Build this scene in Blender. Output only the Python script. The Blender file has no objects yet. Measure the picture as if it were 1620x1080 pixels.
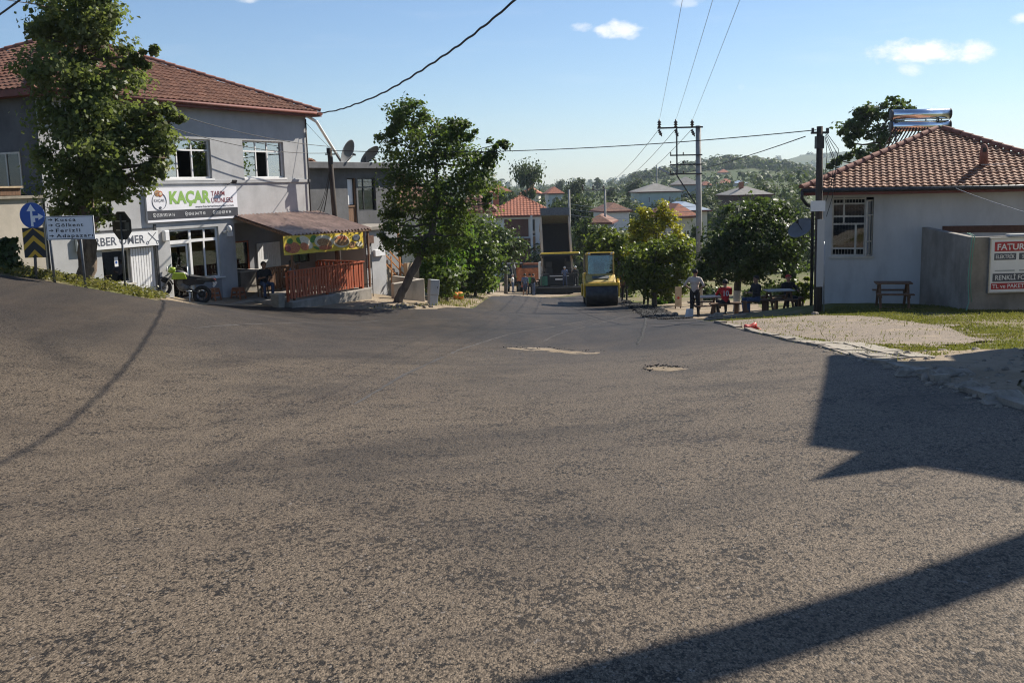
import bpy, bmesh, math, random
import numpy as np
from mathutils import Vector, Matrix
from mathutils.geometry import delaunay_2d_cdt
rnd = random.Random(11)
nr = np.random.default_rng(5)
sc = bpy.context.scene
COL = sc.collection
R_ = math.radians

# ------------------------------------------------------------------ camera
FPX = 1575.0; ZC = 1.7
PITCH = math.atan((540 - 292) / FPX); ROLL = -R_(1.43)
cd = bpy.data.cameras.new('camera'); cam = bpy.data.objects.new('camera', cd); COL.objects.link(cam)
cd.sensor_width = 36.0; cd.lens = 36.0 * FPX / 1620.0; cd.clip_start = 0.05; cd.clip_end = 30000
CR = Matrix.Rotation(math.pi / 2 - PITCH, 3, 'X') @ Matrix.Rotation(ROLL, 3, 'Z')
cam.matrix_world = Matrix.Translation((0, 0, ZC)) @ CR.to_4x4()
sc.camera = cam
CAMP = Vector((0, 0, ZC))
# ------------------------------------------------------------------ sun, sky, exposure
SUN_AZ = math.atan2(.783, .62)      # clockwise from +Y
SUN_EL = R_(38)
SUND = Vector((math.sin(SUN_AZ) * math.cos(SUN_EL), math.cos(SUN_AZ) * math.cos(SUN_EL), math.sin(SUN_EL)))
sl = bpy.data.lights.new('sun', 'SUN'); sl.energy = 5.0; sl.angle = R_(0.53); sl.color = (1.0, .93, .82)
sun = bpy.data.objects.new('sun', sl); COL.objects.link(sun)
sun.rotation_euler = SUND.to_track_quat('Z', 'Y').to_euler(); sun.location = (30, 30, 60)
wd = bpy.data.worlds.new('World'); sc.world = wd; wd.use_nodes = True
sc.view_settings.view_transform = 'Standard'; sc.view_settings.look = 'None'
sc.view_settings.exposure = 0.72; sc.view_settings.gamma = 1.0; sc.view_settings.use_curve_mapping = False
sc.render.engine = 'CYCLES'
sc.cycles.max_bounces = 6; sc.cycles.diffuse_bounces = 3; sc.cycles.glossy_bounces = 3
sc.cycles.transmission_bounces = 4; sc.cycles.transparent_max_bounces = 12; sc.cycles.volume_bounces = 0
sc.cycles.use_denoising = True; sc.cycles.denoising_prefilter = 'NONE'; sc.cycles.filter_width = 1.15
sc.cycles.caustics_reflective = False; sc.cycles.caustics_refractive = False


class NT:
    """small helper to wire nodes"""
    def __init__(s, nt): s.nt = nt; s.nt.nodes.clear()
    def n(s, t, **kw):
        nd = s.nt.nodes.new(t)
        for k, v in kw.items(): setattr(nd, k, v)
        return nd
    def put(s, sock, v):
        if isinstance(v, bpy.types.NodeSocket): s.nt.links.new(v, sock)
        elif isinstance(v, (tuple, list)) and len(v) == 3 and sock.type == 'RGBA': sock.default_value = (*v, 1)
        else: sock.default_value = v
    def m(s, op, a, b=None, c=None, clamp=False):
        nd = s.n('ShaderNodeMath', operation=op); nd.use_clamp = clamp
        s.put(nd.inputs[0], a)
        if b is not None: s.put(nd.inputs[1], b)
        if c is not None: s.put(nd.inputs[2], c)
        return nd.outputs[0]
    def mix(s, f, a, b, mode='MIX'):
        nd = s.n('ShaderNodeMix', data_type='RGBA', blend_type=mode)
        s.put(nd.inputs[0], f); s.put(nd.inputs[6], a); s.put(nd.inputs[7], b)
        return nd.outputs[2]
    def noise(s, vec, scale, detail=3, rough=.55, dist=0.0, color=False):
        nd = s.n('ShaderNodeTexNoise'); s.put(nd.inputs['Scale'], scale); nd.inputs['Detail'].default_value = detail
        nd.inputs['Roughness'].default_value = rough; nd.inputs['Distortion'].default_value = dist
        if vec is not None: s.put(nd.inputs['Vector'], vec)
        return nd.outputs['Color' if color else 'Fac']
    def ramp(s, f, lo, hi, a=0.0, b=1.0):
        nd = s.n('ShaderNodeMapRange', interpolation_type='SMOOTHSTEP'); s.put(nd.inputs[0], f)
        for i, v in enumerate((lo, hi, a, b)): s.put(nd.inputs[i + 1], v)
        return nd.outputs[0]
    def scale(s, vec, v):
        nd = s.n('ShaderNodeMapping'); s.put(nd.inputs['Vector'], vec); nd.inputs['Scale'].default_value = v
        return nd.outputs[0]


# world: physical sky and a few small fair-weather clouds
w = NT(wd.node_tree)
sky = w.n('ShaderNodeTexSky', sky_type='NISHITA'); sky.sun_disc = False
sky.sun_elevation = SUN_EL; sky.sun_rotation = SUN_AZ; sky.altitude = 100; sky.air_density = 1.0; sky.dust_density = 0.2; sky.ozone_density = 3.0
tc = w.n('ShaderNodeTexCoord'); sep = w.n('ShaderNodeSeparateXYZ'); w.put(sep.inputs[0], tc.outputs['Generated'])
az = w.m('ARCTAN2', sep.outputs[0], sep.outputs[1]); el = w.m('ARCSINE', sep.outputs[2])
cmb = w.n('ShaderNodeCombineXYZ'); w.put(cmb.inputs[0], az); w.put(cmb.inputs[1], w.m('MULTIPLY', el, 1.6))
nz1 = w.noise(cmb.outputs[0], 55, 6, .62); nz2 = w.noise(cmb.outputs[0], 17, 4, .6)
CLOUDS = []  # (azimuth, elevation, half width, half height, density)
def _ae(px, py):
    d = CR @ Vector(((px - 810) / FPX, -(py - 540) / FPX, -1)); d.normalize()
    return math.atan2(d.x, d.y), math.asin(d.z)
for px, py, hw, hh, dn in ((980, 47, 42, 15, .8), (1002, 58, 16, 9, .4), (922, 43, 18, 8, .5), (1455, 82, 85, 20, .95), (1550, 79, 34, 18, .9), (1440, 108, 20, 11, .55),
                           (1612, 30, 20, 9, .7), (392, 0, 20, 6, .6), (1085, 4, 26, 8, .35), (1172, 138, 10, 6, .25)):
    a, e = _ae(px, py); CLOUDS.append((a, e, hw / FPX, hh / FPX, dn))
for a, e, hw, hh, dn in ((1.3, .3, .09, .03, .8), (2.2, .42, .12, .04, .8), (-1.1, .35, .1, .03, .8), (-2.0, .5, .13, .04, .7), (3.0, .3, .1, .03, .8), (.9, .55, .06, .02, .7), (-.5, .6, .05, .02, .6)):
    CLOUDS.append((a, e, hw, hh, dn))
tot = None
for a, e, hw, hh, dn in CLOUDS:
    dx = w.m('DIVIDE', w.m('SUBTRACT', az, a), hw); dy = w.m('DIVIDE', w.m('SUBTRACT', el, e), hh)
    dd = w.m('ADD', w.m('MULTIPLY', dx, dx), w.m('MULTIPLY', dy, dy))
    f = w.m('ADD', w.m('SUBTRACT', 1.0, dd), w.m('MULTIPLY', w.m('SUBTRACT', w.m('ADD', nz1, nz2), 1.0), 2.6))
    f = w.m('MULTIPLY', w.ramp(f, 0.0, 1.3), dn)
    tot = f if tot is None else w.m('MAXIMUM', tot, f)
# faint high cirrus veil
wisp = w.m('MULTIPLY', w.ramp(w.noise(w.scale(cmb.outputs[0], (2.2, 9, 1)), 2.0, 5, .6), .5, .8), .10)
tot = w.m('MAXIMUM', tot, wisp)
skyb = w.mix(1.0, sky.outputs[0], (.88, .97, 1.10), 'MULTIPLY')
skyc = w.mix(tot, skyb, (11.0, 10.8, 10.6))
bg = w.n('ShaderNodeBackground'); w.put(bg.inputs[0], skyc); bg.inputs[1].default_value = 0.066
wo = w.n('ShaderNodeOutputWorld'); w.put(wo.inputs[0], bg.outputs[0])

# ------------------------------------------------------------------ photo ray helpers (used only to find real positions)
def ray(px, py): return CR @ Vector(((px - 810) / FPX, -(py - 540) / FPX, -1))
def at(px, py, D): d = ray(px, py); return CAMP + d * (D / d.y)

# ------------------------------------------------------------------ mesh builder
class MB:
    def __init__(s): s.v = []; s.f = []; s.m = []; s.mi = 0
    def poly(s, pts):
        b = len(s.v); s.v += [tuple(p) for p in pts]; s.f.append(tuple(range(b, b + len(pts)))); s.m.append(s.mi); return s
    def hexa(s, p):
        b = len(s.v); s.v += [tuple(q) for q in p]
        for f in ((0, 3, 2, 1), (4, 5, 6, 7), (0, 1, 5, 4), (1, 2, 6, 5), (2, 3, 7, 6), (3, 0, 4, 7)):
            s.f.append(tuple(b + i for i in f)); s.m.append(s.mi)
        return s
    def box(s, x0, x1, y0, y1, z0, z1):
        return s.hexa([(x0, y0, z0), (x1, y0, z0), (x1, y1, z0), (x0, y1, z0), (x0, y0, z1), (x1, y0, z1), (x1, y1, z1), (x0, y1, z1)])
    def obox(s, c, sz, rot=None):
        c = Vector(c); h = [x / 2 for x in sz]; rot = rot or Matrix.Identity(3)
        P = [c + rot @ Vector((a * h[0], b * h[1], d * h[2])) for d in (-1, 1) for a, b in ((-1, -1), (1, -1), (1, 1), (-1, 1))]
        return s.hexa(P)
    def bar(s, p0, p1, w, h=None, up=(0, 0, 1)):
        p0 = Vector(p0); p1 = Vector(p1); h = h or w; d = (p1 - p0).normalized(); u = Vector(up)
        if abs(d.dot(u)) > .95: u = Vector((1, 0, 0))
        x = d.cross(u).normalized() * (w / 2); y = x.cross(d).normalized() * (h / 2)
        return s.hexa([p0 - x - y, p0 + x - y, p0 + x + y, p0 - x + y, p1 - x - y, p1 + x - y, p1 + x + y, p1 - x + y])
    def tube(s, pts, r, n=8, cap=True, squash=1.0):
        pts = [Vector(p) for p in pts]; k = len(pts)
        rs = list(r) if isinstance(r, (list, tuple)) else [r] * k
        d0 = (pts[1] - pts[0]).normalized(); ref = Vector((0, 0, 1)) if abs(d0.z) < .9 else Vector((1, 0, 0))
        x = d0.cross(ref).normalized(); b = len(s.v)
        for i, p in enumerate(pts):
            d = (pts[min(i + 1, k - 1)] - pts[max(i - 1, 0)]).normalized()
            x = (x - d * x.dot(d)).normalized(); y = d.cross(x)
            for j in range(n):
                a = 2 * math.pi * j / n; s.v.append(tuple(p + (x * math.cos(a) + y * math.sin(a) * squash) * rs[i]))
        for i in range(k - 1):
            for j in range(n):
                a = b + i * n + j; c = b + i * n + (j + 1) % n
                s.f.append((a, c, c + n, a + n)); s.m.append(s.mi)
        if cap:
            s.f.append(tuple(b + j for j in reversed(range(n)))); s.m.append(s.mi)
            s.f.append(tuple(b + (k - 1) * n + j for j in range(n))); s.m.append(s.mi)
        return s
    def lathe(s, prof, n=16, o=(0, 0, 0), rot=None):
        o = Vector(o); rot = rot or Matrix.Identity(3); b = len(s.v)
        for r, z in prof:
            for j in range(n):
                a = 2 * math.pi * j / n; s.v.append(tuple(o + rot @ Vector((r * math.cos(a), r * math.sin(a), z))))
        for i in range(len(prof) - 1):
            for j in range(n):
                a = b + i * n + j; c = b + i * n + (j + 1) % n
                s.f.append((a, c, c + n, a + n)); s.m.append(s.mi)
        s.f.append(tuple(b + j for j in reversed(range(n)))); s.m.append(s.mi)
        e = b + (len(prof) - 1) * n; s.f.append(tuple(e + j for j in range(n))); s.m.append(s.mi)
        return s
    def ell(s, c, r, n=12, m=8, rot=None):
        c = Vector(c); rot = rot or Matrix.Identity(3); b = len(s.v)
        r = r if isinstance(r, (tuple, list)) else (r, r, r)
        for i in range(m + 1):
            t = math.pi * i / m; sr = max(math.sin(t), .02)
            for j in range(n):
                a = 2 * math.pi * j / n
                s.v.append(tuple(c + rot @ Vector((r[0] * sr * math.cos(a), r[1] * sr * math.sin(a), -r[2] * math.cos(t)))))
        for i in range(m):
            for j in range(n):
                a = b + i * n + j; q = b + i * n + (j + 1) % n
                s.f.append((a, q, q + n, a + n)); s.m.append(s.mi)
        s.f.append(tuple(b + j for j in reversed(range(n)))); s.m.append(s.mi)
        e = b + m * n; s.f.append(tuple(e + j for j in range(n))); s.m.append(s.mi)
        return s
    def prism(s, poly, axis='z', a=0, b=1):
        """extrude 2-D outline; axis z: (x,y), y: (x,z), x: (y,z)"""
        f = {'z': lambda p, t: (p[0], p[1], t), 'y': lambda p, t: (p[0], t, p[1]), 'x': lambda p, t: (t, p[0], p[1])}[axis]
        n = len(poly); k = len(s.v); s.v += [f(p, a) for p in poly] + [f(p, b) for p in poly]
        s.f.append(tuple(k + i for i in reversed(range(n)))); s.m.append(s.mi)
        s.f.append(tuple(k + n + i for i in range(n))); s.m.append(s.mi)
        for i in range(n):
            j = (i + 1) % n; s.f.append((k + i, k + j, k + n + j, k + n + i)); s.m.append(s.mi)
        return s
    def disc(s, c, r, n=20, rot=None):
        c = Vector(c); rot = rot or Matrix.Identity(3)
        return s.poly([c + rot @ Vector((r * math.cos(2 * math.pi * j / n), r * math.sin(2 * math.pi * j / n), 0)) for j in range(n)])
    def mesh(s, name, mats, smooth=False, fix=True):
        me = bpy.data.meshes.new(name); me.from_pydata(s.v, [], s.f); me.update()
        for m in (mats if isinstance(mats, (list, tuple)) else [mats]): me.materials.append(m)
        if any(s.m): me.polygons.foreach_set('material_index', s.m)
        if fix:
            bm = bmesh.new(); bm.from_mesh(me); bmesh.ops.recalc_face_normals(bm, faces=bm.faces[:]); bm.to_mesh(me); bm.free()
        if smooth: me.polygons.foreach_set('use_smooth', [True] * len(me.polygons))
        return me
    def build(s, name, mats, parent=None, smooth=False, bevel=0, fix=True, loc=None, rot=None):
        o = bpy.data.objects.new(name, s.mesh(name, mats, smooth, fix)); COL.objects.link(o)
        if parent: o.parent = parent
        if loc is not None: o.location = loc
        if rot is not None: o.rotation_euler = rot
        if smooth == 'auto':
            pass
        if bevel:
            b = o.modifiers.new('bevel', 'BEVEL'); b.width = bevel; b.segments = 1; b.limit_method = 'ANGLE'
        return o
def inst(me, name, parent=None, loc=(0, 0, 0), rot=(0, 0, 0), scale=None):
    o = bpy.data.objects.new(name, me); COL.objects.link(o); o.parent = parent; o.location = loc; o.rotation_euler = rot
    if scale is not None: o.scale = scale
    return o
def tag(o, label=None, cat=None, group=None, kind=None):
    if label: o['label'] = label
    if cat: o['category'] = cat
    if group: o['group'] = group
    if kind: o['kind'] = kind
    return o
def thing(name, label, cat, loc=(0, 0, 0), rz=0, group=None):
    o = bpy.data.objects.new(name, None); COL.objects.link(o); o.location = loc; o.rotation_euler = (0, 0, rz); o.empty_display_size = .2
    return tag(o, label, cat, group)
def copy_tree(o, parent=None):
    c = o.copy(); COL.objects.link(c); c.parent = parent
    for ch in list(o.children): copy_tree(ch, c)
    return c

# ------------------------------------------------------------------ materials
def M(name, col, rough=.8, var=.12, scale=6, bump=0.0, bscale=40, metal=0, spec=.5, col2=None, dirt=0, coat=0, streak=None):
    m = bpy.data.materials.new(name); m.use_nodes = True; t = NT(m.node_tree)
    tc = t.n('ShaderNodeTexCoord').outputs['Object']
    p = t.n('ShaderNodeBsdfPrincipled'); o = t.n('ShaderNodeOutputMaterial'); t.put(o.inputs[0], p.outputs[0])
    vec = t.scale(tc, streak) if streak else tc
    nz = t.noise(vec, scale, 5, .6); fine = t.noise(tc, scale * 7.3, 3, .6)
    lo = tuple(c * (1 - var) for c in col); hi = col2 or tuple(min(1, c * (1 + var)) for c in col)
    c = t.mix(t.ramp(nz, .3, .7), lo, hi)
    c = t.mix(t.m('MULTIPLY', t.ramp(fine, .35, .75), var * .8), c, tuple(x * .6 for x in col))
    if dirt:
        dm = t.m('MULTIPLY', t.ramp(t.noise(t.scale(tc, (1, 1, .35)), 1.7, 6, .65), .48, .75), dirt)
        c = t.mix(dm, c, tuple(x * .45 + .01 for x in col))
    t.put(p.inputs['Base Color'], c)
    t.put(p.inputs['Roughness'], t.m('ADD', rough, t.m('MULTIPLY', t.m('SUBTRACT', fine, .5), .2), clamp=True))
    p.inputs['Metallic'].default_value = metal; p.inputs['Specular IOR Level'].default_value = spec
    if coat: p.inputs['Coat Weight'].default_value = coat
    if bump:
        b = t.n('ShaderNodeBump'); b.inputs['Strength'].default_value = .6; b.inputs['Distance'].default_value = bump
        t.put(b.inputs['Height'], t.noise(tc, bscale, 5, .6)); t.put(p.inputs['Normal'], b.outputs[0])
    return m
def glass_mat(name, tint=(.75, .82, .85), refl=.35, rough=.02):
    m = bpy.data.materials.new(name); m.use_nodes = True; t = NT(m.node_tree)
    tr = t.n('ShaderNodeBsdfTransparent'); tr.inputs[0].default_value = (*tint, 1)
    g = t.n('ShaderNodeBsdfGlossy'); g.inputs['Roughness'].default_value = rough; g.inputs['Color'].default_value = (.95, .97, 1, 1)
    mx = t.n('ShaderNodeMixShader'); lw = t.n('ShaderNodeLayerWeight'); lw.inputs[0].default_value = .35
    t.put(mx.inputs[0], t.m('ADD', refl, t.m('MULTIPLY', lw.outputs['Fresnel'], .6), clamp=True)); t.put(mx.inputs[1], tr.outputs[0]); t.put(mx.inputs[2], g.outputs[0])
    # window panes are never quite flat
    b = t.n('ShaderNodeBump'); b.inputs['Strength'].default_value = .05; b.inputs['Distance'].default_value = .02
    t.put(b.inputs['Height'], t.noise(t.n('ShaderNodeTexCoord').outputs['Object'], 1.6, 2)); t.put(g.inputs['Normal'], b.outputs[0])
    t.put(t.n('ShaderNodeOutputMaterial').inputs[0], mx.outputs[0]); return m
def leaf_mat(name, c1, c2, c3, trans=.45, gloss=.45):
    m = bpy.data.materials.new(name); m.use_nodes = True; t = NT(m.node_tree)
    ge = t.n('ShaderNodeNewGeometry'); ri = ge.outputs['Random Per Island']
    tc = t.n('ShaderNodeTexCoord').outputs['Object']
    cc = t.mix(ri, c1, c2); cc = t.mix(t.ramp(t.noise(tc, .9, 3), .45, .75), cc, c3)
    p = t.n('ShaderNodeBsdfPrincipled'); t.put(p.inputs['Base Color'], cc); p.inputs['Roughness'].default_value = gloss; p.inputs['Specular IOR Level'].default_value = .28
    tr = t.n('ShaderNodeBsdfTranslucent'); t.put(tr.inputs[0], t.mix(.5, cc, (c2[0] * 1.6, c2[1] * 1.7, c2[2] * .8)))
    mx = t.n('ShaderNodeMixShader'); mx.inputs[0].default_value = trans; t.put(mx.inputs[1], p.outputs[0]); t.put(mx.inputs[2], tr.outputs[0])
    t.put(t.n('ShaderNodeOutputMaterial').inputs[0], mx.outputs[0]); return m
def asphalt_mat(name, dust, fresh=False):
    m = bpy.data.materials.new(name); m.use_nodes = True; t = NT(m.node_tree)
    geo = t.n('ShaderNodeNewGeometry'); pos = geo.outputs['Position']
    sp = t.n('ShaderNodeSeparateXYZ'); t.put(sp.inputs[0], pos)
    apos = t.scale(pos, (1, .55, 1))           # stones drawn out along the paving direction
    def cells(scale):
        vo = t.n('ShaderNodeTexVoronoi', feature='F1'); t.put(vo.inputs['Vector'], apos); vo.inputs['Scale'].default_value = scale
        sv = t.n('ShaderNodeSeparateColor'); t.put(sv.inputs[0], vo.outputs['Color']); return vo.outputs['Distance'], sv.outputs[0], sv.outputs[1]
    d1, r1, q1 = cells(115); d2, r2, q2 = cells(60)
    big = t.noise(pos, .30, 4, .6, .6); mid = t.noise(pos, 2.1, 4, .6); clump = t.noise(apos, 27.0, 5, .72, .3); fine = t.noise(pos, 60, 3, .7)
    streak = t.noise(t.scale(pos, (1.3, .16, 1)), 1.0, 4, .6); drag = t.noise(t.scale(pos, (.25, 2.2, 1)), 1.0, 4, .6)
    # dusty, open-textured surfacing near the junction; smoother mat further down the hill
    yb = t.m('ADD', sp.outputs[1], t.m('MULTIPLY', t.m('SUBTRACT', t.noise(pos, .13, 3, .5), .5), 22))
    near = t.ramp(yb, 25, 13)
    cl = t.ramp(t.m('ADD', t.m('ADD', clump, t.m('MULTIPLY', t.m('SUBTRACT', mid, .5), .42)), t.m('MULTIPLY', t.m('SUBTRACT', big, .5), .3)), .545, .615)
    pr = t.m('MULTIPLY_ADD', cl, .76, .08)                          # chance that a stone is bare binder-black
    dark1 = t.m('LESS_THAN', r1, pr); dark2 = t.m('LESS_THAN', r2, t.m('MULTIPLY', pr, .75))
    dark = t.m('MAXIMUM', dark1, t.m('MULTIPLY', dark2, .85))
    stone = t.mix(q1, (.060, .047, .034), (.250, .196, .140)); stone = t.mix(t.m('MULTIPLY', q2, .3), stone, (.120, .094, .067))
    tar = t.mix(q1, (.005, .005, .0055), (.022, .021, .020))
    glint = t.m('GREATER_THAN', q2, .965); tar = t.mix(glint, tar, (.24, .21, .18))
    c_near = t.mix(t.m('MULTIPLY', dark, .94), stone, tar)
    c_near = t.mix(t.m('MULTIPLY', t.ramp(d1, .45, .8), .55), c_near, (.014, .013, .012))
    c_near = t.mix(t.m('MULTIPLY', t.ramp(drag, .45, .75), .28), c_near, (.042, .036, .032))
    smooth_c = t.mix(q1, (.016, .015, .0145), (.062, .053, .047)); smooth_c = t.mix(t.m('MULTIPLY', dark1, .55), smooth_c, (.013, .0125, .013))
    c_far = t.mix(t.m('MULTIPLY', t.ramp(streak, .42, .7), .42), smooth_c, (.082, .064, .049)); c_far = t.mix(t.m('MULTIPLY', t.ramp(drag, .5, .75), .4), c_far, (.024, .023, .0235))
    c = t.mix(near if not fresh else 0.0, c_far, c_near)
    c = t.mix(t.m('MULTIPLY', t.ramp(big, .46, .74), .22), c, (.125, .092, .063))
    c = t.mix(t.m('MULTIPLY', t.ramp(t.noise(pos, .22, 4, .6, .8), .47, .68), .50), c, (.016, .015, .015))
    p = t.n('ShaderNodeBsdfPrincipled'); t.put(p.inputs['Base Color'], c); t.put(p.inputs['Roughness'], t.m('ADD', .52, t.m('MULTIPLY', fine, .24)))
    p.inputs['Specular IOR Level'].default_value = .14; p.inputs['Specular Tint'].default_value = (1.0, .90, .78, 1)
    h = t.m('ADD', t.m('MULTIPLY', t.m('SUBTRACT', 1.0, d1), .6), t.m('MULTIPLY', dark, -.8)); h = t.m('ADD', h, t.m('MULTIPLY', fine, .5))
    b = t.n('ShaderNodeBump'); t.put(b.inputs['Strength'], t.m('MULTIPLY_ADD', near, .5, .2)); b.inputs['Distance'].default_value = .006; t.put(b.inputs['Height'], h)
    t.put(p.inputs['Normal'], b.outputs[0]); t.put(t.n('ShaderNodeOutputMaterial').inputs[0], p.outputs[0]); return m
def ground_mat(name, a, b, c, s=(.35, 3, 24), bump=.03, far=False):
    m = bpy.data.materials.new(name); m.use_nodes = True; t = NT(m.node_tree)
    pos = t.n('ShaderNodeNewGeometry').outputs['Position']
    n1 = t.noise(pos, s[0], 5, .6); n2 = t.noise(pos, s[1], 5, .65); n3 = t.noise(pos, s[2], 4, .7)
    k = t.mix(t.ramp(t.m('ADD', n1, t.m('MULTIPLY', t.m('SUBTRACT', n2, .5), .6)), .42, .6), a, b)
    if far:
        sp = t.n('ShaderNodeSeparateXYZ'); t.put(sp.inputs[0], pos)
        k = t.mix(t.ramp(sp.outputs[1], 95, 135), k, t.mix(t.ramp(t.noise(pos, .012, 4, .6), .4, .62), (.045, .070, .020), (.085, .100, .032)))
    k = t.mix(t.m('MULTIPLY', t.ramp(n2, .5, .75), .6), k, c); k = t.mix(t.m('MULTIPLY', t.ramp(n3, .5, .75), .5), k, tuple(x * .45 for x in a))
    p = t.n('ShaderNodeBsdfPrincipled'); t.put(p.inputs['Base Color'], k); p.inputs['Roughness'].default_value = .95; p.inputs['Specular IOR Level'].default_value = .2
    bp = t.n('ShaderNodeBump'); bp.inputs['Strength'].default_value = .7; bp.inputs['Distance'].default_value = bump; t.put(bp.inputs['Height'], t.m('ADD', n2, n3))
    t.put(p.inputs['Normal'], bp.outputs[0]); t.put(t.n('ShaderNodeOutputMaterial').inputs[0], p.outputs[0]); return m
def gravel_mat(name, c1, c2, scale=45):
    m = bpy.data.materials.new(name); m.use_nodes = True; t = NT(m.node_tree)
    pos = t.n('ShaderNodeNewGeometry').outputs['Position']
    vo = t.n('ShaderNodeTexVoronoi'); t.put(vo.inputs['Vector'], pos); vo.inputs['Scale'].default_value = scale
    sv = t.n('ShaderNodeSeparateColor'); t.put(sv.inputs[0], vo.outputs['Color'])
    k = t.mix(sv.outputs[0], c1, c2); k = t.mix(t.m('MULTIPLY', t.ramp(vo.outputs['Distance'], .45, .8), .7), k, tuple(x * .3 for x in c1))
    k = t.mix(t.m('MULTIPLY', t.ramp(t.noise(pos, 1.3, 5, .6), .48, .7), .75), k, (.30, .23, .155))
    p = t.n('ShaderNodeBsdfPrincipled'); t.put(p.inputs['Base Color'], k); p.inputs['Roughness'].default_value = .9
    bp = t.n('ShaderNodeBump'); bp.inputs['Distance'].default_value = .015; bp.inputs['Strength'].default_value = .8; t.put(bp.inputs['Height'], t.m('SUBTRACT', 1.0, vo.outputs['Distance']))
    t.put(p.inputs['Normal'], bp.outputs[0]); t.put(t.n('ShaderNodeOutputMaterial').inputs[0], p.outputs[0]); return m

K = {}
K['asphalt'] = asphalt_mat('asphalt', 0.0)
K['asphalt_mat_new'] = asphalt_mat('asphalt_fresh', 0.0, True)
K['loose_asphalt'] = M('loose_asphalt', (.014, .0135, .0135), .9, .5, 25, .03, 60)
K['ground'] = ground_mat('ground_soil_grass', (.115, .125, .035), (.21, .17, .105), (.085, .115, .026), far=True)
K['dirt'] = ground_mat('dirt', (.25, .195, .13), (.33, .265, .19), (.16, .125, .085), s=(.6, 4, 30), bump=.035)
K['gravel'] = gravel_mat('gravel', (.13, .10, .075), (.34, .27, .20))
K['concrete'] = M('concrete', (.27, .245, .21), .9, .2, 3, .012, 60, dirt=.5)
K['concrete_pale'] = M('concrete_pale', (.31, .275, .22), .9, .2, 3, .012, 60, dirt=.45)
K['kerb'] = M('kerb_concrete', (.28, .24, .19), .9, .3, 7, .02, 40, dirt=.7)
K['stone'] = M('rubble_stone', (.27, .23, .18), .9, .3, 5, .02, 30)
K['plaster'] = M('grey_plaster', (.415, .415, .418), .85, .10, 1.2, .005, 50, dirt=.26)
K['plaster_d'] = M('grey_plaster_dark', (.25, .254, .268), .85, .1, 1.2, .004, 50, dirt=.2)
K['plaster_shade'] = M('shade_dark_cement', (.105, .105, .11), .9, .2, 1.4, .006, 40, dirt=.4)  # cement darkened so the colour carries the shade on these walls and slab
K['plaster_beige'] = M('beige_plaster', (.46, .41, .34), .9, .12, 1.4, .006, 40, dirt=.45)
K['plaster_tan'] = M('tan_plaster', (.47, .36, .24), .9, .12, 1.4, .006, 40, dirt=.3)
K['plaster_white'] = M('white_plaster', (.52, .515, .505), .85, .08, 1.3, .004, 50, dirt=.32, streak=(1, 1, .3))
K['render_grey'] = M('grey_cement_render', (.28, .255, .22), .95, .2, 1.6, .012, 35, dirt=.5)
K['tile'] = M('clay_tile', (.25, .105, .055), .8, .32, 3.2, .006, 30, col2=(.38, .195, .112), dirt=.5)
K['tile_dark'] = M('old_clay_tile', (.17, .068, .040), .85, .32, 3.2, .006, 30, col2=(.26, .122, .074), dirt=.55)
K['tile_orange'] = M('orange_clay_tile', (.40, .14, .075), .8, .2, 3.2, .006, 30, dirt=.2)
K['ridge'] = M('ridge_clay', (.26, .105, .07), .8, .25, 5, .006, 30)
K['fascia'] = M('fascia_maroon', (.155, .045, .032), .7, .2, 4)
K['pvc'] = M('white_pvc', (.78, .77, .75), .45, .05, 3)
K['white_paint'] = M('white_paint', (.76, .76, .76), .6, .06, 4, dirt=.12)
K['cream_paint'] = M('cream_window_paint', (.56, .52, .45), .65, .12, 5, dirt=.25)
K['glass'] = glass_mat('window_glass', refl=.42)
K['glass_dark'] = glass_mat('shop_glass', (.35, .38, .4), .05)
K['cab_glass'] = glass_mat('cab_glass', (.6, .7, .72), .06)
K['curtain'] = M('net_curtain', (.80, .83, .86), .9, .1, 9, streak=(6, 1, .3))
K['room'] = M('dark_room', (.035, .033, .032), .95, .2, 2)
K['room_mid'] = M('shop_inside', (.11, .095, .08), .95, .2, 2)
K['black'] = M('black_plastic', (.018, .018, .019), .5, .2, 8)
K['rubber'] = M('rubber', (.022, .021, .021), .85, .25, 12, .004, 60)
K['dark_steel'] = M('dark_steel', (.05, .05, .053), .5, .25, 8, metal=.4)
K['steel'] = M('galvanised_steel', (.42, .43, .44), .45, .15, 8, metal=.7)
K['chrome'] = M('bright_steel', (.72, .73, .75), .16, .04, 6, metal=1.0)
K['tank_steel'] = M('polished_tank_steel', (.78, .79, .82), .13, .04, 2, metal=1.0)
K['post'] = M('sign_post_steel', (.115, .12, .125), .55, .2, 8, metal=.3)
K['wood_pole'] = M('old_wood_pole', (.060, .047, .038), .9, .35, 9, .01, 40, streak=(1, 1, .12))
K['wood_red'] = M('red_stained_wood', (.40, .075, .028), .6, .3, 7, .003, 60, streak=(3, 3, .35), col2=(.50, .125, .045))
K['wood_brown'] = M('weathered_wood', (.16, .085, .045), .8, .3, 7, .005, 50, streak=(3, 3, .4))
K['wood_pale'] = M('pale_board', (.52, .40, .26), .8, .15, 6, .003, 50)
K['table_top'] = M('pale_table_board', (.58, .54, .49), .7, .15, 5, dirt=.3)
K['orange_rail'] = M('orange_rail_paint', (.50, .22, .075), .55, .2, 6)
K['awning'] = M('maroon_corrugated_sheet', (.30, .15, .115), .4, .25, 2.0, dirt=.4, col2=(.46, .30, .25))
K['awning_pale'] = M('highlight_dust_facet', (.50, .37, .30), .45, .25, 2.0, dirt=.5)  # pale facets paint ridge highlights into the sheet colour, with some light dust
K['dust_line'] = M('dusty_tyre_line', (.060, .052, .046), .9, .4, 9)
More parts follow.
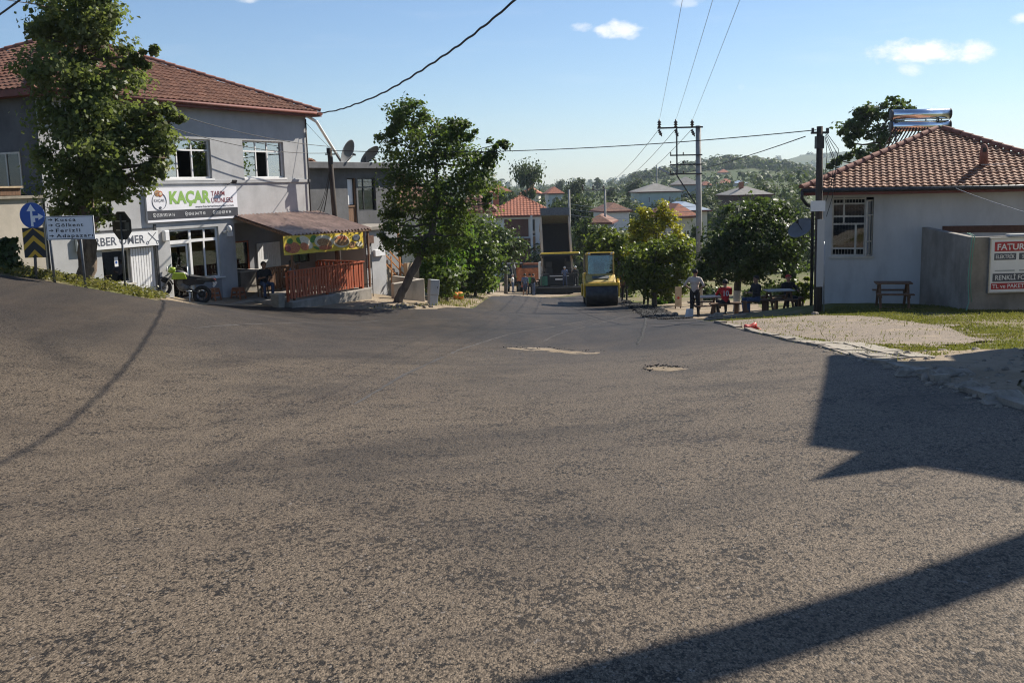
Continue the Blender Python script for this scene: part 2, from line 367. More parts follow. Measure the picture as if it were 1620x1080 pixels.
K['bark'] = M('bark', (.105, .076, .053), .95, .4, 7, .03, 22, streak=(1, 1, .25), col2=(.19, .14, .10))
K['bark_grey'] = M('grey_bark', (.10, .088, .075), .95, .35, 9, .02, 26, streak=(1, 1, .3))
K['lime_wash'] = M('lime_wash', (.60, .58, .53), .9, .2, 7)
K['concrete_pole'] = M('pole_concrete', (.34, .325, .30), .9, .12, 4, .006, 50)
K['sign_white'] = M('sign_white', (.80, .80, .80), .45, .04, 3)
K['sign_blue'] = M('sign_blue', (.018, .085, .36), .45, .08, 3)
K['sign_black'] = M('sign_black', (.016, .016, .018), .5, .1, 3)
K['sign_yellow'] = M('sign_yellow', (.62, .36, .02), .5, .08, 3)
K['sign_back'] = M('sign_back_metal', (.045, .045, .048), .6, .15, 5, metal=.3)
K['banner_white'] = M('banner_vinyl', (.80, .79, .82), .5, .04, 2)
K['banner_green'] = M('banner_green', (.27, .46, .10), .5, .05, 3)
K['banner_maroon'] = M('banner_maroon', (.22, .035, .045), .5, .05, 3)
K['banner_dark'] = M('banner_dark', (.045, .045, .055), .5, .05, 3)
K['sign_red'] = M('sign_red', (.42, .035, .045), .5, .05, 3)
K['sign_slate'] = M('sign_slate', (.085, .095, .12), .5, .05, 3)
K['food_yellow'] = M('food_yellow', (.70, .50, .05), .5, .06, 3)
K['food_red'] = M('food_red', (.50, .05, .03), .5, .35, 26, col2=(.62, .26, .10))
K['food_brown'] = M('food_brown', (.34, .13, .05), .5, .5, 24, col2=(.60, .36, .16))
K['food_cream'] = M('food_cream', (.68, .60, .44), .5, .2, 22)
K['food_green'] = M('food_green', (.07, .20, .03), .5, .4, 24)
K['yellow'] = M('machine_yellow', (.86, .55, .04), .42, .12, 5, dirt=.35, coat=.2)
K['yellow_dull'] = M('dusty_machine_yellow', (.58, .42, .13), .6, .2, 4, dirt=.4)
K['machine_dark'] = M('machine_black', (.020, .021, .022), .6, .3, 6, dirt=.2)
K['machine_grey'] = M('machine_grey', (.11, .115, .115), .6, .25, 6, dirt=.3)
K['machine_green'] = M('machine_green', (.02, .12, .075), .5, .2, 6, dirt=.2)
K['drum'] = M('roller_drum_steel', (.052, .054, .058), .42, .3, 5, metal=.5)
K['rust'] = M('rusty_orange_steel', (.36, .125, .05), .75, .35, 4, .004, 40, dirt=.5)
K['truck_white'] = M('truck_white', (.55, .56, .56), .5, .12, 4, dirt=.4)
K['bed_dark'] = M('truck_bed_inside', (.014, .012, .011), .8, .3, 5, dirt=.3)
K['bed_side'] = M('truck_bed_outside', (.42, .35, .30), .7, .3, 5, dirt=.4)
K['lime'] = M('lime_motorbike_paint', (.30, .42, .03), .3, .1, 6, coat=.5)
K['brown_plastic'] = M('brown_plastic', (.30, .12, .06), .5, .1, 6)
K['red_plastic'] = M('red_plastic', (.55, .05, .03), .5, .2, 6)
K['orange_plastic'] = M('orange_plastic', (.70, .22, .02), .5, .15, 6)
K['cabinet'] = M('cabinet_grey', (.46, .48, .48), .55, .08, 4, dirt=.15)
K['dish'] = M('dish_grey', (.17, .172, .175), .55, .12, 4, dirt=.2)
K['cable'] = M('cable_black', (.012, .012, .013), .6, .2, 4)
K['wire'] = M('wire_aluminium', (.30, .31, .33), .5, .1, 4, metal=.5)
K['porcelain'] = M('insulator', (.05, .035, .03), .3, .2, 4)
K['house_cream'] = M('house_cream', (.60, .56, .48), .9, .1, .8, dirt=.2)
K['house_white'] = M('house_white', (.68, .67, .65), .9, .08, .8, dirt=.2)
K['house_grey'] = M('house_grey', (.40, .42, .42), .9, .1, .8, dirt=.2)
K['house_mint'] = M('house_mint', (.52, .57, .52), .9, .1, .8, dirt=.2)
K['house_red'] = M('house_redbrown', (.13, .058, .045), .9, .15, .8)
K['house_ochre'] = M('house_ochre', (.42, .24, .13), .9, .15, .8)
K['roof_grey'] = M('grey_sheet_roof', (.20, .19, .175), .8, .15, 1.2)
K['roof_tin'] = M('tin_roof', (.46, .51, .55), .4, .1, 1.2, metal=.4)
K['skin'] = M('skin', (.42, .24, .16), .6, .08, 12)
K['skin_dark'] = M('skin_tanned', (.30, .165, .105), .6, .08, 12)
K['hair'] = M('hair_dark', (.02, .016, .013), .7, .3, 40)
K['hair_grey'] = M('hair_grey', (.30, .29, .28), .7, .3, 40)
K['pale_shirt'] = M('pale_shirt', (.58, .50, .43), .9, .1, 14)
K['white_shirt'] = M('white_shirt', (.70, .69, .66), .9, .1, 14)
K['navy'] = M('navy_cloth', (.035, .05, .10), .9, .2, 14)
K['blue_shirt'] = M('blue_shirt', (.085, .12, .21), .9, .15, 14)
K['greyblue_shirt'] = M('greyblue_shirt', (.19, .23, .30), .9, .15, 14)
K['dark_cloth'] = M('dark_cloth', (.022, .023, .027), .9, .25, 14)
K['jeans'] = M('jeans', (.055, .085, .16), .9, .25, 14)
K['red_shirt'] = M('red_shirt', (.52, .025, .03), .85, .1, 14)
K['green_vest'] = M('green_vest', (.07, .24, .06), .8, .15, 14)
K['khaki'] = M('khaki_cloth', (.25, .20, .13), .9, .2, 14)
K['brown_cloth'] = M('brown_cloth', (.12, .06, .04), .9, .2, 14)
K['hose'] = M('green_hose', (.13, .32, .23), .5, .1, 4)
K['lf_linden'] = leaf_mat('linden_leaf', (.050, .074, .022), (.150, .180, .060), (.200, .210, .090), .5, .45)
K['lf_maple'] = leaf_mat('tree_leaf', (.040, .070, .016), (.105, .150, .032), (.135, .160, .038), .45, .46)
K['lf_vine'] = leaf_mat('vine_leaf', (.055, .110, .016), (.105, .185, .024), (.060, .115, .016), .5)
K['lf_yew'] = leaf_mat('golden_thuja_leaf', (.075, .105, .014), (.52, .46, .03), (.10, .13, .018), .35)
K['lf_dark'] = leaf_mat('dark_leaf', (.032, .054, .016), (.076, .108, .032), (.100, .130, .044), .4, .44)
K['lf_olive'] = leaf_mat('olive_leaf', (.060, .095, .016), (.150, .185, .028), (.170, .180, .030), .45)
K['lf_far'] = leaf_mat('far_leaf', (.036, .056, .019), (.075, .100, .032), (.095, .110, .040), .3, .6)
K['lf_ground'] = leaf_mat('ground_cover_leaf', (.065, .075, .02), (.20, .19, .05), (.14, .11, .045), .35)
K['grass'] = leaf_mat('grass_blade', (.075, .095, .022), (.165, .165, .045), (.21, .18, .075), .4, .6)

# ------------------------------------------------------------------ terrain
CP = []
def cp(px, py, D): p = at(px, py, D); CP.append((p.x, p.y, p.z))
for Y in (-14, -6, 0, 5, 10, 16, 22, 30, 40, 50, 62, 75, 90, 105): CP.append((1.0 + Y * .03, Y, -.09 * Y if Y > 0 else -.03 * Y))
for a in ((0, 1000, 4.5), (0, 800, 7.6), (0, 700, 10.4), (0, 600, 14.5), (0, 520, 18.5), (0, 480, 20.5), (0, 440, 23), (85, 446, 24), (134, 453, 24.5), (198, 465, 27), (240, 472, 29.5), (280, 479, 33),
          (240, 462, 32.7), (378, 470, 36), (470, 481, 36.2), (575, 480, 37.2), (610, 466, 41), (630, 479, 38.5), (685, 482, 39.5), (745, 489, 42), (700, 462, 50), (760, 460, 62),
          (1317, 476, 31), (1455, 480, 31), (1537, 487, 27.5), (1620, 492, 27.5), (1297, 495, 29), (1130, 512, 24.5), (1290, 549, 16.8), (1420, 585, 12.6), (1620, 650, 8.9), (1400, 545, 17.5), (1540, 545, 17), (1620, 560, 14.5),
          (1098, 500, 37), (1195, 496, 34), (1107, 484, 46), (1035, 484, 47), (985, 470, 60)): cp(*a)
CP += [(-26, 22, 1.8), (-26, 0, .8), (-24, 38, .2), (-24, 60, -3), (-16, 85, -6.6), (9, -6, .6), (20, 8, .2), (24, 30, -1.9), (24, 52, -4.3), (14, 85, -7.6), (28, 85, -7.4), (-12, 60, -4.2), (-9, 45, -2.9), (-16, 105, -8.6), (18, 108, -9.4), (-12, 8, -.6), (-16, -10, .4)]
CPA = np.array(CP); _n = len(CPA)
def _U(r2): return np.where(r2 > 1e-9, .5 * r2 * np.log(np.maximum(r2, 1e-9)), 0)
_d2 = ((CPA[:, None, :2] - CPA[None, :, :2]) ** 2).sum(-1)
_A = np.zeros((_n + 3, _n + 3)); _A[:_n, :_n] = _U(_d2) + np.eye(_n) * 2.0
_A[:_n, _n] = 1; _A[:_n, _n + 1:] = CPA[:, :2]; _A[_n:, :_n] = _A[:_n, _n:].T
_wt = np.linalg.solve(_A, np.concatenate([CPA[:, 2], np.zeros(3)]))
def sstep(x, a, b): t = np.clip((x - a) / (b - a), 0, 1); return t * t * (3 - 2 * t)
def far_z(x, y):
    z = np.interp(y, [100, 135, 170, 205, 300, 500, 900, 1600, 6000], [-9.4, -9.8, -7.2, -4.8, -5.0, -5.5, -6.5, -8, -20])
    th = x / np.maximum(y, 60)
    z = z + 13 * np.exp(-((th - .225) / .075) ** 2 - ((y - 820) / 230) ** 2)
    z = z + 5.0 * np.exp(-((th - .14) / .06) ** 2 - ((y - 760) / 200) ** 2)
    z = z + 78 * np.exp(-((th - .40) / .16) ** 2 - ((y - 2500) / 500) ** 2) + 22 * np.exp(-((th - .20) / .10) ** 2 - ((y - 2500) / 500) ** 2)
    z = z + 6 * np.exp(-((th + .05) / .15) ** 2 - ((y - 1500) / 350) ** 2)
    z = z + 5 * sstep(th, .12, .3) * sstep(y, 150, 300) * (1 - sstep(y, 700, 1200))
    return z
def terr(x, y):
    x = np.atleast_1d(np.asarray(x, float)); y = np.atleast_1d(np.asarray(y, float))
    xc = np.clip(x, -27, 29); yc = np.clip(y, -15, 108)
    q = ((xc[:, None] - CPA[None, :, 0]) ** 2 + (yc[:, None] - CPA[None, :, 1]) ** 2)
    z = _U(q) @ _wt[:_n] + _wt[_n] + _wt[_n + 1] * xc + _wt[_n + 2] * yc
    k = sstep(y, 92, 150)
    return z * (1 - k) + far_z(x, y) * k
def gz(x, y): return float(terr(x, y)[0])
def gp(px, py, lift=0.0):
    """where the photo's ray meets the ground"""
    d = ray(px, py); ts = np.concatenate([np.arange(2, 60, .1), np.arange(60, 160, .25)]); ys = ts
    P = np.array([[CAMP.x + d.x / d.y * s, s, CAMP.z + d.z / d.y * s] for s in ys]); h = P[:, 2] - terr(P[:, 0], P[:, 1]) - lift
    i = np.argmax(h < 0)
    if h[i] >= 0: i = len(ys) - 1
    a, b = h[i - 1], h[i]; f = a / (a - b) if a != b else 0
    p = P[i - 1] * (1 - f) + P[i] * f
    return Vector(p)

xs = list(np.arange(-28, 30.01, 1.0)); s_ = 1.0; v_ = 30.0
while v_ < 3400: s_ *= 1.12; v_ += min(s_, 120); xs = [2 - v_] + xs + [v_]
xs = np.array(xs)
ys = [-600, -300, -150, -80, -45, -28, -20] + list(np.arange(-15, 112.01, 1.0)); s_ = 1.0; v_ = 112.0
while v_ < 3300: s_ *= 1.07; v_ += min(s_, 90); ys.append(v_)
ys = np.array(ys)
# ------------------------------------------------------------------ road outline in plan
def xy(p): return (p.x, p.y)
LEFT = [gp(*q) for q in ((778, 470), (743, 489), (690, 490.5), (640, 491.5), (560, 491), (480, 487.5), (400, 486.5), (330, 483), (250, 478), (200, 469), (130, 457), (60, 445), (0, 438))]
RIGHT = [gp(*q) for q in ((1620, 657), (1560, 640), (1480, 612), (1420, 590), (1340, 566), (1290, 552), (1220, 536), (1150, 518), (1100, 506), (1060, 494), (1020, 483), (985, 474), (930, 466))]
road_loop = [xy(p) for p in LEFT] + [(-17, 24.3), (-26, 27), (-40, 30), (-40, 10), (-36, -14), (4.2, -14), (5.0, 2), (4.9, 6)] + [xy(p) for p in RIGHT]
def inside(pts, loop):
    pts = np.asarray(pts); x, y = pts[:, 0], pts[:, 1]; c = np.zeros(len(pts), bool); n = len(loop)
    for i in range(n):
        x0, y0 = loop[i]; x1, y1 = loop[(i + 1) % n]
        if y0 == y1: continue
        c ^= ((y0 > y) != (y1 > y)) & (x < (x1 - x0) * (y - y0) / (y1 - y0) + x0)
    return c
def resample(loop, step, wob=0.0, closed=True):
    out = []
    n = len(loop)
    for i in range(n if closed else n - 1):
        a = Vector(loop[i]); b = Vector(loop[(i + 1) % n]); k = max(1, int((b - a).length / step)); nn = Vector((-(b - a).y, (b - a).x)).normalized()
        for j in range(k):
            p = a.lerp(b, j / k) + nn * (rnd.uniform(-wob, wob) if j else 0); out.append((p.x, p.y))
    if not closed: out.append(tuple(loop[-1]))
    return out
def sheet(name, loop, mat, lift, step=1.0, edge=.5, wob=0.0, bump=None, skirt=0.0, noise=0.0):
    lp = resample(loop, edge, wob); A = np.array(lp); lo = A.min(0); hi = A.max(0)
    gx, gy = np.meshgrid(np.arange(lo[0], hi[0], step), np.arange(lo[1], hi[1], step)); G = np.stack([gx.ravel(), gy.ravel()], 1) + nr.uniform(-.1, .1, (gx.size, 2)) * step
    G = G[inside(G, lp)]
    dm = np.min(((G[:, None, :] - A[None]) ** 2).sum(-1), 1); G = G[dm > (edge * .35) ** 2]
    V = [Vector(p) for p in lp] + [Vector(p) for p in G]; E = [(i, (i + 1) % len(lp)) for i in range(len(lp))]
    vo, eo, fo, *_ = delaunay_2d_cdt(V, E, [list(range(len(lp)))], 1, 1e-5)
    P = np.array([[v.x, v.y] for v in vo]); z = terr(P[:, 0], P[:, 1]) + lift
    if noise: z = z + nr.uniform(-noise, noise, len(z))
    vv = [(P[i, 0], P[i, 1], z[i]) for i in range(len(P))]; ff = [tuple(f) for f in fo]
    if skirt:
        n0 = len(vv); L = len(lp); vv += [(p[0], p[1], float(terr(p[0], p[1])[0]) + lift - skirt) for p in lp]
        idx = {}
        for i, v in enumerate(vo): idx.setdefault((round(v.x, 3), round(v.y, 3)), i)
        for i in range(L):
            j = (i + 1) % L; a = idx.get((round(lp[i][0], 3), round(lp[i][1], 3))); b = idx.get((round(lp[j][0], 3), round(lp[j][1], 3)))
            if a is not None and b is not None: ff.append((a, b, n0 + j, n0 + i))
    me = bpy.data.meshes.new(name); me.from_pydata(vv, [], ff); me.update(); me.materials.append(mat)
    bm = bmesh.new(); bm.from_mesh(me); bmesh.ops.recalc_face_normals(bm, faces=bm.faces[:])
    if sum(f.normal.z for f in bm.faces) < 0: bmesh.ops.reverse_faces(bm, faces=bm.faces[:])
    bm.to_mesh(me); bm.free(); me.polygons.foreach_set('use_smooth', [True] * len(me.polygons))
    o = bpy.data.objects.new(name, me); COL.objects.link(o); return o
# ground: one sheet to the horizon
gx, gy = np.meshgrid(xs, ys); zz = np.concatenate([terr(gx[i], gy[i]) for i in range(len(ys))]).reshape(gx.shape)
zz = zz + np.where((gy > 160), nr.normal(0, 1, gx.shape) * np.clip((gy - 160) / 2500, 0, 1) * 3.0, 0)
V = np.stack([gx.ravel(), gy.ravel(), zz.ravel()], 1); nx = len(xs); F = []
for j in range(len(ys) - 1):
    for i in range(nx - 1): a = j * nx + i; F.append((a, a + 1, a + nx + 1, a + nx))
me = bpy.data.meshes.new('ground'); me.from_pydata(V.tolist(), [], F); me.update(); me.materials.append(K['ground']); me.polygons.foreach_set('use_smooth', [True] * len(F))
go = bpy.data.objects.new('ground', me); COL.objects.link(go); tag(go, kind='structure')
tag(sheet('road', road_loop, K['asphalt'], .045, 1.0, .6, .02), kind='structure')
# dirt street beyond the fresh asphalt
dirt = [xy(gp(*q)) for q in ((776, 469.5), (700, 488), (690, 478), (740, 462), (776, 452), (800, 446), (812, 440))] + [(4, 118), (9, 118)] + [xy(gp(*q)) for q in ((935, 452), (945, 466), (900, 467.5))]
tag(sheet('dirt_street', dirt, K['dirt'], .03, 1.5, .6, .12), kind='structure')
# paved and dusty strip in front of the shops
apron = [xy(gp(*q)) for q in ((262, 476), (330, 482.5), (400, 486), (480, 487), (560, 490), (640, 491), (690, 490), (740, 488), (776, 469), (738, 462), (690, 462), (668, 470), (600, 458))] + [(-10.5, 43), (-13, 37.5), (-12.6, 33)]
tag(sheet('shop_pavement', apron, K['dirt'], .02, 1.0, .5, .08), kind='structure')
# gravel lay-by and worn path on the right-hand verge
grav = [xy(gp(*q)) for q in ((1118, 512), (1180, 506), (1280, 500), (1370, 500), (1440, 508), (1530, 520), (1575, 540), (1480, 552), (1360, 549), (1250, 536), (1190, 528), (1140, 518))]
tag(sheet('gravel_patch', grav, K['gravel'], .03, .6, .22, .30, noise=.012), kind='structure')
bank = [xy(gp(*q)) for q in ((1395, 583), (1430, 560), (1620, 556), (1619, 650), (1560, 636), (1480, 608))] 
tag(sheet('bare_soil', bank, K['dirt'], .035, .5, .3, .08, noise=.02), kind='structure')
park = [xy(gp(*q)) for q in ((1085, 505), (1060, 493), (1040, 486), (1060, 478), (1120, 474), (1190, 476), (1210, 490), (1180, 500), (1130, 506))]
tag(sheet('park_soil', park, K['dirt'], .02, .8, .4, .1), kind='structure')
loose = [xy(gp(*q)) for q in ((990, 477), (1022, 485), (1045, 492), (1085, 506), (1050, 507), (1022, 503), (1008, 492), (988, 484))]
tag(sheet('loose_asphalt_edge', loose, K['loose_asphalt'], .06, .25, .2, .05, noise=.03), kind='stuff')
def strip(name, pix, w, mat, lift, h=.0):
    P = [gp(*q, .045) for q in pix]; Q = resample([(p.x, p.y) for p in P], .25, .012, False); mb = MB(); n = len(Q)
    for i, (x, y) in enumerate(Q):
        a = Vector(Q[max(i - 1, 0)]); b = Vector(Q[min(i + 1, n - 1)]); d = (b - a).normalized(); nn = Vector((-d.y, d.x)) * w * rnd.uniform(.5, 1.25) * (.35 if i in (0, n - 1) else 1)
        for s_, hz in ((-1, 0), (0, h), (1, 0)): xx = x + nn.x * s_; yy = y + nn.y * s_; mb.v.append((xx, yy, gz(xx, yy) + lift + hz))
    for i in range(n - 1):
        for k in (0, 1): a = i * 3 + k; mb.f.append((a, a + 1, a + 4, a + 3)); mb.m.append(0)
    return tag(mb.build(name, mat, None, smooth=True), kind='structure')
strip('asphalt_joint', ((980, 485), (1000, 488), (1014, 494), (1021, 503), (1021, 515), (1016, 530), (1008, 545)), .05, K['loose_asphalt'], .052, .012)
strip('asphalt_joint', ((1021, 503), (1060, 507), (1100, 508)), .05, K['loose_asphalt'], .052, .012); strip('asphalt_joint', ((1022, 512), (1070, 513), (1120, 514)), .025, K['loose_asphalt'], .051)
strip('tyre_line', ((560, 640), (640, 592), (730, 552), (840, 522), (960, 502)), .035, K['dust_line'], .049); strip('tyre_line', ((860, 540), (930, 516), (1000, 498)), .03, K['dust_line'], .049); strip('tyre_line', ((300, 520), (440, 512), (600, 507), (760, 503)), .04, K['dust_line'], .049)
strip('asphalt_joint', ((845, 470), (850, 476), (862, 481), (900, 485), (935, 488)), .05, K['loose_asphalt'], .052, .01)
# places where the old road still shows through
for nm, ring in (('road_patch', ((800, 551), (830, 549), (870, 551), (905, 556), (880, 557.5), (830, 554))), ('road_patch', ((880, 557), (915, 555.5), (950, 557.5), (945, 560), (905, 560))), ('road_patch', ((1020, 582.5), (1048, 580.5), (1075, 581.5), (1088, 584), (1062, 587.5), (1034, 586)))):
    lp = [xy(gp(*q, .045)) for q in ring]; o = sheet(nm, lp, K['dirt'], .050, .15, .08, .02, noise=.003); tag(o, kind='structure')
# crumbs of asphalt round those patches
mb = MB()
for ring, n in ((((800, 550), (870, 549.5), (950, 556)), 46), (((1022, 580), (1050, 578.5), (1086, 581)), 60), (((1020, 584), (1030, 587)), 14)):
    P = [gp(*q, .045) for q in ring]
    for _ in range(n):
        i = rnd.randrange(len(P) - 1); p = P[i].lerp(P[i + 1], rnd.random()); x = p.x + rnd.gauss(0, .06); y = p.y + rnd.gauss(0, .10); r = rnd.uniform(.008, .022)
        mb.ell((x, y, gz(x, y) + .05), (r, r * rnd.uniform(.7, 1.3), r * .7), 6, 4)
tag(mb.build('asphalt_crumbs', K['loose_asphalt'], fix=False), kind='stuff')
mb = MB()
for _ in range(1500):
    i = rnd.randrange(len(loose)); j = rnd.randrange(len(loose)); a = rnd.random()
    x = loose[i][0] * a + loose[j][0] * (1 - a) + rnd.gauss(0, .1); y = loose[i][1] * a + loose[j][1] * (1 - a) + rnd.gauss(0, .1); r = rnd.uniform(.012, .04)
    mb.ell((x, y, gz(x, y) + .07), (r, r, r * .8), 5, 3)
tag(mb.build('loose_asphalt_grains', K['loose_asphalt'], fix=False), kind='stuff')

# ------------------------------------------------------------------ vegetation builders
def leaf_arrays(centers, normals, size, nrg, asp=.85):
    n = len(centers); nrm = normals / np.maximum(np.linalg.norm(normals, axis=1, keepdims=True), 1e-6)
    a = nrg.normal(0, 1, (n, 3)); a -= nrm * (a * nrm).sum(1, keepdims=True); a /= np.maximum(np.linalg.norm(a, axis=1, keepdims=True), 1e-6)
    b = np.cross(nrm, a); s = size * nrg.uniform(.65, 1.3, (n, 1)); lift = nrm * s * nrg.uniform(.05, .22, (n, 1))
    v = np.empty((n, 4, 3)); v[:, 0] = centers - a * s * .55; v[:, 1] = centers + b * s * asp * .5 + lift; v[:, 2] = centers + a * s * .6; v[:, 3] = centers - b * s * asp * .5 + lift
    return v.reshape(-1, 3)
def quads_mesh(name, V, mat):
    n = len(V) // 4; me = bpy.data.meshes.new(name); me.vertices.add(len(V)); me.vertices.foreach_set('co', V.astype(np.float32).ravel())
    me.loops.add(n * 4); me.loops.foreach_set('vertex_index', np.arange(n * 4, dtype=np.int32)); me.polygons.add(n)
    me.polygons.foreach_set('loop_start', np.arange(0, n * 4, 4, dtype=np.int32)); me.update(calc_edges=True); me.materials.append(mat); return me
def crown_points(blobs, nrg, clump=.2, per=38, up=.5, shell=.45, jag=1.0):
    """blobs: (centre, radii(3), number of clumps)"""
    C = []; N = []; CL = []
    for c, r, n in blobs:
        c = np.array(c); r = np.array(r)
        d = nrg.normal(0, 1, (n, 3)); d /= np.linalg.norm(d, axis=1, keepdims=True)
        rad = nrg.uniform(.12, 1, (n, 1)) ** shell * nrg.uniform(.86, 1.0 + .16 * jag, (n, 1))
        cc = c + d * rad * r; CL.append(cc); m = float(r.mean())
        k = np.repeat(cc, per, 0); off = nrg.normal(0, 1, k.shape) * m * clump * nrg.uniform(.5, 1.25, (n, 1)).repeat(per, 0)
        off[:, 2] *= .7
        p = k + off; C.append(p); out = (p - c) / r
        N.append(out * .55 + nrg.normal(0, .55, p.shape) + np.array([0, 0, up]))
    return np.concatenate(C), np.concatenate(N), np.concatenate(CL)
def tree(name, label, cat, base, trunk, blobs, leaf, bark, size=.1, clump=.2, per=38, seed=1, up=.5, shell=.45, group=None, limb_r=.4, twigs=5, jag=1.0, wash=None, trunk_n=9, asp=.85):
    """base: world point; trunk: [(world point, radius)]; blobs: [(world centre, radii, clumps)]"""
    g = np.random.default_rng(seed); rr = random.Random(seed); base = Vector(base)
    t = thing(name, label, cat, base, 0, group)
    mb = MB(); tp = [Vector(p) - base for p, r in trunk]; tr = [r for p, r in trunk]
    # finer, slightly wandering trunk
    pts = []; rs = []
    for i in range(len(tp) - 1):
        for k in range(4):
            f = k / 4; pts.append(tp[i].lerp(tp[i + 1], f) + Vector((rr.gauss(0, 1), rr.gauss(0, 1), 0)) * tr[i] * .10); rs.append((tr[i] * (1 - f) + tr[i + 1] * f) * rr.uniform(.94, 1.07))
    pts.append(tp[-1]); rs.append(tr[-1]); rs[0] *= 1.35; pts[0] = pts[0] - Vector((0, 0, .25))
    mb.tube(pts, rs, trunk_n)
    BL = [((Vector(c) - base), r, n) for c, r, n in blobs]
    P, N, CL = crown_points([(tuple(c), r, n) for c, r, n in BL], g, clump, per, up, shell, jag)
    for c, r, n in BL:
        # limb leaves the trunk below the blob
        bi = min(range(len(pts)), key=lambda i: (pts[i] - c).length + max(0, (pts[i].z - c.z)) * 2 + (2.0 if i < len(pts) * .45 else 0))
        a = pts[bi]; L = (c - a).length
        if L > .3:
            q = [a.lerp(c, k / 5) + Vector((rr.gauss(0, 1), rr.gauss(0, 1), rr.gauss(0, .6))) * L * .045 * (0 < k < 5) + Vector((0, 0, -L * .08 * math.sin(math.pi * k / 5))) for k in range(6)]
            r0 = min(rs[bi] * .75, .03 + L * .028)
            mb.tube(q, [r0 * (1 - .75 * k / 5) for k in range(6)], 6)
        for _ in range(twigs):
            e = c + Vector((rr.gauss(0, .55) * r[0], rr.gauss(0, .55) * r[1], rr.gauss(.1, .5) * r[2])); mid = c.lerp(e, .5) + Vector((0, 0, .06 * r[2]))
            mb.tube([c, mid, e], [.018 + .012 * max(r), .014, .006], 4, False)
    mats = [bark] + ([wash] if wash else [])
    if wash:
        z0 = pts[0].z
        for i, f in enumerate(mb.f):
            if max(mb.v[j][2] for j in f) < .95: mb.m[i] = 1
    mb.build('trunk', mats, t, smooth=True, fix=False)
    o = bpy.data.objects.new('crown', quads_mesh('crown', leaf_arrays(P, N, size, g, asp), leaf)); COL.objects.link(o); o.parent = t
    return t
def B(px, py, rx, ry, D, rd, n):
    """crown lobe seen at a photo position, given its real distance and depth radius"""
    s = D / FPX; return (at(px, py, D), (rx * s, rd, ry * s), n)

# linden at the junction on the left
D = 27; b0 = gp(134, 447); b0 = at(134, 447, 26.6); b0.z = gz(b0.x, b0.y)
tree('linden_tree', 'tall leafy linden tree behind the town direction sign, crown reaching the roof', 'tree', b0,
     [(b0, .25), (at(137, 400, 26.6), .235), (at(138, 345, 26.7), .22), (at(135, 280, 26.9), .19), (at(132, 200, 27), .14), (at(128, 110, 27), .09), (at(128, 30, 27), .04)],
     [B(118, 22, 56, 46, 27, 1.1, 30), B(158, 15, 34, 42, 26.6, .8, 16), B(80, 60, 40, 34, 27.2, .8, 16), B(160, 75, 38, 32, 27, .9, 15), B(105, 112, 55, 38, 26.6, 1.2, 26), B(165, 130, 58, 36, 27, 1.2, 26),
      B(226, 92, 15, 14, 26.8, .35, 6), B(240, 80, 9, 9, 26.8, .25, 3), B(206, 104, 14, 12, 26.9, .4, 4), B(62, 128, 26, 16, 27.4, .6, 8), B(120, 180, 58, 40, 26.6, 1.3, 30), B(190, 190, 56, 36, 27, 1.2, 26), B(248, 178, 36, 14, 26.6, .5, 12), B(284, 186, 11, 7, 26.6, .25, 3),
      B(110, 245, 52, 42, 26.8, 1.2, 26), B(175, 240, 62, 38, 26.2, 1.2, 28), B(245, 215, 30, 26, 26.6, .8, 14), B(258, 250, 24, 18, 26.5, .6, 9), B(120, 300, 52, 28, 26.8, 1.0, 20), B(185, 290, 50, 26, 26.3, .9, 18), B(235, 272, 24, 18, 26.5, .6, 8), B(140, 335, 40, 18, 26.9, .7, 10), B(172, 340, 12, 12, 26.0, .3, 3)],
     K['lf_linden'], K['bark'], .115, .24, 82, seed=3, up=.35, jag=1.2)
# leaning tree on the corner
b0 = at(628, 481, 38.5); b0.z = gz(b0.x, b0.y)
tree('leaning_tree', 'leaning dark green tree growing at the pavement beside the stuccoed garden wall', 'tree', b0,
     [(b0, .19), (at(640, 455, 38.5), .17), (at(660, 415, 38.4), .15), (at(682, 370, 38.3), .13), (at(690, 320, 38.3), .10), (at(690, 260, 38.3), .07), (at(680, 200, 38.3), .03)],
     [B(645, 182, 32, 28, 38.4, .9, 20), B(622, 208, 22, 18, 38.4, .6, 9), B(612, 215, 14, 10, 38.3, .3, 4), B(694, 205, 34, 26, 38.6, .9, 17), B(722, 200, 20, 16, 38.6, .6, 8), B(650, 235, 46, 32, 38, 1.2, 24), B(710, 245, 46, 32, 38.5, 1.2, 24), B(745, 215, 15, 9, 38.6, .4, 5), B(760, 252, 28, 20, 38.4, .8, 12), B(786, 230, 16, 9, 38.4, .35, 6), B(776, 240, 14, 8, 38.4, .3, 4),
      B(640, 290, 40, 34, 38, 1.2, 20), B(700, 300, 58, 36, 38, 1.3, 30), B(755, 295, 34, 24, 38.2, .9, 14), B(778, 318, 16, 9, 38.2, .4, 4), B(655, 345, 48, 32, 38.2, 1.2, 22), B(725, 338, 34, 20, 38.2, .8, 11), B(618, 345, 18, 26, 38.2, .6, 8), B(690, 385, 30, 18, 38.4, .7, 8), B(640, 385, 28, 18, 38.4, .7, 9), B(606, 375, 10, 14, 38.2, .4, 3), B(668, 398, 34, 18, 38.7, .8, 10), B(722, 372, 34, 22, 38.7, .8, 11)],
     K['lf_maple'], K['bark_grey'], .115, .26, 74, seed=8, up=.4, jag=1.3)
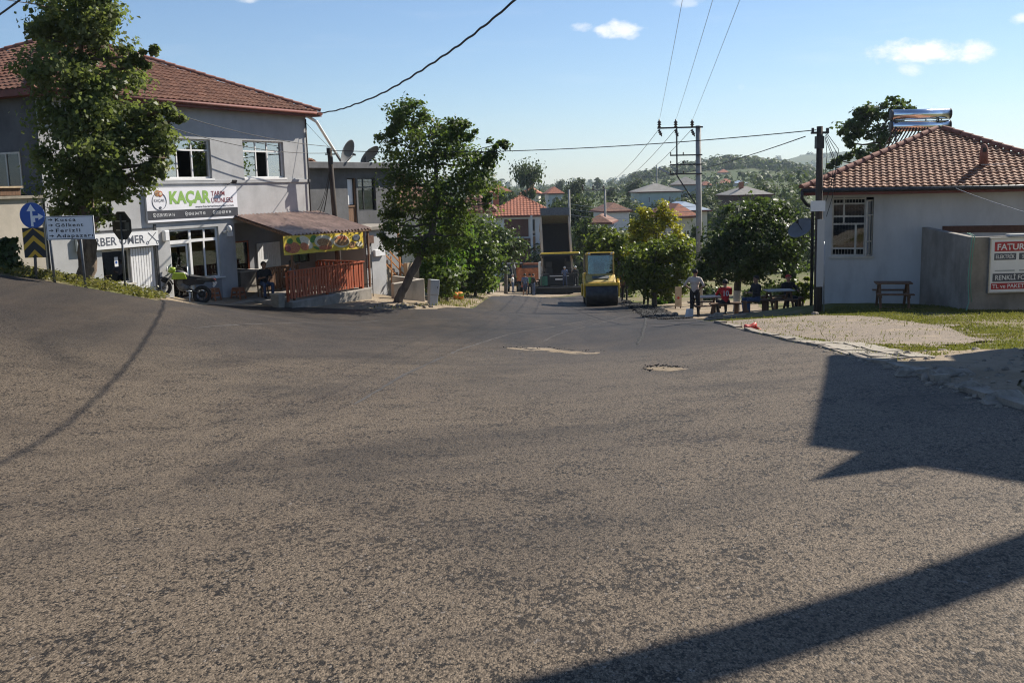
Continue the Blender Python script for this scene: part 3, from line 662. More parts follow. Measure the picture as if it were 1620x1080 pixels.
# vine thicket below it
for i, (nm, lb, D, px0, py0, bl, lf) in enumerate((
    ('vine_thicket', 'bright green vine thicket right behind the leaning tree', 46, 700, 470, ((702, 395, 34, 48, 30), (690, 435, 32, 26, 20), (715, 355, 26, 26, 14), (672, 420, 16, 40, 14)), K['lf_vine']),
    ('vine_thicket', 'tall climbing green thicket along the left edge of the street', 50, 752, 468, ((745, 360, 36, 32, 24), (760, 400, 32, 40, 28), (735, 400, 30, 40, 22), (770, 435, 18, 24, 12), (740, 440, 24, 20, 12)), K['lf_maple']),
    ('shrub', 'low rounded dark shrub at the foot of the vine thicket', 44, 707, 474, ((706, 446, 26, 22, 20), (690, 452, 16, 14, 8)), K['lf_maple']),
    ('shrub', 'sunny green weeds at the corner where the dirt street begins', 56, 772, 468, ((770, 450, 14, 14, 10), (752, 460, 14, 10, 8), (778, 440, 9, 14, 6)), K['lf_vine']))):
    b0 = at(px0, py0, D); b0.z = gz(b0.x, b0.y)
    tree(nm, lb, 'bush', b0, [(b0, .08), (at(px0, py0 - 30, D), .06), (at(px0, py0 - 60, D), .03)], [B(a, b, c, d, D + rnd.uniform(-.4, .4), c * D / FPX * 1.1, n) for a, b, c, d, n in bl], lf, K['bark_grey'], .17, .3, 60, seed=20 + i, up=.5)
# street tree further down on the left
b0 = at(800, 452, 72); b0.z = gz(b0.x, b0.y)
tree('street_tree', 'grey green tree overhanging the dirt street behind the standing men', 'tree', b0, [(b0, .14), (at(800, 420, 72), .12), (at(798, 390, 72), .08)],
     [B(792, 385, 26, 26, 72, 1.3, 24), B(812, 395, 18, 22, 72, 1.0, 14), B(786, 415, 18, 22, 72, 1.0, 14), B(780, 365, 18, 16, 72, .9, 10)], K['lf_dark'], K['bark_grey'], .2, .3, 55, seed=31)
# right-hand row by the roller
def T(name, label, px, py, D, trunk, bl, lf, size, seed, wash=None, clump=.27, per=60, r0=.13, up=.45, cat='tree', group=None, jag=1.1):
    b = at(px, py, D); b.z = gz(b.x, b.y)
    tr = [(b, r0)] + [(at(x, y, D), r) for x, y, r in trunk]
    return tree(name, label, cat, b, tr, [B(x, y, rx, ry, D + dd, rx * D / FPX * 1.0, n) for x, y, rx, ry, dd, n in bl], lf, K['bark_grey'], size, clump, per, seed=seed, wash=wash, up=up, group=group, jag=jag)
T('broadleaf_tree', 'dense round tree right of the yellow roller with its dark trunk in shade', 1035, 486, 47, ((1035, 455, .13), (1038, 415, .1), (1040, 380, .05)),
  ((1020, 412, 32, 28, 0, 24), (1062, 412, 32, 32, 0, 26), (1040, 398, 30, 20, .3, 14), (1078, 430, 18, 26, .2, 12), (1010, 430, 24, 24, 0, 14), (1045, 440, 34, 20, -.3, 18), (1020, 456, 24, 14, -.2, 9), (1066, 456, 26, 14, -.2, 10), (1082, 402, 13, 20, .3, 7)), K['lf_olive'], .15, 41, per=66, jag=1.8)
T('golden_thuja', 'tall conifer with golden yellow tips rising above the round tree', 1038, 470, 54, ((1038, 430, .13), (1038, 380, .09), (1038, 335, .03)),
  ((1022, 345, 13, 20, 0, 14), (1049, 336, 12, 18, 0, 12), (1010, 365, 16, 22, 0, 14), (1060, 358, 16, 26, 0, 16), (1035, 370, 26, 26, 0, 22), (1070, 390, 14, 24, 0, 12), (1005, 395, 16, 22, 0, 10)), K['lf_yew'], .14, 42, up=.9, jag=.6)
T('broadleaf_tree', 'lighter green tree behind the cab of the yellow roller', 985, 476, 60, ((985, 440, .12), (975, 400, .09), (965, 375, .05)),
  ((960, 385, 26, 22, 0, 22), (985, 395, 24, 26, 0, 20), (942, 392, 16, 16, 0, 9), (995, 430, 20, 24, 0, 14), (988, 452, 22, 16, 0, 9), (975, 420, 22, 24, 0, 14), (965, 368, 16, 12, 0, 7)), K['lf_olive'], .19, 43)
T('dark_conifer', 'small dark pointed conifer between the raised truck bed and the lighter tree', 925, 440, 92, ((925, 400, .1), (924, 365, .05)),
  ((926, 385, 18, 24, 0, 16), (924, 362, 12, 18, 0, 9), (938, 378, 14, 20, 0, 9)), K['lf_dark'], .24, 44)
T('park_tree', 'broad dark glossy tree shading the park tables, lime washed trunk', 1166, 492, 39, ((1166, 460, .14), (1170, 420, .12), (1176, 385, .08)),
  ((1150, 385, 38, 36, 0, 28), (1195, 365, 40, 34, -.4, 28), (1235, 385, 34, 36, 0, 22), (1205, 335, 30, 24, .6, 16), (1232, 345, 26, 22, .6, 13), (1125, 415, 22, 32, 0, 15), (1170, 420, 40, 30, -.6, 22), (1215, 420, 36, 28, -.3, 20), (1255, 418, 18, 28, 0, 11), (1118, 440, 14, 18, 0, 7), (1165, 345, 24, 20, .3, 10), (1262, 385, 12, 22, .3, 7)),
  K['lf_dark'], .125, 45, wash=K['lime_wash'], per=70, r0=.15)
T('tall_tree', 'tall dark tree with open crown standing behind the white house and solar tanks', 1400, 330, 62, ((1398, 280, .3), (1394, 245, .2), (1392, 205, .1)),
  ((1350, 205, 22, 16, 0, 15), (1385, 176, 24, 13, 0, 13), (1418, 170, 22, 11, 0, 11), (1440, 178, 14, 9, 0, 6), (1338, 222, 14, 9, 0, 7), (1352, 244, 20, 8, 0, 9), (1390, 222, 20, 20, 0, 13), (1412, 205, 18, 14, 0, 9), (1366, 185, 16, 12, 0, 8), (1325, 252, 12, 6, 0, 5), (1312, 262, 6, 5, 0, 3)),
  K['lf_dark'], .22, 46, per=46, clump=.26, r0=.35, jag=1.8)
for px, py, D, rx, ry, lb, sd, lf in ((1270, 478, 38, 16, 22, 'sunlit yellow green shrub at the corner of the white house', 47, K['lf_olive']), (1245, 476, 42, 18, 20, 'dark shrub behind the second park table', 48, K['lf_dark']),
                                     (1052, 486, 50, 14, 10, 'pale green shrub low beside the dark tree trunk', 49, K['lf_vine']), (1205, 480, 46, 30, 16, 'dim shrub in the shade right of the lime washed trunk', 50, K['lf_dark']), (10, 432, 25, 18, 34, 'dark needle shrub at the left edge behind the chevron sign', 51, K['lf_dark']), (1125, 478, 52, 22, 14, 'shaded shrub behind the first park table', 52, K['lf_dark'])):
    T('shrub', lb, px, py, D, ((px, py - ry * .5, .04), (px, py - ry, .02)), ((px, py - ry * .75, rx, ry * .6, 0, 14), (px + rx * .4, py - ry * 1.2, rx * .6, ry * .5, 0, 7), (px - rx * .4, py - ry * 1.1, rx * .5, ry * .4, 0, 6)), lf, .13, sd, r0=.05, cat='bush', per=50)

# far and middle distance trees: four crowns shared by copies
def far_master(seed, kind):
    g = np.random.default_rng(seed); bl = []
    if kind == 'round':
        bl = [((0, 0, .58), (.42, .42, .30), 26), ((.2, .1, .78), (.26, .26, .2), 12), ((-.2, 0, .45), (.3, .3, .22), 12), ((.25, -.1, .48), (.25, .25, .2), 10)]
    elif kind == 'umbrella':
        bl = [((0, 0, .82), (.52, .5, .17), 26), ((-.3, 0, .72), (.22, .25, .12), 9), ((.32, 0, .74), (.2, .25, .12), 9), ((.05, 0, .5), (.22, .25, .12), 7)]
    elif kind == 'tall':
        bl = [((0, 0, .35), (.26, .26, .26), 14), ((0, 0, .6), (.24, .24, .25), 14), ((.03, 0, .84), (.16, .16, .18), 9)]
    else:
        bl = [((-.3, 0, .42), (.34, .35, .34), 18), ((.3, .05, .45), (.32, .33, .36), 18), ((0, -.1, .6), (.3, .3, .3), 14)]
    P, N, _ = crown_points(bl, g, .26, 46, .5)
    crown = quads_mesh('crown', leaf_arrays(P, N, .062, g), K['lf_far'])
    mb = MB().tube([(0, 0, -.05), (.02, 0, .25), (0, .01, .5), (.02, 0, .72)], [.04, .032, .024, .012], 6)
    for c, r, n in bl: mb.tube([(0, 0, .3), tuple(Vector((0, 0, .3)).lerp(Vector(c), .6)), c], [.02, .014, .008], 5)
    return crown, mb.mesh('trunk', K['bark_grey'], True, False)
FM = {k: far_master(60 + i, k) for i, k in enumerate(('round', 'umbrella', 'tall', 'wide'))}
def far_tree(kind, px, top, wpx, D, label, foot=None):
    """kind, photo column, crown top row, crown width in pixels, real distance"""
    p = at(px, top, D); z = gz(p.x, D); h = max(1.5, p.z - z); wd_ = wpx * D / FPX
    t = thing('tree', label, 'tree', (p.x, D, z), rnd.uniform(0, 6.28), 'trees among the village houses')
    sx = wd_ / {'round': .95, 'umbrella': 1.1, 'tall': .56, 'wide': 1.3}[kind]
    for me, nm in ((FM[kind][0], 'crown'), (FM[kind][1], 'trunk')): inst(me, nm, t, scale=(sx, sx, h))
    return t
for a in (('umbrella', 833, 259, 50, 190, 'lone spreading tree standing out against the sky above the orange roofed house'), ('round', 907, 281, 36, 230, 'round tree on the skyline left of the three insulator pole'),
          ('wide', 884, 303, 62, 150, 'green tree just right of the raised truck bed top, upper one'), ('round', 925, 306, 56, 150, 'leafy tree below the crossarm of the distant pole'), ('wide', 868, 318, 40, 150, 'leafy tree over the right end of the orange roof'),
          ('wide', 918, 328, 58, 112, 'tree showing right beside the raised truck bed edge'), ('wide', 985, 318, 62, 150, 'broad tree left of the mint coloured house'), ('round', 1002, 282, 30, 300, 'round tree behind the left end of the mint coloured house'),
          ('tall', 968, 296, 20, 260, 'narrow tree right of the distant crossarm pole'), ('wide', 1145, 312, 40, 150, 'tree top right behind the concrete pole'), ('round', 1128, 298, 34, 220, 'yellowish round tree below the wooded hill'), ('wide', 1180, 306, 40, 170, 'tree in front of the red walled house'),
          ('round', 1262, 318, 30, 120, 'olive tree left of the white house gutter'), ('tall', 1240, 305, 18, 210, 'slim tree above the park tree'), ('wide', 812, 295, 30, 200, 'dark tree at the foot of the lone spreading tree'), ('round', 795, 300, 26, 175, 'small tree left of the lone spreading tree'),
          ('tall', 765, 264, 22, 520, 'distant poplar on the far left horizon'), ('round', 748, 266, 26, 540, 'distant round tree on the far left horizon'), ('round', 884, 283, 16, 480, 'distant small tree right of the lone spreading tree'), ('tall', 945, 281, 14, 520, 'distant poplar right of the skyline round tree'),
          ('wide', 1075, 300, 30, 240, 'tree behind the right end of the mint coloured house'), ('round', 1100, 345, 26, 90, 'tree behind the foot of the concrete pole'), ('wide', 952, 344, 56, 100, 'dark tree between the conifer and the lighter tree'), ('round', 780, 290, 22, 300, 'tree top over the houses behind the leaning tree')):
    far_tree(*a)
# woods on the far slopes: one mass
P = []; N = []
g = np.random.default_rng(77)
def wood(n, th0, th1, y0, y1, s0, s1, k=26, lf=.34, thin=True):
    for _ in range(n):
        th = rnd.uniform(th0, th1); y = rnd.uniform(y0, y1); x = th * y; s = rnd.uniform(s0, s1)
        if thin and math.sin(x * .021 + y * .013) + math.sin(x * .009 - y * .017 + 2) < rnd.uniform(-1.6, .9): continue
        z = gz(x, y); c = np.array([x, y, z + s * .5]); o = g.normal(0, 1, (k, 3)); o /= np.linalg.norm(o, axis=1, keepdims=True)
        P.append(c + o * np.array([s * .5, s * .5, s * .55]) * g.uniform(.6, 1.05, (k, 1))); N.append(np.concatenate([o + np.array([0, 0, .4]), np.full((k, 1), s * lf)], 1))
wood(380, .10, .36, 480, 900, 3, 6); wood(120, -.05, .10, 480, 900, 3, 5); wood(500, .12, .30, 700, 900, 5, 9); wood(300, -.25, .05, 700, 1400, 4, 7); wood(700, .05, .62, 1500, 2700, 8, 15); wood(260, -.2, .45, 230, 480, 2.5, 4.5); wood(120, -.12, .02, 1200, 1700, 8, 14); wood(60, .17, .25, 780, 830, 7, 11)
P = np.concatenate(P); N = np.concatenate(N)
vv = leaf_arrays(P, N[:, :3], 1.0, g); sz = np.repeat(N[:, 3], 4)[:, None]; ctr = np.repeat(P, 4, 0); vv = ctr + (vv - ctr) * sz
o = bpy.data.objects.new('far_wood', quads_mesh('far_wood', vv, K['lf_far'])); COL.objects.link(o); tag(o, 'distant woods scattered over the green slopes', 'woods', kind='stuff')
P = []; N = []
wood(190, .03, .33, 118, 175, 2.8, 5.2, 130, .15, False); wood(120, -.06, .30, 175, 235, 2.4, 4.2, 90, .17, False); wood(16, .035, .10, 104, 118, 2.5, 4.0, 160, .13, False)
P = np.concatenate(P); N = np.concatenate(N); vv = leaf_arrays(P, N[:, :3], 1.0, g); sz = np.repeat(N[:, 3], 4)[:, None]; ctr = np.repeat(P, 4, 0); vv = ctr + (vv - ctr) * sz
o = bpy.data.objects.new('village_greenery', quads_mesh('village_greenery', vv, K['lf_far'])); COL.objects.link(o); tag(o, 'dense green bushes and gardens between the village houses', 'greenery', kind='stuff')
# grass on the verges and ground cover on the left bank
def scatter_grass(name, loop, n, h, mat, excl=(), seed=1, lean=.5, width=.012, keep=None):
    g = np.random.default_rng(seed); A = np.array(loop); lo = A.min(0); hi = A.max(0); Q = g.uniform(lo, hi, (int(n * 2.2), 2)); Q = Q[inside(Q, loop)]
    for e in excl: Q = Q[~inside(Q, e)]
    f = np.sin(Q[:, 0] * 2.1 + 1) + np.sin(Q[:, 1] * 1.7) + np.sin(Q[:, 0] * 5.3 + Q[:, 1] * 4.1) * .8; Q = Q[f > g.uniform(-2.2, 1.2, len(Q))][:n]
    m = len(Q); z = terr(Q[:, 0], Q[:, 1]) + .02; c = np.stack([Q[:, 0], Q[:, 1], z], 1); a = g.uniform(0, 6.28, m); hh = h * g.uniform(.4, 1.3, m)
    w_ = np.stack([np.cos(a), np.sin(a), 0 * a], 1) * (width * g.uniform(.6, 1.4, (m, 1))); b = g.uniform(0, 6.28, m); l = lean * hh * g.uniform(.1, 1, m)
    tip = c + np.stack([np.cos(b) * l, np.sin(b) * l, hh], 1); mid = c + (tip - c) * .55 + np.array([0, 0, 1]) * (hh * .08)[:, None]
    v = np.empty((m, 4, 3)); v[:, 0] = c - w_; v[:, 1] = c + w_; v[:, 2] = mid + w_ * .8; v[:, 3] = tip
    o = bpy.data.objects.new(name, quads_mesh(name, v.reshape(-1, 3), mat)); COL.objects.link(o); return o
verge = [xy(gp(*q)) for q in ((1110, 511), (1150, 519), (1220, 537), (1290, 553), (1400, 580), (1480, 566), (1619, 552), (1619, 490), (1540, 486), (1450, 484), (1320, 486), (1290, 496), (1200, 503))]
inner = [(x * .985 + .015 * grav[3][0], y) for x, y in grav]
tag(scatter_grass('verge_grass', verge, 48000, .036, K['grass'], [[(x * .88 + .12 * sum(q[0] for q in grav) / len(grav), y * .88 + .12 * sum(q[1] for q in grav) / len(grav)) for x, y in grav]], 3), 'short sunlit grass on the right hand verge', 'grass', kind='stuff')
tag(scatter_grass('gravel_weeds', grav, 3000, .022, K['grass'], [], 4), 'thin weeds in the gravel patch', 'weeds', kind='stuff')
tag(scatter_grass('tall_weeds', verge, 500, .11, K['grass'], [], 14, .7, .009), 'taller straggling weeds on the right hand verge', 'weeds', kind='stuff')
lb = [xy(gp(*q)) for q in ((0, 436), (60, 443), (130, 455), (200, 467), (246, 476), (250, 468), (205, 455), (150, 446), (90, 438), (40, 430), (0, 428))]
g = np.random.default_rng(9); A = np.array(lb); Q = g.uniform(A.min(0), A.max(0), (3000, 2)); Q = Q[inside(Q, lb)][:330]
cc = np.stack([Q[:, 0], Q[:, 1], terr(Q[:, 0], Q[:, 1]) + .1], 1); k = np.repeat(cc, 26, 0) + g.normal(0, 1, (len(cc) * 26, 3)) * np.array([.15, .15, .055])
o = bpy.data.objects.new('ground_cover', quads_mesh('ground_cover', leaf_arrays(k, g.normal(0, .5, k.shape) + np.array([0, 0, 1]), .075, g), K['lf_ground'])); COL.objects.link(o)
tag(o, 'yellow green ground cover on the bank under the linden', 'ground cover', kind='stuff')
st = [xy(gp(*q)) for q in ((560, 489.5), (640, 490.5), (742, 487.5), (775, 469), (735, 462), (690, 470), (692, 484), (600, 486))]
tag(scatter_grass('street_weeds', st, 4200, .12, K['grass'], [], 6), 'patchy weeds along the pavement and the street corner', 'weeds', kind='stuff')

# ------------------------------------------------------------------ building helpers
def wall_holes(mb, x0, x1, z0, z1, holes, y=0.0, th=.22):
    X = sorted({x0, x1, *[h[0] for h in holes], *[h[1] for h in holes]}); Z = sorted({z0, z1, *[h[2] for h in holes], *[h[3] for h in holes]})
    for i in range(len(X) - 1):
        for j in range(len(Z) - 1):
            cx = (X[i] + X[i + 1]) / 2; cz = (Z[j] + Z[j + 1]) / 2
            if any(h[0] < cx < h[1] and h[2] < cz < h[3] for h in holes): continue
            mb.poly([(X[i], y, Z[j]), (X[i + 1], y, Z[j]), (X[i + 1], y, Z[j + 1]), (X[i], y, Z[j + 1])])
            mb.poly([(X[i], y + th, Z[j]), (X[i], y + th, Z[j + 1]), (X[i + 1], y + th, Z[j + 1]), (X[i + 1], y + th, Z[j])])
    for a, b, c, d in holes:
        for q in (((a, c), (b, c)), ((b, c), (b, d)), ((b, d), (a, d)), ((a, d), (a, c))):
            (p, r), (s, t) = q; mb.poly([(p, y, r), (s, y, t), (s, y + th, t), (p, y + th, r)])
    return mb
def window(par, x0, x1, z0, z1, y, cols=(.5,), trans=None, fr=None, gl=None, sill=None, w=.055, curtain=(), openp=(), name='window', depth=.06, room=None):
    """framed window: frame mesh with pane children"""
    fr = fr or K['pvc']; gl = gl or K['glass']; mb = MB()
    mb.box(x0, x0 + w, y, y + depth, z0, z1); mb.box(x1 - w, x1, y, y + depth, z0, z1); mb.box(x0 + w, x1 - w, y, y + depth, z0, z0 + w); mb.box(x0 + w, x1 - w, y, y + depth, z1 - w, z1)
    cx = [x0 + (x1 - x0) * c for c in cols]; tz = z0 + (z1 - z0) * trans if trans else None
    for c in cx: mb.box(c - w / 2, c + w / 2, y + .003, y + depth - .003, z0 + w, z1 - w)
    if tz: 
        bx = [x0 + w] + cx + [x1 - w]
        for i in range(len(bx) - 1): mb.box(bx[i] + (w / 2 if i else 0), bx[i + 1] - (w / 2 if i < len(bx) - 2 else 0), y + .003, y + depth - .003, tz - w / 2, tz + w / 2)
    o = mb.build(name, fr, par)
    bx = [x0] + cx + [x1]; bz = [z0] + ([tz] if tz else []) + [z1]; k = 0
    for j in range(len(bz) - 1):
        for i in range(len(bx) - 1):
            if (i, j) not in openp:
                MB().box(bx[i] + w * .4, bx[i + 1] - w * .4, y + depth * .45, y + depth * .45 + .006, bz[j] + w * .4, bz[j + 1] - w * .4).build('pane', gl, o)
            if (i, j) in curtain:
                m2 = MB(); n = 14; a = bx[i] + w; b = bx[i + 1] - w
                for q in range(n):
                    p0 = a + (b - a) * q / n; p1 = a + (b - a) * (q + 1) / n; e0 = .02 * math.sin(q * 2.1); e1 = .02 * math.sin((q + 1) * 2.1)
                    m2.poly([(p0, y + .085 + e0 * .6, bz[j] + .02), (p1, y + .085 + e1 * .6, bz[j] + .02), (p1, y + .085 + e1 * .6, bz[j + 1] - .02), (p0, y + .085 + e0 * .6, bz[j + 1] - .02)])
                m2.build('curtain', K['curtain'], o, smooth=True)
    if sill: MB().box(x0 - .06, x1 + .06, y - sill, y + depth, z0 - .07, z0 - .002).build('sill', fr, o)
    return o
def text(par, s, x, z, y, h, mat, w=None, bold=0.0, name='lettering', rot=(math.pi / 2, 0, 0), ex=.003, align='LEFT', shear=0.0, space=1.0):
    """flat lettering in a facade's own frame; h is the capital height, w the wanted width"""
    cu = bpy.data.curves.new('t', 'FONT'); cu.body = s; cu.size = 1; cu.extrude = 0.0; cu.offset = bold; cu.shear = shear; cu.space_character = space; cu.resolution_u = 3
    ob = bpy.data.objects.new('t', cu); COL.objects.link(ob); dg = bpy.context.evaluated_depsgraph_get(); me = bpy.data.meshes.new_from_object(ob.evaluated_get(dg)); bpy.data.objects.remove(ob)
    n = len(me.vertices); co = np.empty(n * 3); me.vertices.foreach_get('co', co); co = co.reshape(-1, 3); cap = .729
    lo = co[:, 0].min(); wid = co[:, 0].max() - lo; sy = h / cap; sx = (w / wid) if w else sy
    co[:, 0] = (co[:, 0] - lo) * sx - {'LEFT': 0, 'CENTER': wid * sx / 2, 'RIGHT': wid * sx}[align]; co[:, 1] *= sy
    me.vertices.foreach_set('co', co.ravel()); me.update(); me.materials.clear(); me.materials.append(mat); me.name = name
    o = bpy.data.objects.new(name, me); COL.objects.link(o); o.parent = par; o.location = (x, y, z); o.rotation_euler = rot; return o
def tiled(mb, o, e, s, length, height, left, right, tw=.26, th=.33, amp=.028, lip=.03):
    """clay tiles over a roof plane: origin o, unit eave direction e, unit up-slope s; left(b), right(b) give the bounds along e at slope distance b"""
    o = Vector(o); e = Vector(e).normalized(); s = Vector(s).normalized(); n = e.cross(s).normalized()
    if n.z < 0: n = -n
    rows = int(height / th + .999); seg = 4
    for r in range(rows):
        b0 = r * th; b1 = min((r + 1) * th, height); bm_ = (b0 + b1) / 2; l = left(bm_); rt = right(bm_); 
        if rt - l < tw * .5: continue
        k0 = math.floor(l / tw); k1 = math.ceil(rt / tw); js = rnd.uniform(-.006, .006)
        for k in range(k0, k1):
            a0 = max(k * tw, l); a1 = min((k + 1) * tw, rt)
            if a1 - a0 < .02: continue
            lj = rnd.uniform(-.004, .006); base = len(mb.v)
            for q in range(seg + 1):
                a = a0 + (a1 - a0) * q / seg; u = (a / tw) % 1.0; hgt = amp * (math.sin(math.pi * min(u / .62, 1.0)) if u < .62 else -.25 * math.sin(math.pi * (u - .62) / .38))
                p = o + e * a
                mb.v.append(tuple(p + s * b0 + n * (hgt + lj))); mb.v.append(tuple(p + s * b0 + n * (hgt + lip + lj))); mb.v.append(tuple(p + s * b1 + n * (hgt + lj)))
            for q in range(seg):
                i = base + q * 3; mb.f.append((i, i + 3, i + 4, i + 1)); mb.f.append((i + 1, i + 4, i + 5, i + 2)); mb.m += [0, 0]
def hip_roof(par, x0, x1, y0, y1, z, rise, mat, fasc=.2, tiles=True, slab=True, tw=.26, th=.33, ridge=True, sides='fblr', tmat=None):
    """hip roof over a rectangle: ridge runs along the longer side"""
    wx = x1 - x0; wy = y1 - y0; h = min(wx, wy) / 2
    r0, r1 = ((x0 + h, (y0 + y1) / 2), (x1 - h, (y0 + y1) / 2)) if wx >= wy else (((x0 + x1) / 2, y0 + h), ((x0 + x1) / 2, y1 - h))
    A, Bc, Cc, Dd = (x0, y0, z), (x1, y0, z), (x1, y1, z), (x0, y1, z); P = (*r0, z + rise); Q = (*r1, z + rise); mb = MB()
    if wx >= wy: fs = [[A, Bc, Q, P], [Bc, Cc, Q], [Cc, Dd, P, Q], [Dd, A, P]]
    else: fs = [[A, Bc, P], [Bc, Cc, Q, P], [Cc, Dd, Q], [Dd, A, P, Q]]
    for f in fs: mb.poly(f)
    mb.poly([A, Dd, Cc, Bc]); o = mb.build('roof', mat, par)
    if fasc:
        f = MB(); t = .03
        f.box(x0 - t, x1 + t, y0 - t, y0, z - fasc, z + .03); f.box(x0 - t, x1 + t, y1, y1 + t, z - fasc, z + .03); f.box(x0 - t, x0, y0, y1, z - fasc, z + .03); f.box(x1, x1 + t, y0, y1, z - fasc, z + .03)
        f.box(x0, x1, y0, y1, z - fasc + .01, z - fasc + .03)
        f.build('fascia', K['fascia'], o)
    if tiles:
        mb = MB(); sl = math.hypot(rise, h)
        def slope(o_, e_, s_, L, kind):
            tan = h / sl
            if kind == 'trap': lf = lambda b: b * tan; rt = lambda b: L - b * tan
            else: lf = lambda b: b * (L / 2) / sl; rt = lambda b: L - b * (L / 2) / sl
            tiled(mb, o_, e_, s_, L, sl, lf, rt, tw, th)
        kx = 'trap' if wx >= wy else 'tri'; ky = 'tri' if wx >= wy else 'trap'; up = .035
        if 'f' in sides: slope((x0, y0, z + up), (1, 0, 0), (0, h, rise), wx, kx)
        if 'r' in sides: slope((x1, y0, z + up), (0, 1, 0), (-h, 0, rise), wy, ky)
        if 'l' in sides: slope((x0, y1, z + up), (0, -1, 0), (h, 0, rise), wy, ky)
        if 'b' in sides: slope((x1, y1, z + up), (-1, 0, 0), (0, -h, rise), wx, kx)
        tag(mb.build('roof_tiles', tmat or mat, o, fix=False), kind='stuff')
    if ridge:
        cap = MB(); n = 6
        for r_, l0 in ((0, 0), (1, 0)): pass
        b = 0
        for i, (rad, yy) in enumerate(((.125, 0), (.10, .40))):
            for j in range(n + 1):
                a = math.pi * j / n; cap.v.append((rad * math.cos(a), yy, rad * math.sin(a)))
        for j in range(n): cap.f.append((j, j + 1, n + 2 + j, n + 1 + j)); cap.m.append(0)
        for j in range(n): cap.poly([(.125 * math.cos(math.pi * j / n), 0, .125 * math.sin(math.pi * j / n)), (.125 * math.cos(math.pi * (j + 1) / n), 0, .125 * math.sin(math.pi * (j + 1) / n)), (0, 0, 0)])
        cm = cap.mesh('ridge_tile', K['ridge'], True)
        lines = [(A, P if wx >= wy else P), (Bc, Q if wx >= wy else P), (Cc, Q), (Dd, P if wx >= wy else Q), (P, Q)]
        for a, b_ in lines:
            a = Vector(a); b_ = Vector(b_); L = (b_ - a).length
            if L < .3: continue
            d = (b_ - a).normalized(); k = int(L / .36)
            rot = Vector((0, 1, 0)).rotation_difference(d).to_euler() if False else (d.to_track_quat('Y', 'Z')).to_euler()
            for i in range(k): inst(cm, 'ridge_tile', o, a + d * (L * i / k) + Vector((0, 0, .05 + rnd.uniform(-.006, .006))), rot)
    return o
def pipe(mb, pts, r, n=6): return mb.tube(pts, r, n)

# ------------------------------------------------------------------ shop building on the left
LO = Vector((-7.89, 40.0, -2.3)); LA = R_(62.5)
LU = Vector((math.cos(LA), math.sin(LA), 0)); LY = Vector((-LU.y, LU.x, 0))
def LF(px, py, yo=0.0):
    """photo point on the shop front (or a plane parallel to it, yo metres behind) in the building's own x, z"""
    o = LO + LY * yo; d = ray(px, py); t = (o - CAMP).dot(LY) / d.dot(LY); p = CAMP + d * t - LO; return p.dot(LU), p.z
def LW(x, y, z): return LO + LU * x + LY * y + Vector((0, 0, z))
L = thing('shop_building', 'two storey grey rendered shop building with red tiled hip roof', 'building', LO, LA)
XL = -12.1; DP = 11.2; EZ = 6.98
doorf = (-7.46, -5.17, .2, 2.80); winl = (-10.25, -9.14, 1.2, 2.30); shut = (-9.14, -8.12, .35, 2.30)
w1 = (-7.47, -5.28, 4.47, 5.80); w2 = (-3.66, -1.42, 4.47, 5.82)
mb = MB(); wall_holes(mb, XL, 0, 2.86, EZ - .1, [w1, w2], 0, .22); wall_holes(mb, XL, -4.36, -2.5, 2.86, [doorf, winl, shut], 0, .22)
MB().poly([(XL, 0, -2.5), (XL, 0, EZ - .1), (XL, DP, EZ - .1), (XL, DP, -2.5)]).build('end_wall', K['plaster_shade'], L, fix=False); mb.poly([(0, 0, 2.86), (0, DP, 2.86), (0, DP, EZ - .1), (0, 0, EZ - .1)]); mb.poly([(XL, DP, -2.5), (0, DP, -2.5), (0, DP, EZ - .1), (XL, DP, EZ - .1)])
mb.poly([(-4.36, 0, -2.5), (-4.36, 0, 2.86), (-4.36, 1.6, 2.86), (-4.36, 1.6, -2.5)])
mb.build('wall', K['plaster'], L, fix=False)
MB().box(XL + .1, -.1, .25, 6, 2.9, 3.1).box(XL + .1, -.1, 4.4, 4.5, -2, 6.6).build('inner_floor', K['room'], L)
MB().box(XL - .02, .02, -.05, -.003, 4.30, 4.40).build('string_course', K['plaster'], L)
window(L, *w1, .10, (.315, .63), .72, sill=.16, curtain=((0, 0), (2, 0), (0, 1), (2, 1)), openp=((1, 0),)); window(L, *w2, .10, (.35, .63), .72, sill=.16, curtain=((0, 0), (0, 1), (2, 0), (1, 1)), openp=((1, 0),))
# shop door with side window and fanlights
d = MB(); fr = .075
for a, b, c, e in ((-7.46, -7.38, .2, 2.8), (-6.52, -6.42, .2, 2.8), (-5.25, -5.17, .9, 2.8), (-5.87, -5.80, 1.05, 2.38)): d.box(a, b, .08, .14, c, e)
for a, b, c, e in ((-7.38, -6.52, 2.72, 2.8), (-6.42, -5.25, 2.72, 2.8), (-7.38, -6.52, 2.30, 2.42), (-6.42, -5.25, 2.32, 2.42), (-6.42, -5.25, 1.0, 1.08), (-5.84, -5.76, 2.42, 2.72)): d.box(a, b, .083, .137, c, e)
fo = d.build('shop_front_frame', K['pvc'], L)
for a, b, c, e in ((-6.42, -5.87, 1.08, 2.32), (-5.80, -5.25, 1.08, 2.32), (-7.38, -6.52, 2.42, 2.72), (-6.42, -5.84, 2.42, 2.72), (-5.76, -5.25, 2.42, 2.72)): MB().box(a, b, .105, .111, c, e).build('pane', K['glass_dark'], fo)
MB().box(-6.42, -5.17, .002, .16, .2, .99).build('parapet', K['plaster_d'], fo); MB().box(-6.5, -5.05, -.08, .1, .99, 1.03).build('sill', K['pvc'], fo)
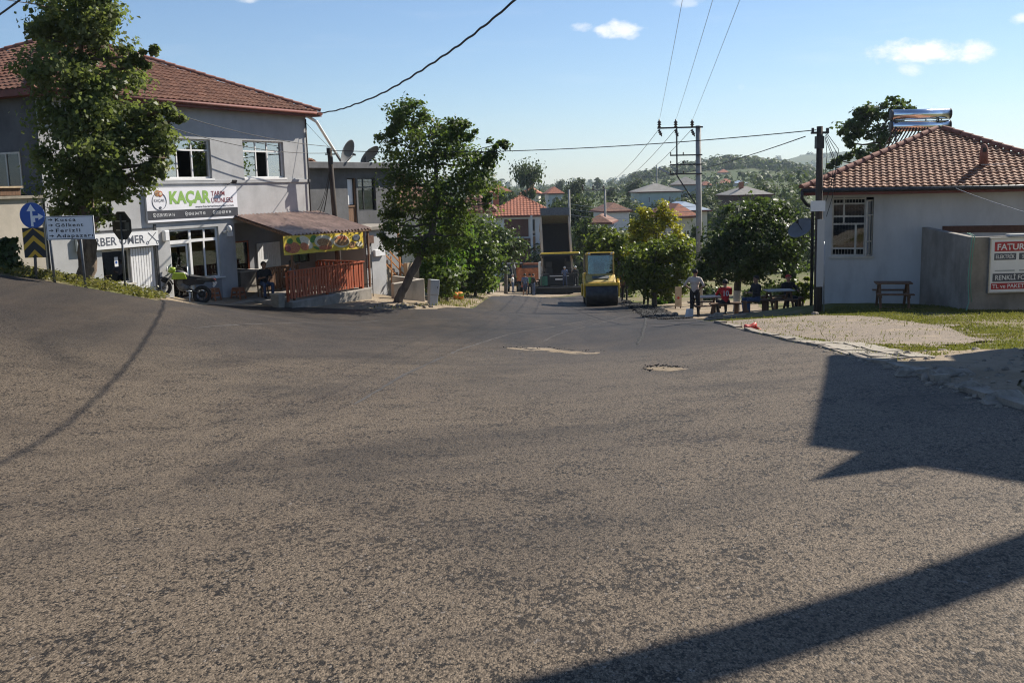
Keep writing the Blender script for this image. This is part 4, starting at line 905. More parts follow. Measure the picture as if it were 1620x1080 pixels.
dl = MB(); dl.box(-7.38, -7.30, .15, .19, .2, 2.3).box(-6.62, -6.54, .15, .19, .2, 2.3).box(-7.30, -6.62, .15, .19, .2, .45).box(-7.30, -6.62, .15, .19, 2.2, 2.3)
do = dl.build('door', K['pvc'], L); MB().box(-7.3, -6.62, .165, .171, .45, 2.2).build('pane', K['glass_dark'], do)
MB().tube([(-6.70, .08, 1.0), (-6.70, .08, 1.5)], .018).tube([(-6.70, .08, 1.03), (-6.70, .16, 1.03)], .012).tube([(-6.70, .08, 1.47), (-6.70, .16, 1.47)], .012).build('handle', K['steel'], do, smooth=True)
# barber shop
window(L, *winl, .08, (), None, K['cream_paint'], K['glass_dark'], sill=.18, w=.07, name='barber_window')
MB().box(-9.72, -9.58, .088, .094, 1.75, 2.05).build('notice', K['sign_white'], L); MB().disc((-9.65, .086, 1.88), .045, 14, Matrix.Rotation(math.pi / 2, 3, 'X')).build('notice_mark', K['sign_blue'], L)
m = MB(); n = 9
for i in range(n):
    a = shut[0] + .02 + (shut[1] - shut[0] - .04) * i / n; b = a + (shut[1] - shut[0] - .04) / n
    m.hexa([(a, .06, .35), (b - .012, .06, .35), (b - .012, .10, .35), (a, .10, .35), (a + .012, .035, 2.28), (b - .024, .035, 2.28), (b - .012, .10, 2.28), (a, .10, 2.28)])
m.build('shutter', K['white_paint'], L)
MB().box(-8.12, -8.02, -.03, .05, .2, 3.0).box(-10.5, -8.02, -.02, .03, 2.84, 2.90).build('shop_trim', K['dark_steel'], L)
sg = MB().box(-11.2, -8.05, -.12, -.02, 2.33, 2.80).build('shop_sign', K['sign_white'], L); x_, z_ = LF(150, 380)
text(sg, 'BERBER ÖMER', -10.99, 2.44, -.124, .265, K['sign_slate'], 2.36, .012)
m = MB(); c0 = Vector((-8.3, -.125, 2.58))
for s_ in (-1, 1):
    m.bar(c0 + Vector((-.17 * s_, 0, -.12)), c0 + Vector((.16 * s_, 0, .17)), .022, .004, (0, 1, 0)); ring = [c0 + Vector((-.21 * s_ + .05 * math.cos(a * .7), 0, -.15 + .05 * math.sin(a * .7))) for a in range(10)]; m.tube(ring, .007, 5)
m.build('scissors_mark', K['sign_slate'], sg)
MB().box(-7.8, -7.58, -.16, -.003, 2.42, 2.78).build('meter_box', K['white_paint'], L, bevel=.03)
lm = MB().box(-4.98, -4.9, -.14, -.003, 2.55, 2.63).tube([(-4.94, -.12, 2.6), (-4.94, -.3, 2.72)], .02).ell((-4.94, -.3, 2.7), (.09, .09, .12), 10, 6).build('wall_lamp', K['pvc'], L, smooth=True); MB().box(-4.78, -4.5, -.05, -.003, 2.42, 2.58).build('junction_box', K['pvc'], L)
# advertising banner
xa, za = LF(227.4, 298.7); xb, zb = LF(372, 343)
bn = MB().box(-8.40, -4.22, -.09, -.02, 3.06, 4.17).build('banner', K['banner_white'], L); 
MB().box(-8.395, -4.225, -.094, -.091, 3.14, 3.44).build('band', K['banner_dark'], bn)
text(bn, 'KAÇAR', -7.42, 3.66, -.095, .40, K['banner_green'], 1.88, .045)
text(bn, 'TARIM', -5.50, 3.87, -.095, .17, K['banner_maroon'], .66, .012); text(bn, 'ÜRÜNLERİ', -5.50, 3.63, -.095, .17, K['banner_maroon'], 1.06, .012)
text(bn, 'www.kacartarimurunleri.com', -6.28, 3.48, -.095, .085, K['banner_dark'], 1.86, .006)
for i, (s_, x) in enumerate((('0538 592 54 16', -8.02), ('0543 544 77 40', -6.62), ('0532 425 91 94', -5.32))):
    text(bn, s_, x, 3.24, -.097, .105, K['sign_white'], .78 if i < 2 else .74, .0)
    r = [(x - .1 + .06 * math.cos(a * .45), -.098, 3.29 + .06 * math.sin(a * .45)) for a in range(15)]; MB().tube(r, .009, 5).bar((x - .125, -.098, 3.31), (x - .08, -.098, 3.265), .02, .006, (0, 1, 0)).build('phone_mark', K['sign_white'], bn)
r = [(-7.86 + .30 * math.cos(a * .21), -.097, 3.74 + .28 * math.sin(a * .21)) for a in range(31)]; MB().tube(r, .008, 4).build('logo_ring', K['sign_slate'], bn)
RX90 = Matrix.Rotation(math.pi / 2, 3, 'X')
MB().ell((-7.92, -.094, 4.0), (.13, .004, .11), 14, 8).build('hazelnut_mark', K['food_brown'], bn); MB().ell((-7.80, -.098, 3.98), (.10, .004, .10), 14, 8).build('hazelnut_mark', K['food_red'], bn); MB().ell((-7.80, -.103, 3.98), (.055, .003, .055), 12, 6).build('kernel_mark', K['food_cream'], bn)
text(bn, 'KAÇAR', -8.08, 3.72, -.098, .10, K['sign_slate'], .44, .004); MB().ell((-7.84, -.097, 3.53), (.06, .004, .045), 10, 6).build('logo_leaf', K['sign_slate'], bn)
fl = MB().bar((-4.6, -.02, 4.22), (-4.6, -.32, 4.36), .02).obox((-4.6, -.36, 4.34), (.2, .06, .13), Matrix.Rotation(.5, 3, 'X')).build('floodlight', K['dark_steel'], L)
# cafe recess under the awning
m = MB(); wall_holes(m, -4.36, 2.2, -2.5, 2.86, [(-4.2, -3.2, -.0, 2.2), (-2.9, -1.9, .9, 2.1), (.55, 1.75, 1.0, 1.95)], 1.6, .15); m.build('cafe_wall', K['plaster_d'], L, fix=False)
MB().box(-4.4, 2.2, 1.75, 4.2, -.1, .02).box(-4.4, 2.2, 4.1, 4.2, 0, 2.86).build('cafe_inside', K['room_mid'], L)
df = MB().box(-4.22, -4.12, 1.5, 1.62, 0, 2.2).box(-3.26, -3.14, 1.5, 1.62, 0, 2.25).box(-4.12, -3.26, 1.5, 1.62, 2.1, 2.2).build('cafe_door_frame', K['wood_red'], L)
MB().box(-3.12, -2.0, 1.0, 1.5, .0, .95).build('counter', K['render_grey'], L); MB().box(-3.16, -1.96, .96, 1.54, .95, 1.0).build('counter_top', K['table_top'], L)
window(L, -2.9, -1.9, .9, 2.1, 1.62, (), None, K['wood_red'], K['glass_dark'], name='cafe_window')
m = MB(); k = 12
for i in range(k): a = -1.5 + 1.35 * i / k; m.hexa([(a, 1.53, .6), (a + .10, 1.53, .6), (a + .1125, 1.58, .6), (a - .0, 1.58, .6), (a, 1.53, 1.95), (a + .10, 1.53, 1.95), (a + .1125, 1.58, 1.95), (a, 1.58, 1.95)])
m.build('metal_shutter', K['white_paint'], L)
gr = window(L, .55, 1.75, 1.0, 1.95, 1.62, (.5,), None, K['dark_steel'], K['glass_dark'], name='barred_window')
for i in range(9): MB().tube([(.62 + i * .133, 1.55, 1.0), (.62 + i * .133, 1.55, 1.95)], .008, 5).build('bar', K['dark_steel'], gr)
# terrace, step and floor in front of the cafe
MB().box(-4.7, .05, -2.75, 1.58, -2.3, .16).build('terrace', K['concrete'], L, bevel=.03)
MB().box(-7.4, -4.75, -1.1, -.02, -2.3, .17).build('door_step', K['concrete_pale'], L, bevel=.03); MB().box(-8.6, -4.75, -2.3, -1.12, -2.4, -.12).build('pavement_slab', K['concrete'], L, bevel=.03)
# corrugated awning
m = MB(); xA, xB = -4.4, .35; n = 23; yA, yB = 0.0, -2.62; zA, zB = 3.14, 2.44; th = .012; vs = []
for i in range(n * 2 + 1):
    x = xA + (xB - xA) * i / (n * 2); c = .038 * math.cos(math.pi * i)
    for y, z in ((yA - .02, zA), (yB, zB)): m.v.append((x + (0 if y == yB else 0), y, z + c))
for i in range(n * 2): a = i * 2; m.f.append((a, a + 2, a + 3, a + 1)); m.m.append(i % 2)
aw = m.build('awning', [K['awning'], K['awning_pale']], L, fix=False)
sd = aw.modifiers.new('s', 'SOLIDIFY'); sd.thickness = .008
fm = MB().bar((xA, -.05, zA - .06), (xA, yB, zB - .06), .06, .08).bar((xB, -.05, zA - .06), (xB, yB, zB - .06), .06, .08).bar((xA, yB + .04, zB - .055), (xB, yB + .04, zB - .055), .05, .06)
for x in (-3.0, -1.6, -.4): fm.bar((x, -.05, zA - .06), (x, yB, zB - .06), .05, .06)
fm.build('awning_frame', K['wood_brown'], aw)
for x, z0 in ((-4.33, .16), (.25, .16)): MB().box(x - .035, x + .035, yB + .05, yB + .12, z0, zB - .08).build('awning_post', K['wood_brown'], aw)
# food banner at the front of the awning
fb = MB().hexa([(-4.95, -2.72, 1.78), (-.32, -2.72, 1.72), (-.32, -2.70, 1.72), (-4.95, -2.70, 1.78), (-4.95, -2.72, 2.44), (-.32, -2.72, 2.34), (-.32, -2.70, 2.34), (-4.95, -2.70, 2.44)]).build('food_banner', K['food_yellow'], L)
for j, (x, z, rx, rz, mt, rot) in enumerate(((-4.5, 2.02, .42, .20, 'food_red', .1), (-4.62, 2.25, .16, .10, 'food_green', 0), (-4.1, 2.24, .2, .1, 'food_green', .4), (-3.75, 2.16, .40, .18, 'food_cream', .5), (-3.85, 2.02, .24, .14, 'food_red', .2), (-3.35, 2.25, .2, .13, 'food_green', -.3), (-2.75, 2.12, .55, .24, 'food_cream', .1), (-2.72, 2.08, .44, .16, 'food_brown', .15), (-2.7, 1.90, .42, .08, 'food_red', .05),
                                             (-1.72, 2.08, .52, .24, 'food_cream', .08), (-1.7, 2.08, .44, .18, 'food_brown', .1), (-1.65, 2.2, .3, .08, 'food_red', .1), (-1.05, 1.90, .2, .12, 'food_brown', 0), (-.78, 2.16, .24, .12, 'sign_slate', 0), (-.6, 1.9, .22, .11, 'food_cream', .2), (-3.2, 1.92, .18, .05, 'food_green', .3), (-4.75, 2.0, .14, .1, 'banner_maroon', 0))):
    rm = Matrix.Rotation(rot, 3, 'Y'); MB().ell((x, -2.724 - j * .0012, z), (rx, .002, rz), 18, 8, rm).build('food_picture', K[mt], fb)
text(fb, 'cafe', -.93, 2.12, -2.75, .09, K['food_yellow'], .3, .01) if False else None
# picket fence round the terrace
def pickets(fname, a, b, n, z0, z1, label, mat=K['wood_red']):
    a = Vector(a); b = Vector(b); d = (b - a); Ld = d.length; yaw = math.atan2(d.y, d.x)
    t = thing(fname, label, 'fence', LW(a.x, a.y, a.z), LA + yaw)
    pm = MB().box(-.056, .056, -.012, .012, 0, z1 - z0).mesh('picket', mat)
    for i in range(n):
        o = inst(pm, 'picket', t, (Ld * (i + .5) / n + rnd.uniform(-.01, .01), rnd.uniform(-.004, .004), z0 + rnd.uniform(-.012, .012)), (0, rnd.uniform(-.012, .012), 0))
    MB().box(-.03, Ld + .03, -.05, .05, z1, z1 + .045).build('top_rail', mat, t); MB().box(0, Ld, .014, .05, z0 + .12, z0 + .19).box(0, Ld, .014, .05, z1 - .22, z1 - .15).build('cross_rail', mat, t)
    for x in (0, Ld / 2, Ld): MB().box(x - .04, x + .04, .052, .13, z0 - .15, z1 - .005).build('post', mat, t)
    return t
pickets('picket_fence', (-4.66, -2.62, 0), (-.26, -2.62, 0), 27, .24, 1.18, 'red stained picket fence along the front of the cafe terrace')
pickets('picket_fence', (-.2, -2.45, 0), (-.2, -.4, 0), 11, .24, 1.18, 'red stained picket fence closing the right end of the cafe terrace')
pickets('picket_fence', (-2.6, .35, 0), (-.5, .35, 0), 14, .24, 1.05, 'darker picket rail at the back of the cafe terrace, behind the seated man', K['wood_brown'])
pl = thing('planter', 'square white planter at the left end of the terrace fence', 'planter', LW(-4.98, -2.35, -.05), LA); MB().hexa([(-.15, -.15, 0), (.15, -.15, 0), (.15, .15, 0), (-.15, .15, 0), (-.19, -.19, .52), (.19, -.19, .52), (.19, .19, .52), (-.19, .19, .52)]).build('pot', K['concrete_pale'], pl, bevel=.015); MB().box(-.15, .15, -.15, .15, .50, .525).build('soil', K['dirt'], pl)
# roof
hip_roof(L, XL - .45, .42, -.42, DP + .42, EZ, 2.62, K['tile_dark'], .16, sides='fl', tw=.25, th=.36)
ch = MB().box(-12.0, -11.4, 3.0, 3.5, EZ, EZ + 2.5).build('chimney', K['tile_orange'], L); MB().box(-12.06, -11.34, 2.94, 3.56, EZ + 2.5, EZ + 2.58).build('chimney_cap', K['concrete'], L)
m = MB(); m.tube([(XL - .4, -.50, EZ - .02), (.40, -.50, EZ - .05)], .055, 8); m.build('gutter', K['fascia'], L, smooth=True)
MB().tube([(-.07, -.06, EZ - .25), (-.07, -.06, 2.9)], .028, 8).build('downpipe', K['dark_steel'], L, smooth=True)
# waste pipe that leans out from the eave corner to the neighbour's roof
dpp = [LW(*LF(486, 183, -.2)[:1], -.2, LF(486, 183, -.2)[1]), None]
# end wall windows (shaded side)
ew = thing('end_wall_window', 'dark window in the shaded end wall of the shop building, at the left edge', 'window', LW(XL, .5, 0), LA - math.pi / 2)
window(ew, -2.6, -.35, 4.15, 5.3, -.03, (.35, .72), None, K['cream_paint'], K['glass_dark'], sill=.12)
MB().box(-2.52, -.43, .045, .06, 4.2, 5.25).build('dark_room', K['room'], ew)
an = thing('garden_wall', 'low beige plastered wall left of the barber shop behind the road signs', 'wall', LW(XL, 0, 0), LA)
MB().box(-6, -.03, .05, .3, -2.3, 3.95).build('panel', K['plaster_beige'], an); MB().box(-6, -.0, -.03, .38, 3.95, 4.03).build('coping', K['concrete_pale'], an)
bx = thing('wooden_crate', 'flat brown wooden crate lying on top of the beige wall', 'crate', LW(XL - 1.2, .2, 4.03), LA); MB().box(-1.6, .5, -.15, .5, .0, .22).build('body', K['wood_brown'], bx, bevel=.02); MB().box(-1.65, .55, -.2, .55, .22, .27).build('lid', K['wood_pale'], bx)
# neighbouring flat-roofed house with outside stair
N_ = thing('flat_roof_house', 'grey flat roofed house joined to the shop building, outside stair and terrace', 'building', LW(0, 0, 0), LA)
m = MB(); wall_holes(m, .02, 7.6, 2.3, 4.85, [(3.86, 4.50, 2.35, 4.45), (4.62, 5.98, 3.0, 4.45)], 1.0, .2); m.poly([(7.6, 1.0, -2.6), (7.6, 6.0, -2.6), (7.6, 6.0, 4.85), (7.6, 1, 4.85)]); m.poly([(.02, 6, 2.3), (7.6, 6, 2.3), (7.6, 6, 4.85), (.02, 6, 4.85)])
m.build('wall', K['plaster_shade'], N_, fix=False)
MB().box(.02, 8.3, .55, 6.4, 4.85, 5.12).build('roof_slab', K['plaster_shade'], N_, bevel=.02)
wn = window(N_, 4.62, 5.98, 3.0, 4.45, 1.08, (.38,), .72, K['dark_steel'], K['glass_dark']); MB().box(3.86, 3.92, 1.05, 1.11, 2.35, 4.45).box(4.44, 4.5, 1.05, 1.11, 2.35, 4.45).box(3.92, 4.44, 1.05, 1.11, 3.2, 3.27).build('door_frame', K['wood_brown'], N_); MB().box(3.92, 4.44, 1.08, 1.1, 2.35, 3.2).build('door', K['wood_brown'], N_)
m = MB().box(3.93, 4.43, 1.16, 1.18, 3.3, 4.40); m.build('curtain', K['white_paint'], N_)
MB().box(.1, 7.5, 3.2, 3.3, 2.35, 4.8).box(.1, 7.5, 1.25, 6, 2.3, 2.34).build('room', K['room_mid'], N_)
m = MB(); wall_holes(m, 2.2, 3.65, -2.6, 2.25, [], -1.0, .2); m.poly([(3.65, -1, -2.6), (3.65, 1.2, -2.6), (3.65, 1.2, 2.25), (3.65, -1, 2.25)]); m.poly([(2.2, -1, -2.6), (2.2, 1.6, -2.6), (2.2, 1.6, 2.25), (2.2, -1, 2.25)]); m.build('lower_wall', K['plaster'], N_, fix=False)
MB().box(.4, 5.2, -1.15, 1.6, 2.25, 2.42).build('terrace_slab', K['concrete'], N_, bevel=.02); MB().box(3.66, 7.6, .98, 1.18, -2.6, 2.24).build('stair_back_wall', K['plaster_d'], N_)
MB().box(2.72, 3.42, -1.12, -1.003, 1.15, 1.42).build('meter_box', K['white_paint'], N_, bevel=.01); MB().box(2.28, 2.68, -1.1, -1.003, 1.72, 2.05).build('brown_box', K['brown_cloth'], N_)
for i in range(8): MB().box(3.7 + i * .24, 3.7 + (i + 1) * .24, -.75, .95, -2.6, 1.3 - (i + 1) * .2).build('step', K['concrete_pale'], N_)
rl = MB()
for dz in (.35, .75, 1.1): rl.bar((3.66, -.82, 1.2 + dz - .65), (5.35, -.82, -.3 + dz - .35), .045)
rl.bar((4.3, -.82, -.2), (4.3, -.82, 1.05), .045).bar((5.0, -.82, -.55), (4.92, -.82, 2.25), .07).build('stair_rail', K['orange_rail'], N_)
MB().box(5.05, 6.0, -1.15, -.95, -2.6, .68).build('side_wall', K['plaster_tan'], N_)
hip_roof(N_, .1, 2.0, 1.1, 3.4, 5.14, .45, K['tile'], 0, sides='fr', ridge=False, tw=.2, th=.25)
# satellite dishes on that roof
def dish(lbl, px, py, D, rw, yaw, tilt, foot):
    c = at(px, py, D); t = thing('satellite_dish', lbl, 'satellite dish', (c.x, c.y, foot), yaw); h = c.z - foot
    rot = Matrix.Rotation(tilt, 3, 'X'); prof = [(rw * k / 7, .28 * rw * (k / 7) ** 2) for k in range(1, 8)] + [(rw, .28 * rw + .012)] + [(rw * k / 7, .28 * rw * (k / 7) ** 2 + .012) for k in range(7, 0, -1)]
    ax = rot @ Matrix.Rotation(math.pi / 2, 3, 'X')
    MB().lathe(prof, 28, (0, 0, h), ax).build('reflector', K['dish'], t, smooth=True)
    MB().tube([(0, .12, -.05), (0, .12, h - .1), (0, .03, h)], .03, 8).build('mast', K['dark_steel'], t)
    f = Vector((0, 0, h)) + ax @ Vector((0, 0, rw * .85)); lo = Vector((0, 0, h)) + ax @ Vector((0, -rw * .95, .26 * rw))
    MB().tube([lo, f], .014, 6).build('feed_arm', K['dark_steel'], t); MB().obox(f, (.08, .08, .12), ax).build('receiver', K['black'], t); return t
rz2 = LO.z + 5.12
dish('grey satellite dish on the flat roof, left one, behind the slanting pipe', 545, 239, 43.5, .56, LA + .2, .35, rz2); dish('grey satellite dish on the flat roof, right one, tilted further up', 581, 242, 45.0, .54, LA + .1, .75, rz2)
sp = MB().tube([LW(*[(-.15), -.15, 0][:2], EZ - .12), LW(.3, -.3, EZ - .35), LW(3.6, 1.1, 5.2)], .06, 8)
o = sp.build('drain_pipe', K['pvc'], None, smooth=True); tag(o, 'pale drain pipe slanting from the shop eaves down to the flat roof', 'pipe')
# utility pole beside the shop
def PW(px, py, yo): x, z = LF(px, py, yo); return LW(x, yo, z)
pt = PW(521, 234, -.7); pb = LW(LF(538, 430, -.7)[0], -.7, -.3)
p_ = thing('wooden_utility_pole', 'dark wooden utility pole beside the awning, hung with cable loops', 'utility pole', pb, 0)
MB().tube([Vector((0, 0, -.5)), (pt - pb) * .5, pt - pb], [.13, .11, .095], 10).build('pole', K['wood_pole'], p_, smooth=True)
q = pt - pb; MB().bar(q + Vector((-.18, 0, -.25)), q + Vector((.2, .1, -.25)), .05).obox(q + Vector((.05, -.08, -.5)), (.16, .12, .3)).obox(q + Vector((-.03, -.06, -.1)), (.13, .13, .2)).build('cable_clamp', K['black'], p_)
lc = MB()
for k, (a, b, sag, r) in enumerate((((.1, -.12, -.7), (-1.0, -.3, -3.3), .8, .012), ((.0, -.1, -.9), (-.9, .2, -3.1), 1.3, .02), ((.05, -.1, -.6), (-.95, .4, -2.6), .9, .01))):
    a = q + Vector(a); b = q + Vector(b); lc.tube([a.lerp(b, i / 10) - Vector((0, 0, sag * math.sin(math.pi * i / 10) * .6)) for i in range(11)], r, 5)
lc.build('cable_loop', K['cable'], p_)
# low stuccoed garden wall, rubble and utility cabinet at the corner
def gpt(px, py, D): p = at(px, py, D); p.z = gz(p.x, p.y); return p
a = gpt(624, 480, 39.6); b = gpt(672, 479, 40.4)
gw = thing('stucco_wall', 'short rough stuccoed wall at the foot of the leaning tree', 'wall', a, math.atan2((b - a).y, (b - a).x)); Lw = (b - a).length
MB().hexa([(0, 0, -.4), (Lw, 0, -.4), (Lw, .25, -.4), (0, .25, -.4), (0, 0, .62), (Lw, 0, .72), (Lw, .25, .72), (0, .25, .62)]).box(Lw - .2, Lw, .26, 2.4, -.4, .7).build('panel', K['plaster_beige'], gw, bevel=.02)
for i in range(17):
    px = 628 + i * 3.4 + rnd.uniform(-1, 1); p = gp(px, rnd.uniform(483, 488)); s_ = rnd.uniform(.07, .15)
    mb = MB().ell((0, 0, s_ * .4), (s_, s_ * rnd.uniform(.6, 1), s_ * .55), 7, 5)
    mb.v = [tuple(c + rnd.uniform(-.02, .02) for c in v) for v in mb.v]
    tag(mb.build('rubble_stone', K['stone'], None, loc=(p.x, p.y, p.z), rot=(0, 0, rnd.uniform(0, 6))), 'pale rubble stone in the heap below the short stuccoed wall', 'stone', 'rubble below the stuccoed wall')
p = gpt(684, 483, 39.2); cb = thing('utility_cabinet', 'tall grey metal utility cabinet leaning slightly at the street corner', 'cabinet', p, .5); cb.rotation_euler = (0, .10, .45)
MB().box(-.17, .17, -.14, .14, -.1, .42).build('base', K['cabinet'], cb, bevel=.01); MB().box(-.19, .19, -.16, .16, .425, 1.02).build('body', K['cabinet'], cb, bevel=.01); MB().box(-.15, .15, -.168, -.161, .47, .97).build('door', K['cabinet'], cb); MB().box(.09, .11, -.176, -.168, .68, .76).build('handle', K['black'], cb)
p = gpt(725, 467, 46.5); wb = thing('barrel', 'small orange plastic drum lying under the bushes', 'drum', p, .3); MB().lathe([(.16, -.22), (.19, -.18), (.19, -.05), (.175, -.03), (.19, 0), (.19, .18), (.15, .22)], 14, (0, 0, .19), Matrix.Rotation(math.pi / 2, 3, 'Y')).build('body', K['orange_plastic'], wb, smooth=True); MB().lathe([(.05, 0), (.05, .03)], 10, (.2, 0, .26), Matrix.Rotation(math.pi / 2, 3, 'Y')).build('cap', K['black'], wb)
# plastic stools
def stool(lbl, px, py, D):
    p = gpt(px, py, D); p.z = max(p.z, LO.z + .17); t = thing('plastic_stool', lbl, 'stool', p, LA + .2)
    MB().box(-.16, .16, -.16, .16, .40, .43).build('seat', K['brown_plastic'], t, bevel=.01)
    for sx in (-1, 1):
        for sy in (-1, 1): MB().hexa([(sx * .19 - .02, sy * .19 - .02, 0), (sx * .19 + .02, sy * .19 - .02, 0), (sx * .19 + .02, sy * .19 + .02, 0), (sx * .19 - .02, sy * .19 + .02, 0), (sx * .14 - .02, sy * .14 - .02, .4), (sx * .14 + .02, sy * .14 - .02, .4), (sx * .14 + .02, sy * .14 + .02, .4), (sx * .14 - .02, sy * .14 + .02, .4)]).build('leg', K['brown_plastic'], t)
    for a in range(4): m = Matrix.Rotation(a * math.pi / 2, 3, 'Z'); MB().obox(m @ Vector((0, -.165, .18)), (.3, .012, .07), m).obox(m @ Vector((0, -.15, .34)), (.26, .012, .1), m).build('skirt', K['brown_plastic'], t)
    return t
stool('brown plastic stool left of the shop corner, beside the motorbike', 338, 472, 34.6); stool('brown plastic stool at the shop corner by the cafe entrance', 377, 466, 35.6)
# iron stand by the terrace end
p = LW(.55, -2.2, -.1); sd_ = thing('iron_rack', 'thin black iron rack standing right of the terrace fence', 'rack', p, LA); m = MB()
for x in (0, .35): m.bar((x, 0, -.4), (x, 0, 1.95), .025)
for z in (.1, .5, .9, 1.3, 1.7): m.bar((0, 0, z), (.35, 0, z), .018)
m.bar((.0, 0, .3), (.0, .4, .3), .02).bar((.35, 0, .3), (.35, .4, .3), .02).build('frame', K['dark_steel'], sd_); MB().box(-.02, .3, -.03, -.014, .95, 1.5).build('board', K['black'], sd_)

# ------------------------------------------------------------------ white house on the right
HD = 31.0; HA = R_(-18); HO = at(1289, 476, HD); HO.z = -2.2
HU = Vector((math.cos(HA), math.sin(HA), 0)); HY = Vector((-HU.y, HU.x, 0))
def HF(px, py, yo=0.0):
    o = HO + HY * yo; d = ray(px, py); t = (o - CAMP).dot(HY) / d.dot(HY); p = CAMP + d * t - HO; return p.dot(HU), p.z
H = thing('white_house', 'single storey white house with red clay tile hip roof and solar tanks', 'house', HO, HA)
ez = HF(1302, 301)[1]; HWX = 7.5; HDY = 7.3
a0 = HF(1317, 313); a1 = HF(1380, 405); hw = (a0[0], a1[0], a1[1], a0[1])
m = MB(); wall_holes(m, 0, HWX, -1.0, ez, [hw], 0, .25); m.poly([(0, 0, -1), (0, HDY, -1), (0, HDY, ez), (0, 0, ez)]); m.poly([(HWX, 0, -1), (HWX, HDY, -1), (HWX, HDY, ez), (HWX, 0, ez)]); m.poly([(0, HDY, -1), (HWX, HDY, -1), (HWX, HDY, ez), (0, HDY, ez)])
m.build('wall', K['plaster_white'], H, fix=False); MB().box(.1, HWX - .1, 2.5, 2.6, -.5, ez - .05).box(.1, HWX - .1, .3, 2.5, -.2, -.1).build('room', K['room'], H)
MB().box(-.03, 3.4, -.03, -.003, -1, .12).build('plinth', K['plaster_white'], H)
x0, x1, z0, z1 = hw; wv = x1 - x0; hv = z1 - z0; fr = MB(); t_ = .045
for a, b, c, d in ((0, .03, 0, 1), (.78, .81, 0, 1), (.27, .30, .70, 1), (.27, .30, .555, .68), (.56, .60, 0, .555)): fr.box(x0 + wv * a, x0 + wv * b + .01, .06, .12, z0 + hv * c, z0 + hv * d)
for a, b, c in ((.03, .78, .0), (.03, .78, .115), (.03, .78, .535), (.03, .78, .665), (.03, .78, .965), (.03, .78, .88)): fr.box(x0 + wv * a + .012, x0 + wv * b - .001, .063, .117, z0 + hv * c + .001, z0 + hv * c + .05)
fw = fr.build('window', K['cream_paint'], H)
for a, b, c, d in ((.03, .56, .14, .53), (.03, .27, .70, .88), (.30, .78, .70, .88), (.03, .27, .57, .66), (.30, .78, .57, .66), (.60, .78, .14, .53)): MB().box(x0 + wv * a, x0 + wv * b, .085, .09, z0 + hv * c, z0 + hv * d).build('pane', K['glass_dark'], fw)
sa = MB()
for (p, q) in (((0, 0, 0), (.40, 0, 0)), ((0, 0, .42), (.40, 0, .42)), ((0, 0, 1.22), (.40, 0, 1.22)), ((0, 0, 1.66), (.40, 0, 1.66)), ((.02, 0, 0), (.02, 0, 1.68)), ((.38, 0, 0), (.38, 0, 1.68)), ((.2, 0, .02), (.2, 0, 1.22))): sa.bar(p, q, .04)
so = sa.build('open_sash', K['cream_paint'], fw, loc=(x1 - .02, .08, z0 + .03), rot=(0, 0, R_(180 + 62)))
MB().box(.03, .37, -.003, .003, .03, 1.64).build('pane', K['glass'], so)
for i in range(11): MB().tube([(x0 + .04 + i * wv * .075, .16, z0 + .04), (x0 + .04 + i * wv * .075, .16, z1 - .02)], .007, 5).build('bar', K['cream_paint'], fw)
MB().box(x0 - .05, x1 + .05, -.05, .1, z0 - .06, z0 - .002).build('sill', K['cream_paint'], fw)
hip_roof(H, -.45, HWX + .45, -.45, HDY + .45, ez + .02, 1.80, K['tile'], .17, sides='fl', tw=.19, th=.205)
g_ = MB().tube([(-.42, -.52, ez + .0), (HWX + .4, -.52, ez - .02)], .06, 8).tube([(-.42, -.52, ez), (-.44, -.50, ez - .22), (-.30, -.25, ez - .42), (-.12, -.10, ez - .55), (-.10, -.09, -.3)], .05, 8); g_.build('gutter', K['dark_steel'], H, smooth=True)
# clay roof vent
vx, vy = 4.75, .85; vz2 = ez + .03 + (vy + .45) / 4.1 * 1.80
mv = MB(); n = 10
for i in range(n + 1):
    a = math.pi * i / n
for zz_, r in ((0, .115), (.45, .105), (.58, .085), (.66, .04)): pass
mv.lathe([(.12, 0), (.115, .38), (.105, .52), (.075, .62), (.02, .67)], 12, (0, 0, 0)); mo = mv.build('roof_vent', K['ridge'], H, smooth=True, loc=(vx, vy, vz2)); MB().box(-.05, .05, -.125, -.09, .42, .54).build('vent_mouth', K['black'], mo)
MB().bar((vx - .1, vy - .25, vz2 + .05), (vx + .55, vy - .3, vz2 + .05), .02).build('vent_strap', K['steel'], H)
# solar water heater behind the ridge
sp_ = at(1455, 213, 36.0); S = thing('solar_water_heater', 'solar water heater with two stacked shiny steel tanks on the white house roof', 'water heater', (sp_.x, 36.0, sp_.z - .42), 0)
for z in (.72, 1.12):
    MB().tube([(-1.02, 0, z), (1.02, 0, z)], .185, 24).build('tank', K['tank_steel'], S, smooth=True)
    for sx in (-1, 1): MB().lathe([(.19, 0), (.19, .03), (.12, .045)], 20, (sx * 1.02, 0, z), Matrix.Rotation(sx * math.pi / 2, 3, 'Y')).build('tank_cap', K['dark_steel'], S)
tub = MB().tube([(0, 0, 0), (0, .95, -.62)], .024, 8).mesh('vacuum_tube', K['dark_steel'], True)
for i in range(18): inst(tub, 'vacuum_tube', S, (-1.0 + i * .115, -.25, .62))
fr_ = MB()
for x in (-.95, .6): fr_.bar((x, -.35, -.1), (x, -.1, 1.0), .035).bar((x, .7, -.6), (x, 0, .95), .035)
for x in (.2, .75): fr_.bar((x, 0, .85), (x, 0, 1.0), .03)
fr_.bar((-.95, -.28, .1), (.6, -.28, .1), .03).build('stand', K['dark_steel'], S)
